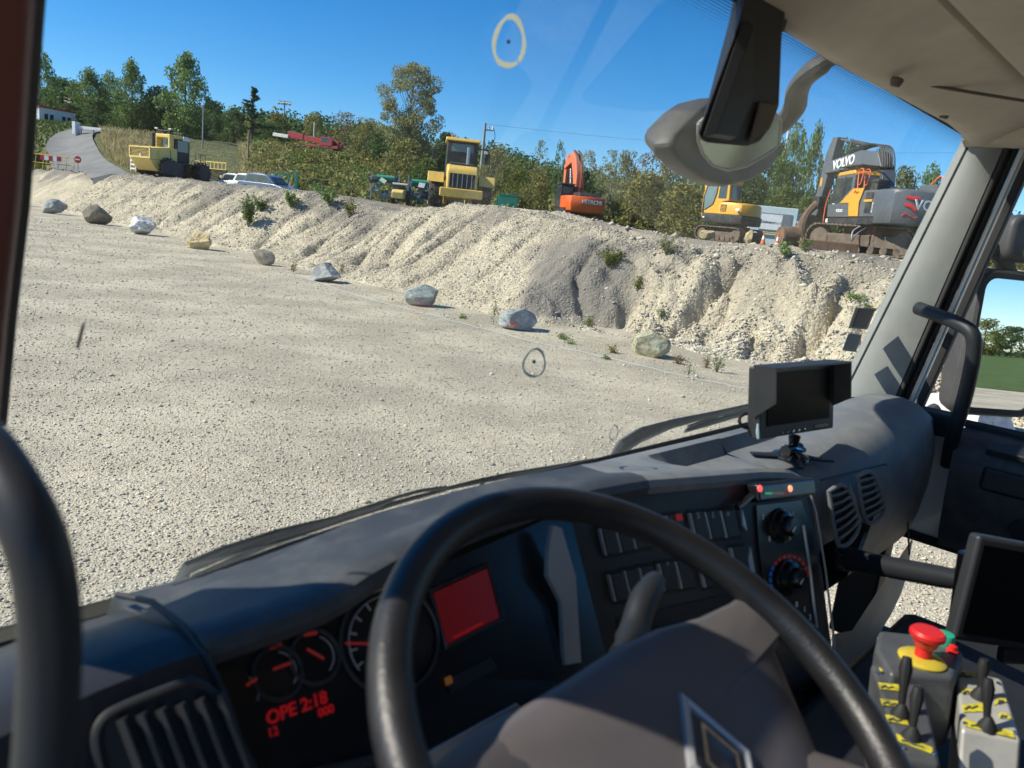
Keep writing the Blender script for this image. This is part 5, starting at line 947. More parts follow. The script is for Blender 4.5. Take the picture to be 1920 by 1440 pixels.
for x in (1.5, 4.5): w_ = MB().bb((x - .5, -3.05, 1.2), (x + .5, -2.99, 2.8)).build('window', 'board_white', e); MB().bb((x - .4, -3.07, 1.3), (x + .4, -3.055, 2.7)).build('pane', 'window_dark', w_)
def pole(name, px, d, top, base, r, label, mt='pole_grey', extra=None, cat='pole'):
    a, b = gd(px, top, d), gd(px, base, d); x = b.x; z0 = min(b.z, Hs(x, d)) - .3; hgt = a.z - z0; e = empty(name, (x, d, z0), 0, label, cat); MB().cyl((0, 0, 0), (0, 0, hgt), r, r * .7, n=10).build('shaft', mt, e)
    if extra: extra(e, hgt)
    return e
def floods(e, hh):
    MB().bb((-1.1, -.08, hh - .1), (1.1, .08, hh + .05)).build('crossarm', 'pole_grey', e)
    for x in (-.9, -.3, .3, .9): MB().box((x, -.1, hh - .35), (.42, .25, .4), (.5, 0, 0)).build('floodlight', 'lamp_white', e, bevel=.03)
def lamp(e, hh): MB().box((.25, 0, hh), (.6, .2, .1)).build('lamp_head', 'lamp_white', e, bevel=.03)
def power(e, hh):
    MB().bb((-.1, -.05, hh - .6), (.75, .05, hh - .5)).build('bracket', 'pole_grey', e)
    for x in (.35, .7): MB().cyl((x, 0, hh - .5), (x, 0, hh - .15), .09, .05).build('insulator', 'lamp_white', e)
    MB().tube(smoothpath([(.7, 0, hh - .2), (.95, 0, hh - 1.2), (.4, 0, hh - 2.3)], 5), .03, 5).build('jumper_cable', 'machine_black', e)
    MB().box((.25, 0, hh - 2.4), (.3, .2, .35)).build('switch_box', 'lamp_white', e)
pole('street_lamp', 67, 120, 182, 240, .1, 'thin street lamp in front of the white office hut', extra=lamp, cat='lamp'); pole('pole', 380, 100, 198, 262, .1, 'pale pole at the foot of the tallest poplar'); pole('floodlight_mast', 531, 135, 190, 262, .14, 'floodlight mast rising over the trees left of centre', extra=floods, cat='mast'); pole('pole', 588, 118, 228, 262, .1, 'short pale pole behind the red crane', 'lamp_white'); pole('wooden_post', 466, 82, 245, 264, .12, 'short wooden post below the sparse spruce', 'wood_post', cat='post')
pw = pole('power_pole', 902, 70, 230, 318, .16, 'wooden power pole with insulators right of the wheel loader', extra=power); pole('street_lamp', 925, 82, 266, 300, .07, 'short dark lamp post just right of the power pole', 'machine_black', lamp, 'lamp'); pole('lattice_tower', 1469, 110, 240, 300, .18, 'pale mast top showing over the wood right of the outside mirror', 'lamp_white', cat='mast')
a = gd(906, 232, 70); b = gd(1800, 286, 95); tag(MB().tube([a.lerp(b, t) + Vector((0, 0, -2.2 * 4 * t * (1 - t) * .35)) for t in np.linspace(0, 1, 24)], .012, 5).build('power_line', 'pole_grey'), 'power line running right from the wooden power pole', 'cable')
e = root_at('notice_sign', 481, 60, (0, -1), 'small white notice sign on the shrub slope', 'sign', dz=0); MB().bb((-.03, -.34, .95), (.03, .34, 1.6)).build('panel', 'board_white', e)
[MB().bb((.032, -.26, 1.42 - .13 * i), (.036, .26, 1.47 - .13 * i)).build('text_line', 'letter_grey', e) for i in range(4)]; [MB().bb((-.03, y - .03, -.3), (.03, y + .03, .95)).build('post', 'pole_grey', e) for y in (-.25, .25)]
q = gd(96, 308, 74); e = empty('fence_barrier', (q.x, 74, Hs(q.x, 74)), .12, 'yellow railing with a red and white board at the road end', 'barrier'); e.scale = (1.25,) * 3
for z in (.55, 1.15): MB().tube([(-2.3, 0, z), (1.6, 0, z)], .03, 6).build('rail', 'barrier_yellow', e)
for i in range(8): MB().tube([(-2.3 + .55 * i, 0, -.1), (-2.15 + .55 * i, 0, 1.15)], .025, 6).build('picket', 'barrier_yellow', e)
for i in range(5): MB().bb((-.75 + .3 * i, -.06, .78), (-.45 + .3 * i, -.04, 1.1)).build('board_block', 'letter_white' if i % 2 else 'sign_red', e)
MB().bb((.35, -.09, -.1), (.43, -.03, 1.2)).build('board_post', 'letter_white', e)
q = gd(146, 300, 73); e = empty('no_entry_sign', (q.x, 73, Hs(q.x, 73)), .1, 'round red no-entry sign beside the yellow railing', 'sign'); e.scale = (1.25,) * 3; MB().cyl((0, 0, 0), (0, 0, .95), .03).build('post', 'pole_grey', e); MB().cyl((0, .0, .95), (0, -.03, .95), .25, n=24).build('disc', 'sign_red', e); MB().bb((-.16, -.045, .91), (.16, -.032, .99)).build('bar', 'letter_white', e)
q = hit(186, 252, 60, 180); e = empty('guard_rail', q, -.12, 'long white guard rail along the far side of the road', 'guard rail'); MB().bb((-3, -.06, .5), (3, .06, .85)).build('rail', 'wall_white', e)
[MB().bb((x - .07, .06, -.3), (x + .07, .18, .8)).build('post', 'pole_grey', e) for x in (-2.7, -.9, .9, 2.7)]
MB().bb((-3.6, -.5, -.3), (-3.1, .5, 1.3)).build('end_block', 'wall_white', e, bevel=.05)
for i, px in enumerate((232, 248)):
    q = hit(px, 262, 60, 180); e = empty('concrete_block', q, -.1, ['left of the two pale concrete blocks beyond the dry grass', 'right of the two pale concrete blocks beyond the dry grass'][i], 'block', 'concrete blocks by the road'); MB().bb((-.75, -.4, -.2), (.75, .4, .6)).build('block_body', 'concrete', e, bevel=.05); MB().bb((-.2, -.08, .6), (.2, .08, .72)).build('lifting_rib', 'concrete', e, bevel=.02)
q = gd(58, 262, 92); e = empty('dozer', (q.x, 92, Hs(q.x, 92)), .5, 'yellow machine blade at the left edge beside the cab pillar', 'machine'); slab([(-1.2, .3), (1.4, .3), (1.5, 1.2), (.4, 1.5), (-1.2, 1.6)], -.8, .8).build('body', 'machine_black', e, bevel=.05); MB().bb((1.5, -1.4, .2), (1.7, 1.4, 1.3)).build('blade', 'machine_yellow', e, bevel=.03)
[MB().box((1.6, -1.2 + .4 * i, 1.55), (.08, .1, .5)).build('screen_bar', 'machine_yellow', e) for i in range(7)]; [track(e, y, 2.6, .7, .4) for y in (-.6, .6)]
# meadow fence and trees behind the truck, for the door mirror
for i in range(7):
    p = t2w((2 + i * 4.5, -48, 0)); e = empty('fence_post', p, TA, 'slim green fence post at the meadow edge behind the truck', 'post', 'meadow fence posts'); MB().cyl((0, 0, 0), (0, 0, 1.7), .035).build('shaft', 'green_dark', e); MB().cyl((0, 0, 1.7), (0, 0, 1.74), .045).build('cap', 'green_dark', e)
for i in range(26):
    p = t2w((-10 + i * 6.0 + rng.uniform(-2, 2), rng.uniform(-330, -270), 0)); s_ = rng.uniform(10, 16); key = ['dark', 'round2', 'round', 'poplar'][i % 4]; e = empty('meadow_tree', p, 0, 'dark tree in the row beyond the meadow behind the truck', 'tree', 'trees beyond the meadow')
    for nm, me in zip(('trunk', 'crown'), PROTO[key]): o = bpy.data.objects.new(nm, me); COL.objects.link(o); o.parent = e
    e.scale = (s_, s_, s_ * .8)

# ---------------------------------------------------------------- the truck cab the picture is taken from (local: x = right, y = nose, z = up)
TR = empty('truck', (0, 0, 0), TA, 'truck cab seen from the driver side: dashboard, steering wheel, windscreen and passenger door', 'truck')
WSN = Vector((0, 1, .265)).normalized()
def wsy(z): return .857 - .265 * (z - 2.0)
def wsp(px, py, off=0.0): return trp(px, py, Vector((0, .857, 2.0)) - WSN * off, WSN)     # off > 0 = inside
# windscreen glass and what is stuck on it
gm = MB(); gm.add([(x, wsy(z) + o_, z) for o_ in (0, .006) for x, z in ((.09, 1.90), (2.5, 1.90), (2.5, 2.84), (.09, 2.84))], [(3, 2, 1, 0), (4, 5, 6, 7), (0, 1, 5, 4), (1, 2, 6, 5), (2, 3, 7, 6), (3, 0, 4, 7)])
WS = gm.build('windscreen', 'windscreen_glass', TR, smooth=False)
def patch(pp, off, name, mt, parent=None, th=.0008):
    a = [wsp(*p, off) for p in pp]; n = len(a); return MB().add(a + [q - WSN * th for q in a], [tuple(range(n)), tuple(range(2 * n - 1, n - 1, -1))] + [(i, (i + 1) % n, n + (i + 1) % n, n + i) for i in range(n)]).build(name, mt, parent or WS, smooth=False)
def ringmark(cx, cy, rx, ry, wpx, mt, tilt=0, gap=0):
    P = []
    for i in range(34):
        a = 2 * math.pi * i / 34 + .9; k = 1 + .05 * math.sin(3 * a); x, y = rx * k * math.cos(a), ry * k * math.sin(a); P.append(wsp(cx + x * math.cos(tilt) - y * math.sin(tilt), cy + x * math.sin(tilt) + y * math.cos(tilt), .002))
    MB().tube(P + [P[0] + (P[0] - P[2]) * .3], [wpx / FPX * .75 * (.5 + .35 * abs(math.sin(i * .35))) for i in range(35)], 6, flat=.08, up=WSN).build('marker_ring', mt, WS)
ringmark(955, 79, 28, 46, 9, 'chalk', .08); ringmark(1002, 681, 20, 26, 6, 'chalk_blue', .2); ringmark(1151, 812, 7, 14, 4, 'chalk_blue', .2)
for cx, cy, r_ in ((953, 78, 3.2), (1001, 678, 3)): patch([(cx + r_ * math.cos(a), cy + r_ * 1.3 * math.sin(a)) for a in np.linspace(0, 6.28, 9)[:-1]], .002, 'stone_chip', 'chip')
patch([(142, 652), (147, 655), (156, 622), (160, 602), (153, 608), (146, 632)], .002, 'insect_smear', 'smear')
patch([(1604, 577), (1642, 578), (1626, 618), (1590, 615)], .001, 'sticker_sleeve', 'sticker_clear'); patch([(1611, 579), (1639, 581), (1623, 616), (1598, 613)], .003, 'sticker', 'sticker_dark'); patch([(1591, 625), (1616, 628), (1604, 660), (1579, 657)], .002, 'sticker', 'sticker_blue')
# dotted frit band along the top edge
m_, n_, b_ = _nodes('frit'); L = n_.links.new; o_ = n_.nodes['Material Output']; tc = n_.nodes.new('ShaderNodeTexCoord'); sp = n_.nodes.new('ShaderNodeSeparateXYZ'); L(tc.outputs['Object'], sp.inputs[0])
vm = n_.nodes.new('ShaderNodeVectorMath'); vm.operation = 'SCALE'; vm.inputs['Scale'].default_value = 240; L(tc.outputs['Object'], vm.inputs[0]); vf = n_.nodes.new('ShaderNodeVectorMath'); vf.operation = 'FRACTION'; L(vm.outputs[0], vf.inputs[0])
s2 = n_.nodes.new('ShaderNodeSeparateXYZ'); L(vf.outputs[0], s2.inputs[0]); cb_ = n_.nodes.new('ShaderNodeCombineXYZ'); L(s2.outputs[0], cb_.inputs[0]); L(s2.outputs[2], cb_.inputs[1])
vd = n_.nodes.new('ShaderNodeVectorMath'); vd.operation = 'DISTANCE'; vd.inputs[1].default_value = (.5, .5, 0); L(cb_.outputs[0], vd.inputs[0])
gr_ = n_.nodes.new('ShaderNodeMapRange'); gr_.inputs[1].default_value = 2.715; gr_.inputs[2].default_value = 2.78; gr_.inputs[3].default_value = .08; gr_.inputs[4].default_value = .5; L(sp.outputs[2], gr_.inputs[0])
lt = n_.nodes.new('ShaderNodeMath'); lt.operation = 'LESS_THAN'; L(vd.outputs['Value'], lt.inputs[0]); L(gr_.outputs[0], lt.inputs[1])
tb = n_.nodes.new('ShaderNodeBsdfTransparent'); ms = n_.nodes.new('ShaderNodeMixShader'); b_.inputs['Base Color'].default_value = (.02, .02, .022, 1); L(lt.outputs[0], ms.inputs[0]); L(tb.outputs[0], ms.inputs[1]); L(b_.outputs[0], ms.inputs[2]); L(ms.outputs[0], o_.inputs['Surface'])
MB().add([(x, wsy(z) - .002, z) for x, z in ((.12, 2.70), (2.5, 2.70), (2.5, 2.80), (.12, 2.80))], [(0, 1, 2, 3)]).build('frit_band', 'frit', WS, smooth=False)
MB().tube([(.1, wsy(2.765) - .012, 2.768), (2.5, wsy(2.765) - .012, 2.768)], .012, 8).build('top_seal', 'rubber', TR)

# right and left pillars, door seals
def yo(z): return .70 - .19 * (z - 2.045)
ring = []
for z in np.linspace(1.86, 2.86, 12):
    yg = wsy(z) - .004; q = yo(z); ring.append([Vector(p) for p in [(2.50, yg + .02, z), (2.495, yg, z), (2.487, yg - .016, z), (2.486, yg * .6 + q * .4, z), (2.492, yg * .3 + q * .7, z), (2.507, q, z), (2.545, q, z), (2.56, yg + .02, z)]])
MB().loft(ring, closed=True, cap=True).build('windscreen_pillar', 'pillar_grey', TR, ang=60)
MB().tube([(2.494, wsy(z) - .010, z) for z in np.linspace(1.95, 2.8, 9)], .005, 6).build('glass_seal', 'rubber', TR)
def strip(y0, y1, x0, x1, name, mt, z0=1.86, z1=2.86, bevel=.003):
    return MB().loft([[Vector((x0, yo(z) + y0, z)), Vector((x1, yo(z) + y0, z)), Vector((x1, yo(z) + y1, z)), Vector((x0, yo(z) + y1, z))] for z in (z0, z1)], closed=True, cap=True).build(name, mt, TR, bevel=bevel)
strip(-.002, -.016, 2.507, 2.55, 'door_seal', 'seal_felt', bevel=.006); strip(-.018, -.029, 2.53, 2.56, 'inner_seal', 'rubber', bevel=.003); strip(-.031, -.043, 2.548, 2.575, 'door_edge', 'cab_white', bevel=.002); strip(-.045, -.053, 2.545, 2.57, 'frame_lip', 'edge_light', bevel=.001); strip(-.055, -.078, 2.53, 2.565, 'window_channel', 'rubber', bevel=.005)
# left pillar coloured red-brown, right at the edge of view
LP = [tr(78, -60, 1, .66), tr(72, 0, 1, .68), tr(45, 380, 1, .74), tr(20, 600, 1, .78), tr(3, 790, 1, .82)]
MB().loft([[p, p + Vector((-.012, -.03, 0)), p + Vector((-.16, -.05, 0)), p + Vector((-.18, .06, 0)), p + Vector((-.01, .06, 0))] for p in LP], closed=True, cap=True).build('windscreen_pillar', 'red_brown', TR, bevel=.006)
MB().tube([p + Vector((-.004, .0, 0)) for p in LP], .009, 8).build('pillar_edge', 'matt_black', TR)
MB().tube(smoothpath([tr(-140, 800, 1, .46), tr(-50, 825, 1, .41), tr(10, 900, 1, .38), tr(58, 990, 1, .36), tr(84, 1085, 1, .352), tr(94, 1200, 1, .348), tr(90, 1330, 1, .342), tr(82, 1450, 1, .335), tr(72, 1600, 1, .325)], 5), .0128, 16).build('grab_handle', 'handle_grey', TR)
HR = smoothpath([tr(1722, 578, 0, 2.462), tr(1755, 590, 0, 2.42), tr(1795, 606, 0, 2.38), tr(1822, 625, 0, 2.36), tr(1826, 660, 0, 2.362), tr(1815, 720, 0, 2.37), tr(1800, 775, 0, 2.38), tr(1786, 820, 0, 2.40), tr(1776, 870, 0, 2.45)], 6)
MB().tube(HR, .0195, 14).build('grab_handle', 'handle_grey', TR)
# roof lining
prof = [(.665, 2.772), (.645, 2.757), (.625, 2.752), (.60, 2.758), (.56, 2.779), (.51, 2.803), (.474, 2.816), (.460, 2.819), (.455, 2.832), (.446, 2.832), (.444, 2.818), (.43, 2.815), (.3, 2.828), (0, 2.85), (-.6, 2.86), (-1.25, 2.84)]
xs = [.06, .12, .3, .7, 1.1, 1.5, 1.9, 2.2, 2.4, 2.48, 2.53]
MB().loft([[Vector((x, y + .012 * math.sin(x * 5) * (y > .5), z - (.014 * max(0, (x - 2.2) / .3) ** 2) - .006 * math.sin(x * 2.2 + y * 6) * (.47 < y < .62))) for y, z in prof] for x in xs]).build('roof_lining', 'lining', TR, ang=50)
MB().bb((.02, -1.3, 2.865), (2.6, .66, 2.90)).build('roof_skin', 'cab_white', TR, bevel=.02)
MB().loft([[Vector((x, y, z)) for x, z in ((2.44, 2.80), (2.455, 2.752), (2.49, 2.738), (2.54, 2.742), (2.57, 2.79), (2.57, 2.86), (2.44, 2.86))] for y in (-1.25, .2, .5, .66)], closed=True, cap=True).build('side_rail', 'lining', TR, ang=50)
MB().loft([[Vector((x, y, z)) for x, z in ((.02, 2.78), (.07, 2.76), (.12, 2.79), (.12, 2.86), (.02, 2.86))] for y in (-1.25, .66)], closed=True, cap=True).build('side_rail', 'lining', TR)
MB().tube([tr(1700, 152, 2, 2.768), tr(1790, 168, 2, 2.776), tr(1925, 190, 2, 2.785)], .0035, 6).build('lining_seam', 'lining_dark', TR)
for px, py in ((1682, 150), (1772, 212)): MB().lathe([(.002, -.006), (.011, -.004), (.013, .0), (.009, .012)], trp(px, py, (0, .60, 2.757), Vector((0, -.35, 1)).normalized()), (0, .2, -1), 14).build('visor_clip', 'lining_dark', TR)
# back of the cab, floor, seats: what keeps it dark inside
MB().bb((.05, -1.33, .95), (2.58, -1.27, 2.86)).build('rear_wall', 'lining_dark', TR); MB().bb((.05, -1.27, 1.0), (2.56, .95, 1.05)).build('cab_floor', 'floor_mat', TR); MB().bb((.05, -1.27, .55), (2.56, .95, .99)).build('cab_base', 'cab_white', TR, bevel=.02)
for x in (.52, 1.95):
    s_ = MB().bb((x - .26, -.62, 1.35), (x + .26, -.12, 1.5)).build('seat_cushion', 'seat_fabric', TR, bevel=.05, seg=3); MB().box((x, -.72, 1.85), (.5, .14, .75), (-.15, 0, 0)).build('seat_back', 'seat_fabric', s_, bevel=.05, seg=3); MB().bb((x - .2, -.6, 1.05), (x + .2, -.2, 1.35)).build('seat_base', 'matt_black', s_)
# nose of the cab, wheels, chassis: outside and below the view
MB().loft([[Vector((.06, y, z)), Vector((2.56, y, z))] for y, z in ((.87, 1.93), (.99, 1.86), (1.05, 1.5), (1.06, 1.0), (1.0, .6))]).build('front_panel', 'cab_white', TR); MB().bb((.04, .90, .45), (2.58, 1.15, .85)).build('bumper', 'ext_grey', TR, bevel=.06)
MB().bb((.75, -5.5, .7), (1.85, .6, .95)).build('chassis', 'matt_black', TR)
for y in (-.35, -4.2):
    for x in (.18, 2.44): t = MB().lathe([(.28, -.14), (.47, -.14), (.5, -.08), (.5, .08), (.47, .14), (.28, .14)], (x, y, .5), (1, 0, 0), 32).build('wheel', 'tyre', TR); MB().lathe([(.02, -.06), (.28, -.12), (.28, .12), (.02, .06)], (x, y, .5), (1, 0, 0), 24).build('rim', 'cab_white', t)

# ---- passenger door
DR = MB().bb((2.52, -.78, 1.02), (2.58, .60, 1.24)).build('passenger_door', 'cab_white', TR)
MB().bb((2.53, -.78, 1.60), (2.58, .60, 1.93)).build('door_skin', 'cab_white', DR); MB().bb((2.53, -.78, 1.245), (2.58, -.30, 1.595)).build('door_rear_skin', 'cab_white', DR)
MB().bb((2.55, -.76, 1.93), (2.556, .57, 2.74)).build('door_glass', 'door_glass', DR); MB().bb((2.55, -.295, 1.25), (2.556, .60, 1.59)).build('kerb_window', 'door_glass', DR)
MB().bb((2.52, -.80, 1.93), (2.57, -.77, 2.74)).build('window_frame', 'rubber', DR)
# door trim: ledge, pocket, armrest
lg_ = [Vector((2.42, y_, z_)) for y_, z_ in ()]
MB().loft([[Vector((2.52, y, 1.965)), Vector((2.47, y, 1.962)), Vector((2.425, y, 1.945)), Vector((2.40, y, 1.90)), Vector((2.415, y, 1.78)), Vector((2.44, y, 1.66)), Vector((2.47, y, 1.605)), Vector((2.525, y, 1.600))] for y in (-.78, 0, .3, .50)], cap=False).build('door_trim', 'dash_mid', DR, ang=50)
MB().add([(2.52, .50, 1.965), (2.425, .50, 1.945), (2.40, .50, 1.90), (2.415, .50, 1.78), (2.47, .50, 1.605), (2.52, .50, 1.6)], [(0, 1, 2, 3, 4, 5)]).build('trim_end', 'dash_dark', DR)
for x in (2.535, 2.51, 2.485): MB().bb((x - .004, -.78, 1.963), (x + .004, .55, 1.976)).build('window_wiper_seal', 'rubber', DR)
MB().bb((2.395, -.7, 1.815), (2.43, .42, 1.885)).build('pocket_lid', 'dash_dark', DR, bevel=.012); MB().box((2.405, .36, 1.935), (.05, .12, .02), (0, -.3, 0)).build('switch_plate', 'panel_black', DR, bevel=.004); MB().box((2.405, .18, 1.93), (.045, .10, .025), (0, -.3, 0)).build('door_lever_cup', 'matt_black', DR, bevel=.006); MB().lathe([(.004, 0), (.03, .0), (.034, .006), (.03, .012), (.004, .012)], (2.425, .30, 1.73), (-1, 0, -.2), 20).build('speaker_disc', 'dash_dark', DR)
MB().loft([[Vector((2.43, y, z)) + Vector((0, 0, 0)) for z in ()] or [Vector((2.46, y, 1.70)), Vector((2.36, y, 1.69)), Vector((2.35, y, 1.655)), Vector((2.46, y, 1.635))] for y in (-.6, .26)], closed=True, cap=True).build('armrest', 'dash_dark', DR, bevel=.012)
for z, n2 in ((1.592, 'window_top_seal'), (1.247, 'window_bottom_seal')): MB().bb((2.50, -.30, z - .01), (2.56, .62, z + .012)).build(n2, 'rubber', DR, bevel=.004)
MB().bb((2.46, -.78, 1.02), (2.52, .60, 1.235)).build('lower_trim', 'dash_dark', DR, bevel=.01); MB().bb((2.49, .64, 1.2), (2.58, .76, 1.93)).build('hinge_pillar', 'dash_dark', TR, bevel=.01); MB().bb((2.47, .52, 1.92), (2.57, .70, 1.985)).build('pillar_foot', 'rubber', TR, bevel=.01)

# ---- door mirror outside
mn = Vector((-.60, -.80, .055)).normalized(); mu = Vector((.80, -.60, 0)); mv = mu.cross(mn); mv = mv if mv.z > 0 else -mv; mc = Vector((2.952, .535, 2.175))
out = rrect(.255, .43, .04, 4); Hm = MB()
ring = [[mc + mu * (a * k) + mv * (b * k) - mn * dd for a, b in out] for dd, k in ((-.006, 1.06), (.0, 1.10), (.04, 1.14), (.09, 1.08), (.125, .86), (.135, .5))]
MR = Hm.loft(ring, closed=True, cap=True).build('door_mirror', 'ext_grey', TR, ang=45); MATS['ext_dark'] = mat('ext_dark', (.045, .045, .047), .55, dirt=(.12, .115, .1), dscale=8, damt=.3); MR.data.materials[0] = MATS['ext_dark']
MB().prism(rrect(.252, .425, .038, 5), mc + mn * .0075, mu, mv, mn * .003).build('mirror_glass', 'mirror', MR, smooth=False)
MB().loft([[mc + mu * (a * k) + mv * (b * k) + mn * dd for a, b in out] for dd, k in ((.004, 1.10), (.016, 1.07), (.016, .985), (.008, .985))], closed=True).build('rim', 'rubber', MR)
MB().tube(smoothpath([(2.58, .74, 2.50), (2.78, .70, 2.50), (2.95, .62, 2.47), (3.0, .58, 2.40)], 5), .028, 10).build('upper_arm', 'ext_dark', MR); MB().tube(smoothpath([(2.58, .72, 1.90), (2.72, .72, 1.88), (2.88, .68, 1.93)], 5), .022, 10).build('lower_arm', 'ext_dark', MR)
MB().prism(rrect(.26, .15, .04, 4), Vector((3.0, .50, 2.52)), mu, Vector((0, 0, 1)), -mn * .1).build('wide_angle_housing', 'ext_dark', MR, bevel=.02); MB().lathe([(.003, 0), (.018, 0), (.02, .004), (.014, .006)], Vector((2.93, .53, 2.475)), mn, 16).build('arm_bolt', 'ext_grey', MR)

# ---- dashboard: one long body under the windscreen, hooded over the instruments
lipx = [.29, .36, .425, .474, .54, .65, .80, .99, 1.20, 1.36, 1.474, 1.525]
lipy = [.600, .600, .600, .602, .605, .608, .612, .605, .590, .580, .570, .565]
lipz = [2.003, 2.003, 2.005, 2.020, 2.033, 2.041, 2.042, 2.032, 2.009, 1.991, 1.974, 1.955]
xs = list(np.concatenate([np.linspace(.29, .8, 18), np.linspace(.84, 1.525, 18)])); ring = []
for x in xs:
    ly, lz = np.interp(x, lipx, lipy), np.interp(x, lipx, lipz); fr = .79 + .0 * x; zb = float(np.interp(x, [.29, .4, .53, .74, .9, 1.5], [1.957, 1.970, 1.985, 1.994, 1.992, 1.985]))
    tray = ss(1.18, 1.32, x); mid = lz + (zb - lz) * float(np.interp(x, [.29, .5], [.68, .45])) + .003
    ring.append([Vector(p) for p in [(x, .86, 1.90), (x, .825, 1.955), (x, .79, zb), (x, .765, zb + .002), (x, .745, mid * (1 - tray) + tray * (zb - .03)), (x, .69, (lz * .6 + zb * .4 + .004) * (1 - tray) + tray * 1.955), (x, ly + .04, lz + .003 - .012 * tray), (x, ly + .018, lz + .004), (x, ly + .006, lz), (x, ly, lz - .010), (x, ly + .003, lz - .022), (x, ly + .02, lz - .028)]])
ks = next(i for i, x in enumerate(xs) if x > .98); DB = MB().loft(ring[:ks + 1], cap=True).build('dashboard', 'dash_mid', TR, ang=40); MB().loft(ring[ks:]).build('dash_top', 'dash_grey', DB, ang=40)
# driver's end piece with the round-cornered vent
L0 = []
for x in (.06, .13, .20, .25, .289): L0.append([Vector(p) for p in [(x, .86, 1.88), (x, .79 - .25 * max(0, .2 - x), 1.955), (x, .70 - .3 * max(0, .2 - x), 1.990), (x, .635 - .25 * max(0, .22 - x), 2.004), (x, .603 - .22 * max(0, .22 - x), 1.998), (x, .575 - .2 * max(0, .22 - x), 1.96), (x, .53 - .1 * max(0, .22 - x), 1.88), (x, .50, 1.78), (x, .52, 1.5)]])
MB().loft(L0, cap=True).build('end_piece', 'dash_dark', DB, ang=40)
vp0 = Vector((.2, .552, 1.93)); vn = Vector((-.12, -.86, .44)).normalized(); vu = Vector((1, 0, 0)); vu = (vu - vn * vn.dot(vu)).normalized(); vv = vn.cross(vu)
VP = [trp(*p, vp0, vn) for p in [(355, 1275), (395, 1300), (430, 1370), (470, 1450), (480, 1530), (300, 1560), (215, 1500), (180, 1400), (190, 1350), (240, 1320)]]
def loopring(P, r, name, mt, parent): return MB().tube(smoothpath(P + [P[0]], 4)[:-1], r, 8, closed=True).build(name, mt, parent)
vent = MB().add([p + vn * .004 for p in VP], [tuple(range(len(VP)))]).build('side_vent', 'matt_black', DB, smooth=False); loopring([p + vn * .006 for p in VP], .0045, 'vent_rim', 'matt_black', vent)
for i in range(6):
    a = trp(222 + 36 * i, 1345 - 9 * i, vp0, vn); b = trp(300 + 40 * i, 1560, vp0, vn); MB().tube([a + vn * .012, (a + b) / 2 + vn * .016, b + vn * .012], .0045, 8, flat=1.6, up=vn).build('vent_slat', 'matt_black', vent)
MB().tube([(.286, .80, 1.97), (.286, .71, 2.001), (.287, .64, 2.006), (.289, .60, 1.997), (.297, .575, 1.96), (.31, .54, 1.88), (.33, .50, 1.78)], .0035, 6).build('seam', 'matt_black', DB)

# ---- instrument cluster
cp0 = Vector((.5, .655, 2.02)); cn = Vector((0, -.87, .49)).normalized()
def cl(px, py, off=0.0): return trp(px, py, cp0 + cn * off, cn)
IC = MB().add([(.29, .62, 1.971), (.84, .635, 2.007), (.84, .52, 1.79), (.29, .505, 1.78)], [(0, 1, 2, 3)]).build('instrument_cluster', 'gloss_black', TR, smooth=False)
cp0 = Vector((.29, .64, 2.005)); cn = (Vector((.84, .655, 2.045)) - cp0).cross(Vector((.84, .52, 1.79)) - cp0).normalized()
if cn.y > 0: cn = -cn
def flat(P, name, mt, parent, nrm, th=.0012): return MB().prism([(0, 0)], (0, 0, 0), (1, 0, 0), (0, 1, 0), (0, 0, 1)) if False else MB().add(list(P) + [p + nrm * th for p in P], [tuple(range(len(P))), tuple(range(2 * len(P) - 1, len(P) - 1, -1))] + [(i, (i + 1) % len(P), len(P) + (i + 1) % len(P), len(P) + i) for i in range(len(P))]).build(name, mt, parent, smooth=False)
flat([cl(*p, .003) for p in [(812, 1112), (912, 1066), (936, 1158), (838, 1208)]], 'red_display', 'lcd_red', IC, cn)
MB().tube([cl(850, 1196, .005), cl(905, 1168, .005)], .0012, 5).build('display_line', 'lcd_text', IC)
for a, b in (((648, 1206), (696, 1207)), ((512, 1255), (545, 1243)), ((576, 1217), (607, 1235)), ((462, 1285), (482, 1272))): MB().tube([cl(*a, .006), cl(*b, .006)], .0016, 6, flat=.5, up=cn).build('needle', 'needle_red', IC)
def arc(c, r, a0, a1, wd=.0008): MB().tube([cl(c[0] + r * math.cos(a), c[1] + r * math.sin(a) * 1.1, .004) for a in np.linspace(a0, a1, 16)], wd, 5).build('gauge_arc', 'gauge_mark', IC)
arc((730, 1200), 76, 2.4, 4.6); arc((520, 1262), 36, -1.5, .5); arc((590, 1232), 36, -1.3, .7); arc((455, 1300), 30, -1.2, .4)
for a, b in (((505, 1215), (528, 1209)), ((570, 1190), (594, 1186))): MB().tube([cl(*a, .005), cl(*b, .005)], .0022, 6, flat=.4, up=cn).build('gauge_zone', 'needle_red', IC)
for k in range(6): a = 2.5 + k * .4; MB().tube([cl(730 + 62 * math.cos(a), 1200 + 68 * math.sin(a), .004), cl(730 + 76 * math.cos(a), 1200 + 84 * math.sin(a), .004)], .0012, 5).build('gauge_tick', 'gauge_mark', IC)
for c_, r_ in (((730, 1200), 92), ((520, 1262), 46), ((590, 1232), 46)): MB().tube([cl(c_[0] + r_ * math.cos(a), c_[1] + r_ * math.sin(a) * 1.1, .004) for a in np.linspace(0, 6.283, 33)[:-1]], .0022, 6, closed=True).build('dial_bezel', 'panel_black', IC)
MB().tube([cl(*p, .003) for p in [(806, 1108), (914, 1058), (942, 1160), (836, 1214)]], .003, 6, closed=True).build('display_bezel', 'panel_black', IC)
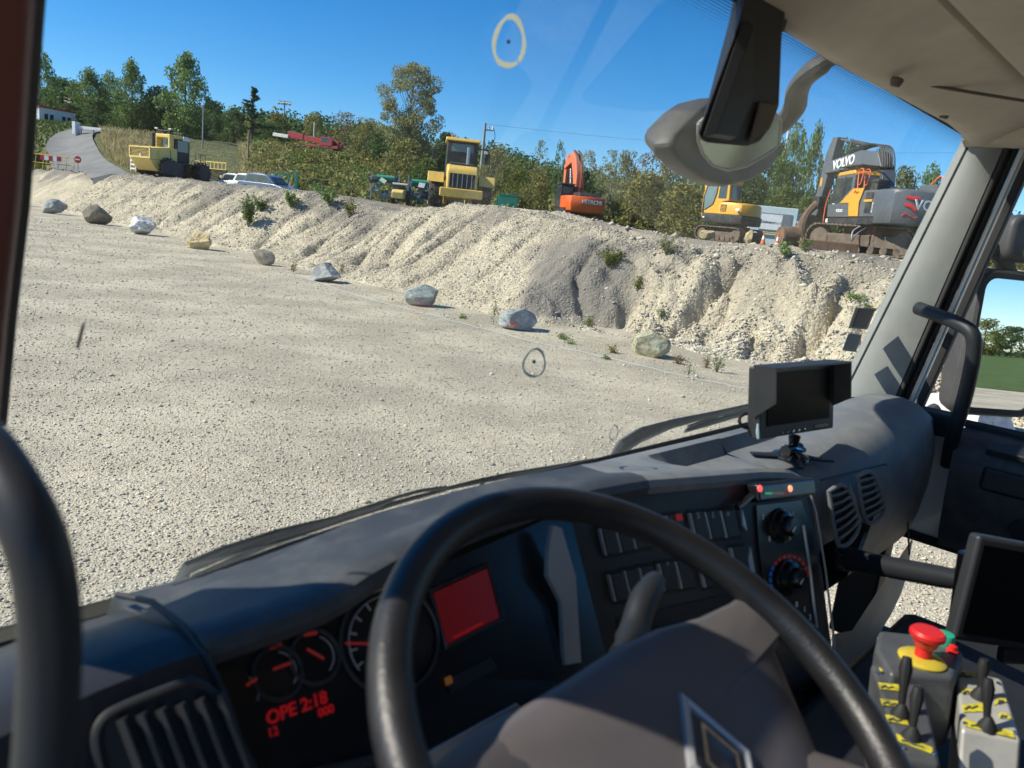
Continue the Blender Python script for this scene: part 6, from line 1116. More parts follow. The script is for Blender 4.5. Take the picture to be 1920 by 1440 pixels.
def ltext(name, s, px, py, hpx, px2, py2, mt, parent, plane, off, bold=.01):
    o = plane(px, py, off); u = plane(px2, py2, off) - o; v = plane(px + (py2 - py) * .6, py - abs(px2 - px) * .9 - 10, off) - o; return text(name, s, hpx / FPX * (o - EYE).length, mt, parent, o + u * .5, u, v, .0006, bold)
ltext('lcd_readout', 'OPE 2:18', 492, 1352, 30, 620, 1304, 'lcd_text', IC, cl, .005, .02); ltext('lcd_readout', '000', 592, 1340, 20, 630, 1326, 'lcd_text', IC, cl, .005, .02); ltext('lcd_readout', '12', 498, 1378, 20, 525, 1368, 'lcd_text', IC, cl, .005)
flat([cl(*p, .003) for p in [(835, 1276), (920, 1232), (932, 1252), (845, 1300)]], 'warning_strip', 'matt_black', IC, cn); flat([cl(*p, .006) for p in [(833, 1272), (845, 1266), (848, 1280), (836, 1286)]], 'warning_lamp', 'led_amber', IC, cn)
MB().loft([[Vector((x, y, z)) for y, z in ((.52, 1.80), (.50, 1.785), (.50, 1.70), (.55, 1.5))] for x in (.29, .84)]).build('cluster_sill', 'dash_dark', DB)
MB().tube([cl(560, 1460, .01), cl(700, 1425, .012)], .006, 8).build('cluster_edge', 'panel_black', IC)

# ---- centre panel turned to the driver
PA, PB = Vector((.842, .65, 2.03)), Vector((1.525, .5625, 1.945)); pu = Vector((PB.x - PA.x, PB.y - PA.y, 0)).normalized(); pdn = Vector((.0, -.33, -.94)).normalized(); pdn = (pdn - pu * pu.dot(pdn)).normalized(); pn_ = pu.cross(pdn).normalized()
if pn_.y > 0: pn_ = -pn_
pp0 = Vector((1.2, .59, 1.965))
def pp(px, py, off=0.0): return trp(px, py, pp0 + pn_ * off, pn_)
def quadp(P, off=0.0): return [pp(*p, off) for p in P]
CP = MB().add([q + d_ for d_ in (Vector(), -pn_ * .03) for q in [trp(1040, 985, pp0, pn_), trp(1075, 905, pp0, pn_), trp(1490, 900, pp0, pn_), trp(1524, 930, pp0, pn_), trp(1562, 1215, pp0, pn_), trp(1600, 1600, pp0, pn_), trp(1140, 1600, pp0, pn_)]], [tuple(range(7)), tuple(range(13, 6, -1))] + [(i, (i + 1) % 7, 7 + (i + 1) % 7, 7 + i) for i in range(7)]).build('centre_panel', 'panel_black', TR, bevel=.006)
# trims: pale strip on the left, fine bright edges
flat(quadp([(1030, 985), (1046, 990), (1072, 1080), (1082, 1240), (1052, 1245), (1046, 1130), (1020, 1080), (1022, 1030)], .05), 'side_trim', 'silver_trim', CP, pn_, .008)
for P in ([(1050, 978), (1062, 1010), (1085, 1100), (1104, 1230)], [(1512, 900), (1530, 960), (1548, 1070), (1564, 1200), (1572, 1300)]): MB().tube(quadp(P, .004), .0022, 6).build('bright_edge', 'edge_light', CP)
# rows of rocker switches
def face_box(cx, cy, wpx, hpx, depth, name, mt, parent, off=0.0, lean=.12, bevel=.0025):
    c = pp(cx, cy, off); k = (c - EYE).length / FPX; a = pp(cx + wpx / 2, cy - wpx * .06, off) - c; b = pp(cx + hpx * lean, cy + hpx / 2, off) - c; a2 = a; b2 = b
    P = [c - a2 - b2, c + a2 - b2, c + a2 + b2, c - a2 + b2]
    return MB().add(P + [p + pn_ * depth for p in P], [(3, 2, 1, 0), (4, 5, 6, 7), (0, 1, 5, 4), (1, 2, 6, 5), (2, 3, 7, 6), (3, 0, 4, 7)]).build(name, mt, parent, bevel=bevel)
row1 = [(1140, 1014), (1168, 1008), (1196, 1002), (1224, 996), (1264, 990), (1309, 985), (1337, 983), (1366, 981)]; row2 = [(1157, 1100), (1186, 1093), (1214, 1087), (1250, 1080), (1282, 1076), (1326, 1074), (1386, 1050)]
for i, (x, y) in enumerate(row1 + row2):
    f_ = face_box(x, y, 32, 62, .002, 'switch_frame', 'matt_black', CP, .0); face_box(x, y, 23, 52, .007, 'rocker_switch', 'panel_black', CP, .001); s_ = face_box(x - 14, y + 2, 3, 50, .006, 'switch_edge', 'edge_light', CP, .001, bevel=0)
face_box(1266, 970, 12, 12, .009, 'hazard_symbol', 'needle_red', CP, .001, bevel=0)
for x, y, g_ in ((1309, 967, '%'), (1337, 966, 'E'), (1365, 962, 'o'), (1252, 1060, '*')): ltext('switch_symbol', g_, x - 6, y + 1, 15, x + 6, y - 1, 'gauge_mark', CP, pp, .0092)
flat(quadp([(1388, 955), (1394, 975), (1398, 995), (1390, 985)], .003), 'trim_blade', 'silver_trim', CP, pn_, .004); flat(quadp([(1404, 1025), (1412, 1070), (1408, 1088), (1398, 1060)], .003), 'trim_blade', 'silver_trim', CP, pn_, .004)
# slot and tachograph below
flat(quadp([(1155, 1160), (1390, 1108), (1398, 1130), (1160, 1185)], .001), 'slot', 'matt_black', CP, pn_, .001); flat(quadp([(1160, 1192), (1395, 1140), (1405, 1200), (1175, 1255)], .001), 'tachograph', 'gloss_black', CP, pn_, .006); ltext('tacho_text', 'OK  1', 1305, 1178, 9, 1350, 1168, 'gauge_mark', CP, pp, .009)
# heater controls
HP = flat(quadp([(1416, 948), (1500, 938), (1522, 1000), (1548, 1200), (1560, 1300), (1480, 1300), (1440, 1180), (1420, 1020)], .002), 'heater_panel', 'gloss_black', CP, pn_, .003)
MB().tube(quadp([(1506, 985), (1520, 1080), (1532, 1190)], .006), .003, 6).build('panel_edge', 'silver_trim', CP)
def knob(px, py, rpx):
    c = pp(px, py, .005); k = (c - EYE).length / FPX; r = rpx * k; o = MB().lathe([(r * 1.15, 0), (r * 1.12, .004), (r, .006), (r * .92, .016), (r * .66, .019), (r * .62, .030), (r * .54, .033), (.0005, .033)], c, pn_, 28).build('rotary_knob', 'gloss_black', CP)
    t = c + pn_ * .0335; d_ = (pp(px - 8, py + 14, .0385) - pp(px, py, .0385)).normalized(); MB().tube([t + d_ * r * .05, t + d_ * r * .48], .0014, 6).build('pointer', 'print_white', o)
knob(1462, 986, 27); knob(1476, 1082, 27); knob(1500, 1190, 27)
c0 = (1480, 1086)
for i in range(15):
    a = R(125 + i * 15.5); r0, r1 = 36, 42; P = [pp(c0[0] + rr_ * math.cos(aa) * .92, c0[1] + rr_ * math.sin(aa) * 1.12, .0058) for rr_, aa in ((r0, a), (r1, a), (r1, a + R(12)), (r0, a + R(12)))]
    flat(P, 'temperature_dash', 'print_white' if i < 2 else ('print_blue' if i < 6 else 'print_red'), HP, pn_, .0004)
for s_, x, y in (('0', 1494, 1134), ('1', 1509, 1143), ('2', 1519, 1158)): ltext('fan_number', s_, x - 5, y, 13, x + 5, y - 1, 'print_white', HP, pp, .006)
for x, y, g_ in ((1431, 970, '7'), (1487, 965, 'f'), (1443, 1011, 'ii')): ltext('vent_symbol', g_, x - 5, y, 13, x + 5, y - 1, 'print_white', HP, pp, .006)
# small warning unit with lit buttons on top of the panel
WU = face_box(1452, 918, 104, 34, .03, 'warning_unit', 'gloss_black', CP, .0, lean=.05, bevel=.006); WU.parent = None
tag(WU, 'small black lane warning unit with red lights fixed to the centre panel', 'warning unit'); WU.location = (0, 0, 0); WU.rotation_euler = (0, 0, TA)
for x, mt in ((1424, 'led_red'), (1481, 'led_orange')):
    c = pp(x, 916, .0305); MB().lathe([(.0063, 0), (.006, .002), (.0005, .003)], c, pn_, 18).build('lit_button', mt, WU)
for x0, x1, mt in ((1434, 1447, 'led_green'), (1447, 1470, 'led_amber'), (1470, 1480, 'led_red')): flat([pp(*p, .031) for p in ((x0, 923), (x1, 923), (x1, 927), (x0, 927))], 'level_bar', mt if mt != 'led_red' else 'needle_red', WU, pn_, .0008)
face_box(1413, 925, 5, 4, .0315, 'amber_dot', 'led_amber', WU, bevel=0)
MB().tube(quadp([(1408, 930), (1392, 945), (1382, 952)], .018), .006, 8).build('clip', 'gloss_black', WU)

# ---- passenger side of the dashboard
X2 = [1.528, 1.60, 1.68, 1.76, 1.84, 1.92, 2.0, 2.1, 2.2, 2.3, 2.38, 2.43, 2.46]
zt = lambda x: float(np.interp(x, [1.5, 1.68, 1.8, 1.95, 2.1, 2.25, 2.38, 2.43, 2.47], [1.952, 1.955, 1.972, 1.995, 2.01, 2.022, 2.022, 2.005, 1.965]))
ring = []
for x in X2:
    z = zt(x); c_ = max(0, (x - 2.34) / .13); hump = ss(1.7, 1.95, x); fy = .535 + .05 * c_ ** 2
    ring.append([Vector(p) for p in [(x, .87, 1.90), (x, .825, 1.955), (x, .79, 1.985), (x, .765, 1.985), (x, .745, 1.958 + (z - 1.958) * hump * .9), (x, .69, z + .003 * hump), (x, .645, z + .002), (x, .605, z - .008), (x, .575, z - .028), (x, fy + .015, z - .07), (x, fy, z - .13), (x, fy - .002, 1.80), (x, fy + .01, 1.70), (x, fy + .03, 1.63), (x, fy + .08, 1.58), (x, .75, 1.56)]])
def skipf(i, k): return (1 <= i <= 4 and k in (11, 12))
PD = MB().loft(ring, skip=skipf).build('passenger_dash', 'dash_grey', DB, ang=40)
cu = MB().add([(1.60, .54, 1.80), (1.92, .54, 1.80), (1.92, .565, 1.63), (1.60, .565, 1.63), (1.60, .72, 1.80), (1.92, .72, 1.80), (1.92, .72, 1.63), (1.60, .72, 1.63)], [(4, 5, 6, 7), (0, 4, 5, 1), (3, 2, 6, 7), (0, 3, 7, 4), (1, 5, 6, 2)]).build('cubby', 'matt_black', DB, smooth=False)
MB().tube([tr(1540, 900, 1, .56), tr(1660, 870, 1, .548), tr(1700, 950, 1, .545), tr(1705, 1040, 1, .548)], .0025, 6).build('seam', 'matt_black', DB)
def vent2(P, nm):
    nrm = Vector((-.1, -.97, .2)).normalized(); p0 = Vector((1.65, .528, 1.90)); Q_ = [trp(*p, p0, nrm) for p in P]; b_ = flat([q + nrm * .004 for q in Q_], 'air_vent', 'matt_black', DB, nrm, .001); loopring([q + nrm * .008 for q in Q_], .005, 'vent_rim', 'dash_grey', b_)
    lt_, rt_, lb_, rb_ = [q + nrm * .009 for q in (Q_[0], Q_[1], Q_[3], Q_[2])]
    for i in range(6): t = (i + .6) / 6.4; MB().tube([lt_.lerp(lb_, t), (lt_.lerp(lb_, t) + rt_.lerp(rb_, t)) / 2 + nrm * .004, rt_.lerp(rb_, t)], .0032, 6, flat=1.9, up=nrm + Vector((0, 0, .8))).build('vent_slat', 'dash_grey', b_)
vent2([(1547, 920), (1578, 912), (1604, 985), (1566, 1022)], 'a'); vent2([(1600, 893), (1628, 887), (1652, 955), (1618, 978)], 'b')
MB().tube([trp(1586, 908, (1.65, .526, 1.9), Vector((0, -1, 0))), trp(1600, 940, (1.65, .52, 1.9), Vector((0, -1, 0))), trp(1614, 975, (1.65, .526, 1.9), Vector((0, -1, 0)))], .008, 8).build('vent_divider', 'dash_grey', DB)
MB().prism(rrect(.10, .05, .012, 3), (2.462, .60, 1.90), (0, .35, .94), (0, .94, -.35), (.006, 0, 0)).build('side_vent', 'matt_black', DB)
# rubber strip where dash meets glass
MB().tube([(x, .805, float(np.interp(x, [.29, .4, .53, .74, .9, 2.5], [1.948, 1.961, 1.977, 1.987, 1.985, 1.98]))) for x in np.linspace(.32, 2.44, 14)], .006, 6).build('base_seal', 'rubber', TR)
MB().bb((.10, .87, 1.82), (2.5, .95, 1.872)).build('cowl', 'wiper_black', TR, bevel=.01)

# ---- wipers outside the glass
def wip(P, r, name, mt='wiper_black', parent=TR, flat_=.5, off=-.03): return MB().tube([wsp(*p, off) for p in P], r, 8, flat=flat_, up=WSN).build(name, mt, parent)
w1 = wip([(318, 1122), (334, 1095), (352, 1064), (420, 1036), (520, 1002), (640, 970)], [.008, .010, .012, .012, .010, .006], 'wiper'); wip([(360, 1082), (500, 1022), (660, 968), (760, 938), (836, 918)], [.004, .006, .006, .005, .004], 'blade', parent=w1, mt='matt_black'); wip([(640, 968), (700, 950), (745, 932), (790, 920), (836, 914)], [.006, .007, .004, .004, .004], 'arm_rod', parent=w1); MB().lathe([(.0005, 0), (.008, .0), (.008, .008), (.0005, .010)], wsp(360, 1058, -.04), -WSN, 12).build('pivot_nut', 'ext_dark', w1)
w2 = wip([(830, 918), (890, 904), (960, 890), (1040, 876), (1112, 862)], [.004, .006, .007, .006, .004], 'wiper', mt='matt_black'); wip([(845, 926), (920, 908), (1000, 896), (1114, 870)], .0035, 'blade', parent=w2, mt='matt_black'); wip([(900, 912), (912, 898)], .004, 'blade_clip', parent=w2, mt='matt_black')
w3 = wip([(1150, 858), (1165, 838), (1200, 816), (1260, 795), (1330, 778), (1420, 757)], [.014, .022, .022, .014, .009, .007], 'wiper'); wip([(1285, 808), (1340, 790), (1420, 768)], [.006, .01, .008], 'blade', parent=w3); wip([(1290, 800), (1350, 778), (1425, 764)], .005, 'arm_rod', parent=w3)

# ---- steering wheel, column, stalk
wc = Vector((.516, .266, 2.024)); WT = R(26.7); wu = Vector((1, 0, 0)); wv = Vector((0, math.cos(WT), math.sin(WT))); wn = wu.cross(wv)
def wp(px, py, off=0.0): return trp(px, py, wc + wn * off, wn)
SW = empty('steering_wheel', (0, 0, 0)); bpy.data.objects.remove(SW)
SW = MB().tube([wc + wu * .235 * math.cos(t) + wv * .235 * math.sin(t) for t in np.linspace(0, 2 * math.pi, 97)[:-1]], .0165, 18, closed=True, flat=1.08, up=wn).build('steering_wheel', 'wheel_rim', TR)
hubP = [(835, 1450, 0), (880, 1395, 0), (960, 1335, 0), (1050, 1280, 0), (1150, 1215, 0), (1230, 1178, 0), (1310, 1157, .003), (1368, 1130, .008), (1404, 1104, .012), (1442, 1130, .014), (1480, 1168, .012), (1460, 1192, .008), (1452, 1222, .004), (1478, 1290, 0), (1520, 1390, 0), (1556, 1480, 0), (1560, 1620, 0)]
h2 = []
for px, py, up_ in hubP: p = wp(px, py, -.028 + up_); h2.append(((p - wc).dot(wu), (p - wc).dot(wv), up_))
h2 += [(.09, -.13, 0), (-.02, -.16, 0), (-.12, -.12, 0), (-.13, -.02, 0)]
cx_, cy_ = .03, -.02
rings = []
for k, dz_ in ((1.0, -.066), (1.0, -.036), (.985, -.027), (.955, -.021), (.88, -.015), (.6, -.009), (.3, -.006)): rings.append([wc + wu * (cx_ + (a - cx_) * k) + wv * (cy_ + (b - cy_) * k) + wn * (dz_ + u_ * max(0, (k - .6) / .4)) for a, b, u_ in h2])
MB().loft(rings, closed=True, cap=True).build('hub', 'wheel_hub', SW, ang=50)
def wpol(a, r, dz_=0.0): return wc + wu * r * math.cos(R(a)) + wv * r * math.sin(R(a)) + wn * dz_
def spoke(P0, P1, w0, w1): return MB().tube([P0, P0.lerp(P1, .4) + wn * -.004, P0.lerp(P1, .75), P1], [w0, w0 * .9, w1, w1 * .8], 12, flat=.4, up=wn).build('spoke', 'wheel_hub', SW)
spoke(wpol(165, .11, -.035), wpol(172, .225, -.004), .045, .03); spoke(wpol(-40, .1, -.035), wpol(-45, .225, -.004), .04, .028); spoke(wpol(225, .11, -.035), wpol(228, .225, -.004), .04, .028)
MB().tube([wc + wu * x + wv * y + wn * -.0175 for x, y in [(cx_ + (a - cx_) * .80, cy_ + (b - cy_) * .80) for a, b, u_ in h2[:8]]], .0012, 6).build('pad_seam', 'matt_black', SW)
# diamond emblem
ec = Vector((.550, 0, 0)); ec = wp(1345, 1430, -.008); ed = Vector((.0, 0, 0)); top_ = wp(1272, 1306, -.008); ax_ = (top_ - ec); Lh = ax_.length; ax_ = ax_ / Lh; sd_ = ax_.cross(wn).normalized()
Wd = Lh * .60
def rh(k, dz_): return [ec + ax_ * Lh * k + wn * dz_, ec + sd_ * Wd * k + wn * dz_, ec - ax_ * Lh * k + wn * dz_, ec - sd_ * Wd * k + wn * dz_]
EMB = MB().loft([rh(1.04, 0), rh(1.0, .006), rh(.88, .008), rh(.80, .006), rh(.78, 0)], closed=True).build('emblem', 'silver_trim', SW, ang=20); flat(rh(.97, -.001), 'emblem_plate', 'gloss_black', SW, wn, .002); MB().loft([rh(.56, .001), rh(.54, .008), rh(.44, .008), rh(.42, .001)], closed=True).build('emblem_inner', 'chrome', SW, ang=20)
# column shroud and stalk
cax = -wn; rings = []
for dd, a, b in ((.05, .06, .05), (.10, .075, .065), (.20, .085, .075), (.34, .09, .08)): rings.append([wc + cax * dd + wu * (x * a / .1) + wv * (y * b / .1 - .02) for x, y in rrect(.2, .2, .05, 4)])
SH = MB().loft(rings, closed=True, cap=True).build('column_shroud', 'dash_dark', TR, ang=40)
MB().tube(smoothpath([tr(1160, 1230, 1, .40), tr(1186, 1190, 1, .415), tr(1205, 1130, 1, .43), tr(1232, 1085, 1, .44)], 4), [.012] * 3 + [.017] * 7 + [.016, .014, .011], 12).build('stalk', 'handle_grey', SH)
flat([tr(*p, 1, .47) for p in [(800, 1410), (968, 1318), (985, 1335), (850, 1450), (800, 1450)]], 'shroud_lit_patch', 'edge_light', SH, Vector((0, -1, 0)), .002)  # pale strip: a lit patch on the shroud, painted in as colour

# ---------------------------------------------------------------- things carried in the cab
# monitor on the dash
mb = tr(1462, 868, 2, 1.957); ME = empty('dash_monitor', (0, 0, 0), TA, 'black hooded monitor on a splayed foot on top of the dashboard', 'monitor')
y0 = mb.y - .005; fu = (tr(1565, 800, 1, y0 - .03) - tr(1418, 828, 1, y0)); fu.z = 0; fu.normalize(); fn = Vector((fu.y, -fu.x, 0)); fn = (fn + Vector((0, 0, .10))).normalized(); fv = fn.cross(fu).normalized()
if fv.z < 0: fv = -fv
mo = trp(1425, 828, Vector((mb.x, y0, 2.0)), fn)
def mp(px, py, off=0): return trp(px, py, mo + fn * off, fn)
def q2(P, off=0): return [mp(*p, off) for p in P]
P = q2([(1424, 825), (1428, 690), (1566, 678), (1563, 803)]); MBd = MB().add(P + [p - fn * .03 for p in P], [(0, 1, 2, 3), (7, 6, 5, 4), (0, 4, 5, 1), (1, 5, 6, 2), (2, 6, 7, 3), (3, 7, 4, 0)]).build('housing', 'panel_black', ME, bevel=.004)
flat(q2([(1438, 800), (1440, 700), (1556, 690), (1554, 783)], .001), 'screen', 'screen_black', MBd, fn, .001)
hp = [p - fn * .012 for p in q2([(1425, 785), (1425, 689), (1563, 678), (1562, 766)])]; hf = [p + fn * .036 for p in q2([(1426, 752), (1426, 690), (1566, 678), (1566, 742)])]
MB().add([hp[0], hp[1], hp[2], hp[3], hf[0], hf[1], hf[2], hf[3]] + [p * 1 + (fv * .004 if i in (1, 2, 5, 6) else Vector()) + (-fu * .004 if i in (0, 1, 4, 5) else fu * .004) for i, p in enumerate([hp[0], hp[1], hp[2], hp[3], hf[0], hf[1], hf[2], hf[3]])],
    [(0, 1, 5, 4), (1, 2, 6, 5), (2, 3, 7, 6), (8, 12, 13, 9), (9, 13, 14, 10), (10, 14, 15, 11), (4, 5, 13, 12), (5, 6, 14, 13), (6, 7, 15, 14), (0, 4, 12, 8), (3, 11, 15, 7)]).build('sun_hood', 'panel_black', ME, smooth=False)
for i in range(5): MB().lathe([(.0028, 0), (.0026, .002), (.0004, .0025)], mp(1466 + 10.5 * i, 812 - 1.8 * i, .001), fn, 10).build('button', 'chrome' if i > 1 else 'dark_chrome', MBd)
flat(q2([(1528, 802), (1552, 799), (1552, 793), (1528, 796)], .001), 'badge', 'dark_chrome', MBd, fn, .0006)
mat('glue_blue', (.4, .52, .55), .5); MB().tube(q2([(1421, 795), (1421, 810), (1422, 822)], .03), [.002, .004, .003], 6).build('glue_smear', 'glue_blue', ME)
kc = (mp(1490, 818, -.015)); base = Vector((kc.x, kc.y + .0, 1.958)); MB().tube([kc, kc.lerp(base, .5) + Vector((.004, 0, 0)), base], [.013, .010, .016], 10).build('neck', 'gloss_black', ME); MB().cyl(base + Vector((0, 0, .018)) - fu * .03, base + Vector((0, 0, .018)) + fu * .03, .013, n=14).build('hinge', 'gloss_black', ME); MB().cyl(base + Vector((0, 0, .022)) - fn * .02, base + Vector((0, 0, .022)) + fn * .03, .005, n=8).build('hinge_bolt', 'chrome', ME)
MB().lathe([(.042, 0), (.040, .006), (.028, .012), (.018, .016), (.001, .017)], base, (0, 0, 1), 24).build('foot_dome', 'gloss_black', ME)
for a in (20, 140, 215, 310): d_ = Vector((math.cos(R(a)), math.sin(R(a)), 0)); MB().tube([base + d_ * .02 + Vector((0, 0, .004)), base + d_ * .055 + Vector((0, 0, .003)), base + d_ * .092 + Vector((0, 0, .003))], [.020, .013, .010], 10, flat=.3, up=(0, 0, 1)).build('foot_toe', 'handle_grey', ME)
MB().tube(smoothpath([mp(1426, 800, -.03), mp(1398, 802, -.03), mp(1386, 790, -.035), mp(1392, 778, -.04), mp(1408, 775, -.035)], 5), .0035, 8).build('cable', 'rubber', ME)
MB().cyl(mp(1412, 774, -.035), mp(1425, 772, -.03), .005, n=10).build('plug', 'lamp_white', ME)

# black camera box hanging at the top of the windscreen
SB = empty('windscreen_box', (0, 0, 0), TA, 'black plastic camera housing hanging inside at the top of the windscreen', 'camera box'); by = .60
P = [tr(*p, 1, by) for p in [(1398, -20), (1386, 40), (1309, 252), (1313, 264), (1325, 270), (1400, 277), (1425, 268), (1446, 240), (1462, 195), (1467, 70), (1474, 20)]]
Bk = [tr(*p, 1, by + .075) for p in [(1378, -20), (1366, 40), (1330, 180), (1335, 205), (1345, 215), (1395, 220), (1412, 212), (1425, 190), (1432, 160), (1434, 70), (1440, 20)]]
MB().loft([P, [p.lerp(q, .5) for p, q in zip(P, Bk)], Bk], closed=True, cap=True).build('shell', 'matt_black', SB, bevel=.006, seg=3)
F1 = [tr(*p, 1, by - .004) for p in [(1392, 42), (1318, 256), (1368, 264), (1400, 190), (1403, 38)]]; F2 = [p + Vector((.004, -.012, 0)) for p in [tr(*p, 1, by - .004) for p in [(1396, 50), (1326, 250), (1364, 256), (1394, 188), (1397, 48)]]]
MB().loft([F1, F2], closed=True, cap=True).build('face_plate', 'handle_grey', SB, bevel=.003)
F3 = [tr(*p, 1, by - .003) for p in [(1402, 268), (1422, 192), (1458, 196), (1440, 240)]]; MB().add(F3 + [p + Vector((0, -.004, 0)) for p in F3], [(0, 1, 2, 3), (7, 6, 5, 4), (0, 4, 5, 1), (1, 5, 6, 2), (2, 6, 7, 3), (3, 7, 4, 0)]).build('lower_facet_lit', 'lining_dark', SB, bevel=.002)  # brown colour paints the light falling on this bevel of the black shell
MB().add([tr(*p, 1, by + .01) for p in [(1385, 40), (1395, -60), (1490, -10), (1470, 60)]] + [tr(*p, 1, by + .05) for p in [(1385, 40), (1395, -60), (1490, -10), (1470, 60)]], [(0, 1, 2, 3), (7, 6, 5, 4), (0, 4, 5, 1), (1, 5, 6, 2), (2, 6, 7, 3), (3, 7, 4, 0)]).build('bracket', 'matt_black', SB)

# outside front mirror on its arm
FM = [tr(*p, 1, .98) for p in [(1249, 272), (1258, 252), (1300, 208), (1335, 184), (1390, 180), (1435, 215), (1456, 275), (1454, 296), (1436, 318), (1400, 340), (1352, 350), (1308, 336), (1272, 310), (1253, 290)]]
fc = sum(FM, Vector()) / len(FM); mback = [fc + (p - fc) * .72 + Vector((0, .11, .02)) for p in FM]
FMO = MB().loft([[fc + (p - fc) * .97 + Vector((0, -.012, 0)) for p in FM], FM, [p + Vector((0, .035, 0)) for p in FM], mback], closed=True, cap=True).build('front_mirror', 'ext_grey', TR, bevel=.012, seg=3)
GP = [(lambda q: q + Vector((0, -(q.z - 2.62) * .30, 0)))(tr(*p, 1, .962)) for p in [(1298, 232), (1304, 262), (1318, 288), (1340, 310), (1368, 320), (1400, 312), (1428, 292), (1448, 272), (1440, 225), (1400, 190), (1330, 194)]]
gl_ = flat([p + Vector((0, -.003, 0)) for p in GP], 'mirror_glass', 'front_mirror_glass', FMO, Vector((0, -1, 0)), .002); MB().tube([p + Vector((0, -.005, 0)) for p in GP + [GP[0]]], .004, 8).build('glass_rim', 'pole_grey', FMO)
MB().tube(smoothpath([tr(1420, 262, 1, .99), tr(1462, 235, 1, .97), tr(1488, 205, 1, .93), tr(1496, 168, 1, .90), tr(1515, 140, 1, .86), tr(1560, 108, 1, .79), tr(1600, 88, 1, .74)], 5), [.036] * 12 + [.034] * 12 + [.026] * 7, 10, flat=.7).build('mirror_arm', 'ext_grey', FMO)

# tablet on a swing arm
tc_ = tr(1868, 1110, 0, 1.50); TE = empty('tablet', (0, 0, 0), TA, 'dark tablet screen on a black swing arm beside the dashboard', 'tablet'); tn = Vector((-.62, -.77, .12)).normalized(); tu = Vector((0, 0, 1)).cross(tn).normalized(); tv = tn.cross(tu)
ct_ = Matrix((tu, tv, tn)).transposed(); TB = MB().box(tc_ + tu * .012, (.165, .185, .028), ct_ @ Euler((0, 0, -.12)).to_matrix()).build('case', 'panel_black', TE, bevel=.008, seg=3); MB().box(tc_ + tu * .012 + tn * .0145, (.140, .155, .002), ct_ @ Euler((0, 0, -.12)).to_matrix()).build('screen', 'screen_black', TE)
MB().box(tc_ - tn * .03 - tu * .01, (.08, .12, .03), ct_).build('mount_plate', 'dark_chrome', TE, bevel=.006); aend = tc_ - tn * .045 - tu * .01; ast = Vector((1.66, .50, 1.77)); MB().tube([ast, ast.lerp(aend, .25), ast.lerp(aend, .8), aend], [.026, .022, .020, .016], 12).build('arm', 'handle_grey', TE); MB().lathe([(.001, -.02), (.026, -.016), (.026, .016), (.001, .02)], ast, (0, 0, 1), 16).build('arm_ball', 'matt_black', TE); MB().cyl(aend + Vector((0, 0, .01)), aend + Vector((0, 0, .035)), .005, n=8).build('thumb_screw', 'chrome', TE); MB().box(tc_ - tv * .11 + tu * .05, (.05, .03, .02), ct_).build('connector', 'matt_black', TE, bevel=.004)

# body-builder controls between the seats
def zp(px, py, z): return tr(px, py, 2, z)
def control(Pt, z, front, name, label, lev, stickers, lab2):
    e = empty(name, (0, 0, 0), TA, label, 'control box', 'lever control boxes between the seats'); T = [zp(*p, z) for p in Pt]; Bt = [p + front for p in T]
    MB().add(T + Bt, [(0, 1, 2, 3), (7, 6, 5, 4), (0, 4, 5, 1), (1, 5, 6, 2), (2, 6, 7, 3), (3, 7, 4, 0)]).build('case', lab2, e, bevel=.006)
    up_ = Vector((0, 0, 1))
    for P_ in stickers: flat([zp(*p, z + .001) for p in P_], 'yellow_label', 'label_yellow', e, up_, .0006); a, b = P_[0], P_[1]; MB().tube([zp(a[0] * .75 + b[0] * .25, a[1] * .75 + b[1] * .25 + 5, z + .002), zp((a[0] + b[0]) / 2, (a[1] + b[1]) / 2 + 8, z + .002), zp(a[0] * .25 + b[0] * .75, a[1] * .25 + b[1] * .75 + 5, z + .002)], .0016, 5).build('label_mark', 'letter_dark', e); MB().tube([zp(a[0] * .85 + b[0] * .15, a[1] * .85 + b[1] * .15 + 9, z + .002), zp(a[0] * .6 + b[0] * .4, a[1] * .6 + b[1] * .4 + 4, z + .002)], .0016, 5).build('label_mark', 'letter_dark', e)
    for (bx, by_), (tx, ty), hh in lev:
        b = zp(bx, by_, z); dd = w2t(ray(tx, ty)); t_ = EYE + dd * ((b - EYE).length / dd.length * .985); bt = MB().lathe([(.013, 0), (.012, .004), (.008, .012), (.004, .018)], b, (0, 0, 1), 16).build('boot', 'rubber', e); MB().tube([b, b.lerp(t_, .45), b.lerp(t_, .8), t_], [.004, .0055, .009, .006], 10).build('lever', 'matt_black', e)
    for px, py in [(p[0] * .9 + Pt[(i + 2) % 4][0] * .1, p[1] * .9 + Pt[(i + 2) % 4][1] * .1) for i, p in enumerate(Pt)]: MB().lathe([(.0035, 0), (.003, .0015), (.0003, .002)], zp(px, py, z + .001), (0, 0, 1), 10).build('screw', 'chrome', e)
    return e
control([(1632, 1242), (1726, 1258), (1764, 1432), (1690, 1418)], 1.80, Vector((-.02, -.02, -.14)), 'lever_box', 'left grey lever box with yellow labels in the shade beside the steering wheel', [((1688, 1342), (1701, 1232), 1), ((1708, 1385), (1722, 1288), 1)], [[(1648, 1252), (1682, 1258), (1684, 1264), (1650, 1258)], [(1646, 1280), (1684, 1284), (1688, 1296), (1650, 1292)], [(1650, 1310), (1690, 1316), (1694, 1326), (1654, 1322)], [(1660, 1340), (1700, 1348), (1704, 1360), (1664, 1352)], [(1680, 1376), (1748, 1402), (1750, 1414), (1684, 1390)]], 'control_grey')
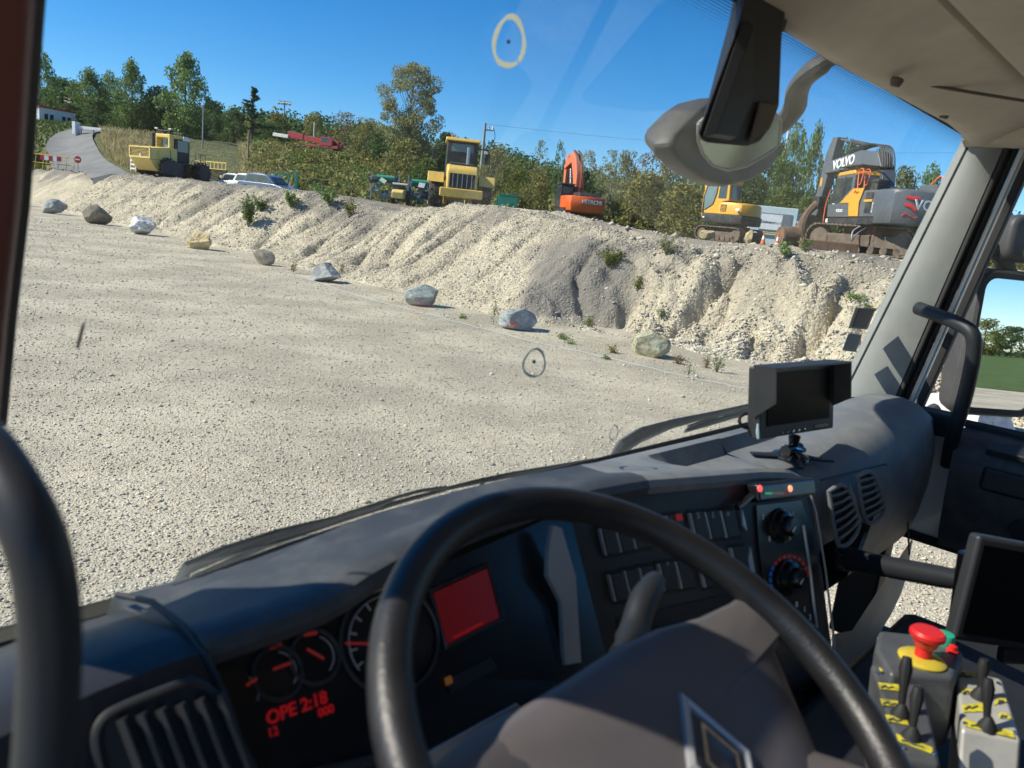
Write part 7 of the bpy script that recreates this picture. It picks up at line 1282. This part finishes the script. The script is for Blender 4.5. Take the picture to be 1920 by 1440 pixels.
control([(1792, 1250), (1880, 1272), (1916, 1388), (1802, 1366)], 1.79, Vector((-.05, -.03, -.15)), 'lever_box', 'right light metal lever box with bright yellow labels at the bottom right', [((1850, 1366), (1853, 1272), 1), ((1836, 1308), (1846, 1236), 1)], [[(1796, 1258), (1830, 1264), (1832, 1270), (1798, 1266)], [(1800, 1290), (1838, 1296), (1842, 1304), (1804, 1300)], [(1803, 1322), (1842, 1318), (1846, 1334), (1806, 1336)], [(1870, 1310), (1884, 1308), (1888, 1316), (1862, 1322)], [(1806, 1348), (1900, 1372), (1902, 1384), (1810, 1362)], [(1874, 1336), (1892, 1338), (1896, 1348), (1872, 1346)]], 'aluminium')
ES = empty('emergency_stop', (0, 0, 0), TA, 'red mushroom emergency stop button with yellow collar on a grey box', 'stop button'); ez = 1.815
T = [zp(*p, ez) for p in [(1648, 1180), (1762, 1192), (1808, 1222), (1790, 1270), (1670, 1262), (1640, 1215)]]; MB().add(T + [p + Vector((-.01, -.01, -.11)) for p in T], [tuple(range(6)), tuple(range(11, 5, -1))] + [(i, (i + 1) % 6, 6 + (i + 1) % 6, 6 + i) for i in range(6)]).build('box', 'control_grey', ES, bevel=.008, seg=3)
ec_ = zp(1728, 1238, ez); MB().lathe([(.033, 0), (.034, .003), (.030, .006), (.016, .008)], ec_, (0, 0, 1), 28).build('collar', 'estop_yellow', ES); MB().lathe([(.012, .006), (.012, .022), (.016, .026), (.019, .036), (.025, .040), (.0255, .046), (.022, .050), (.001, .0515)], ec_, (0, 0, 1), 28).build('mushroom', 'estop_red', ES)
g_ = zp(1768, 1205, ez); MB().lathe([(.016, 0), (.016, .012), (.014, .016), (.001, .017)], g_, (0, 0, 1), 20).build('green_button', 'green_button', ES); r_ = zp(1785, 1222, ez); MB().lathe([(.009, 0), (.009, .003), (.006, .004), (.006, .010), (.001, .012)], r_, (0, 0, 1), 16).build('red_pilot_lamp', 'estop_red', ES)
MB().add([tr(*p, 1, y_) for y_ in (.566, .60) for p in [(1560, 1190), (1598, 1182), (1690, 1040), (1712, 1008), (1700, 1080), (1690, 1112), (1672, 1150), (1645, 1195), (1625, 1300), (1560, 1320)]], [tuple(range(10)), tuple(range(19, 9, -1))] + [(i, (i + 1) % 10, 10 + (i + 1) % 10, 10 + i) for i in range(10)]).build('lower_console', 'dash_grey', TR)
TR_con = MB().bb((1.0, -.3, 1.05), (1.9, .42, 1.62)).build('centre_tunnel', 'dash_dark', TR, bevel=.03)
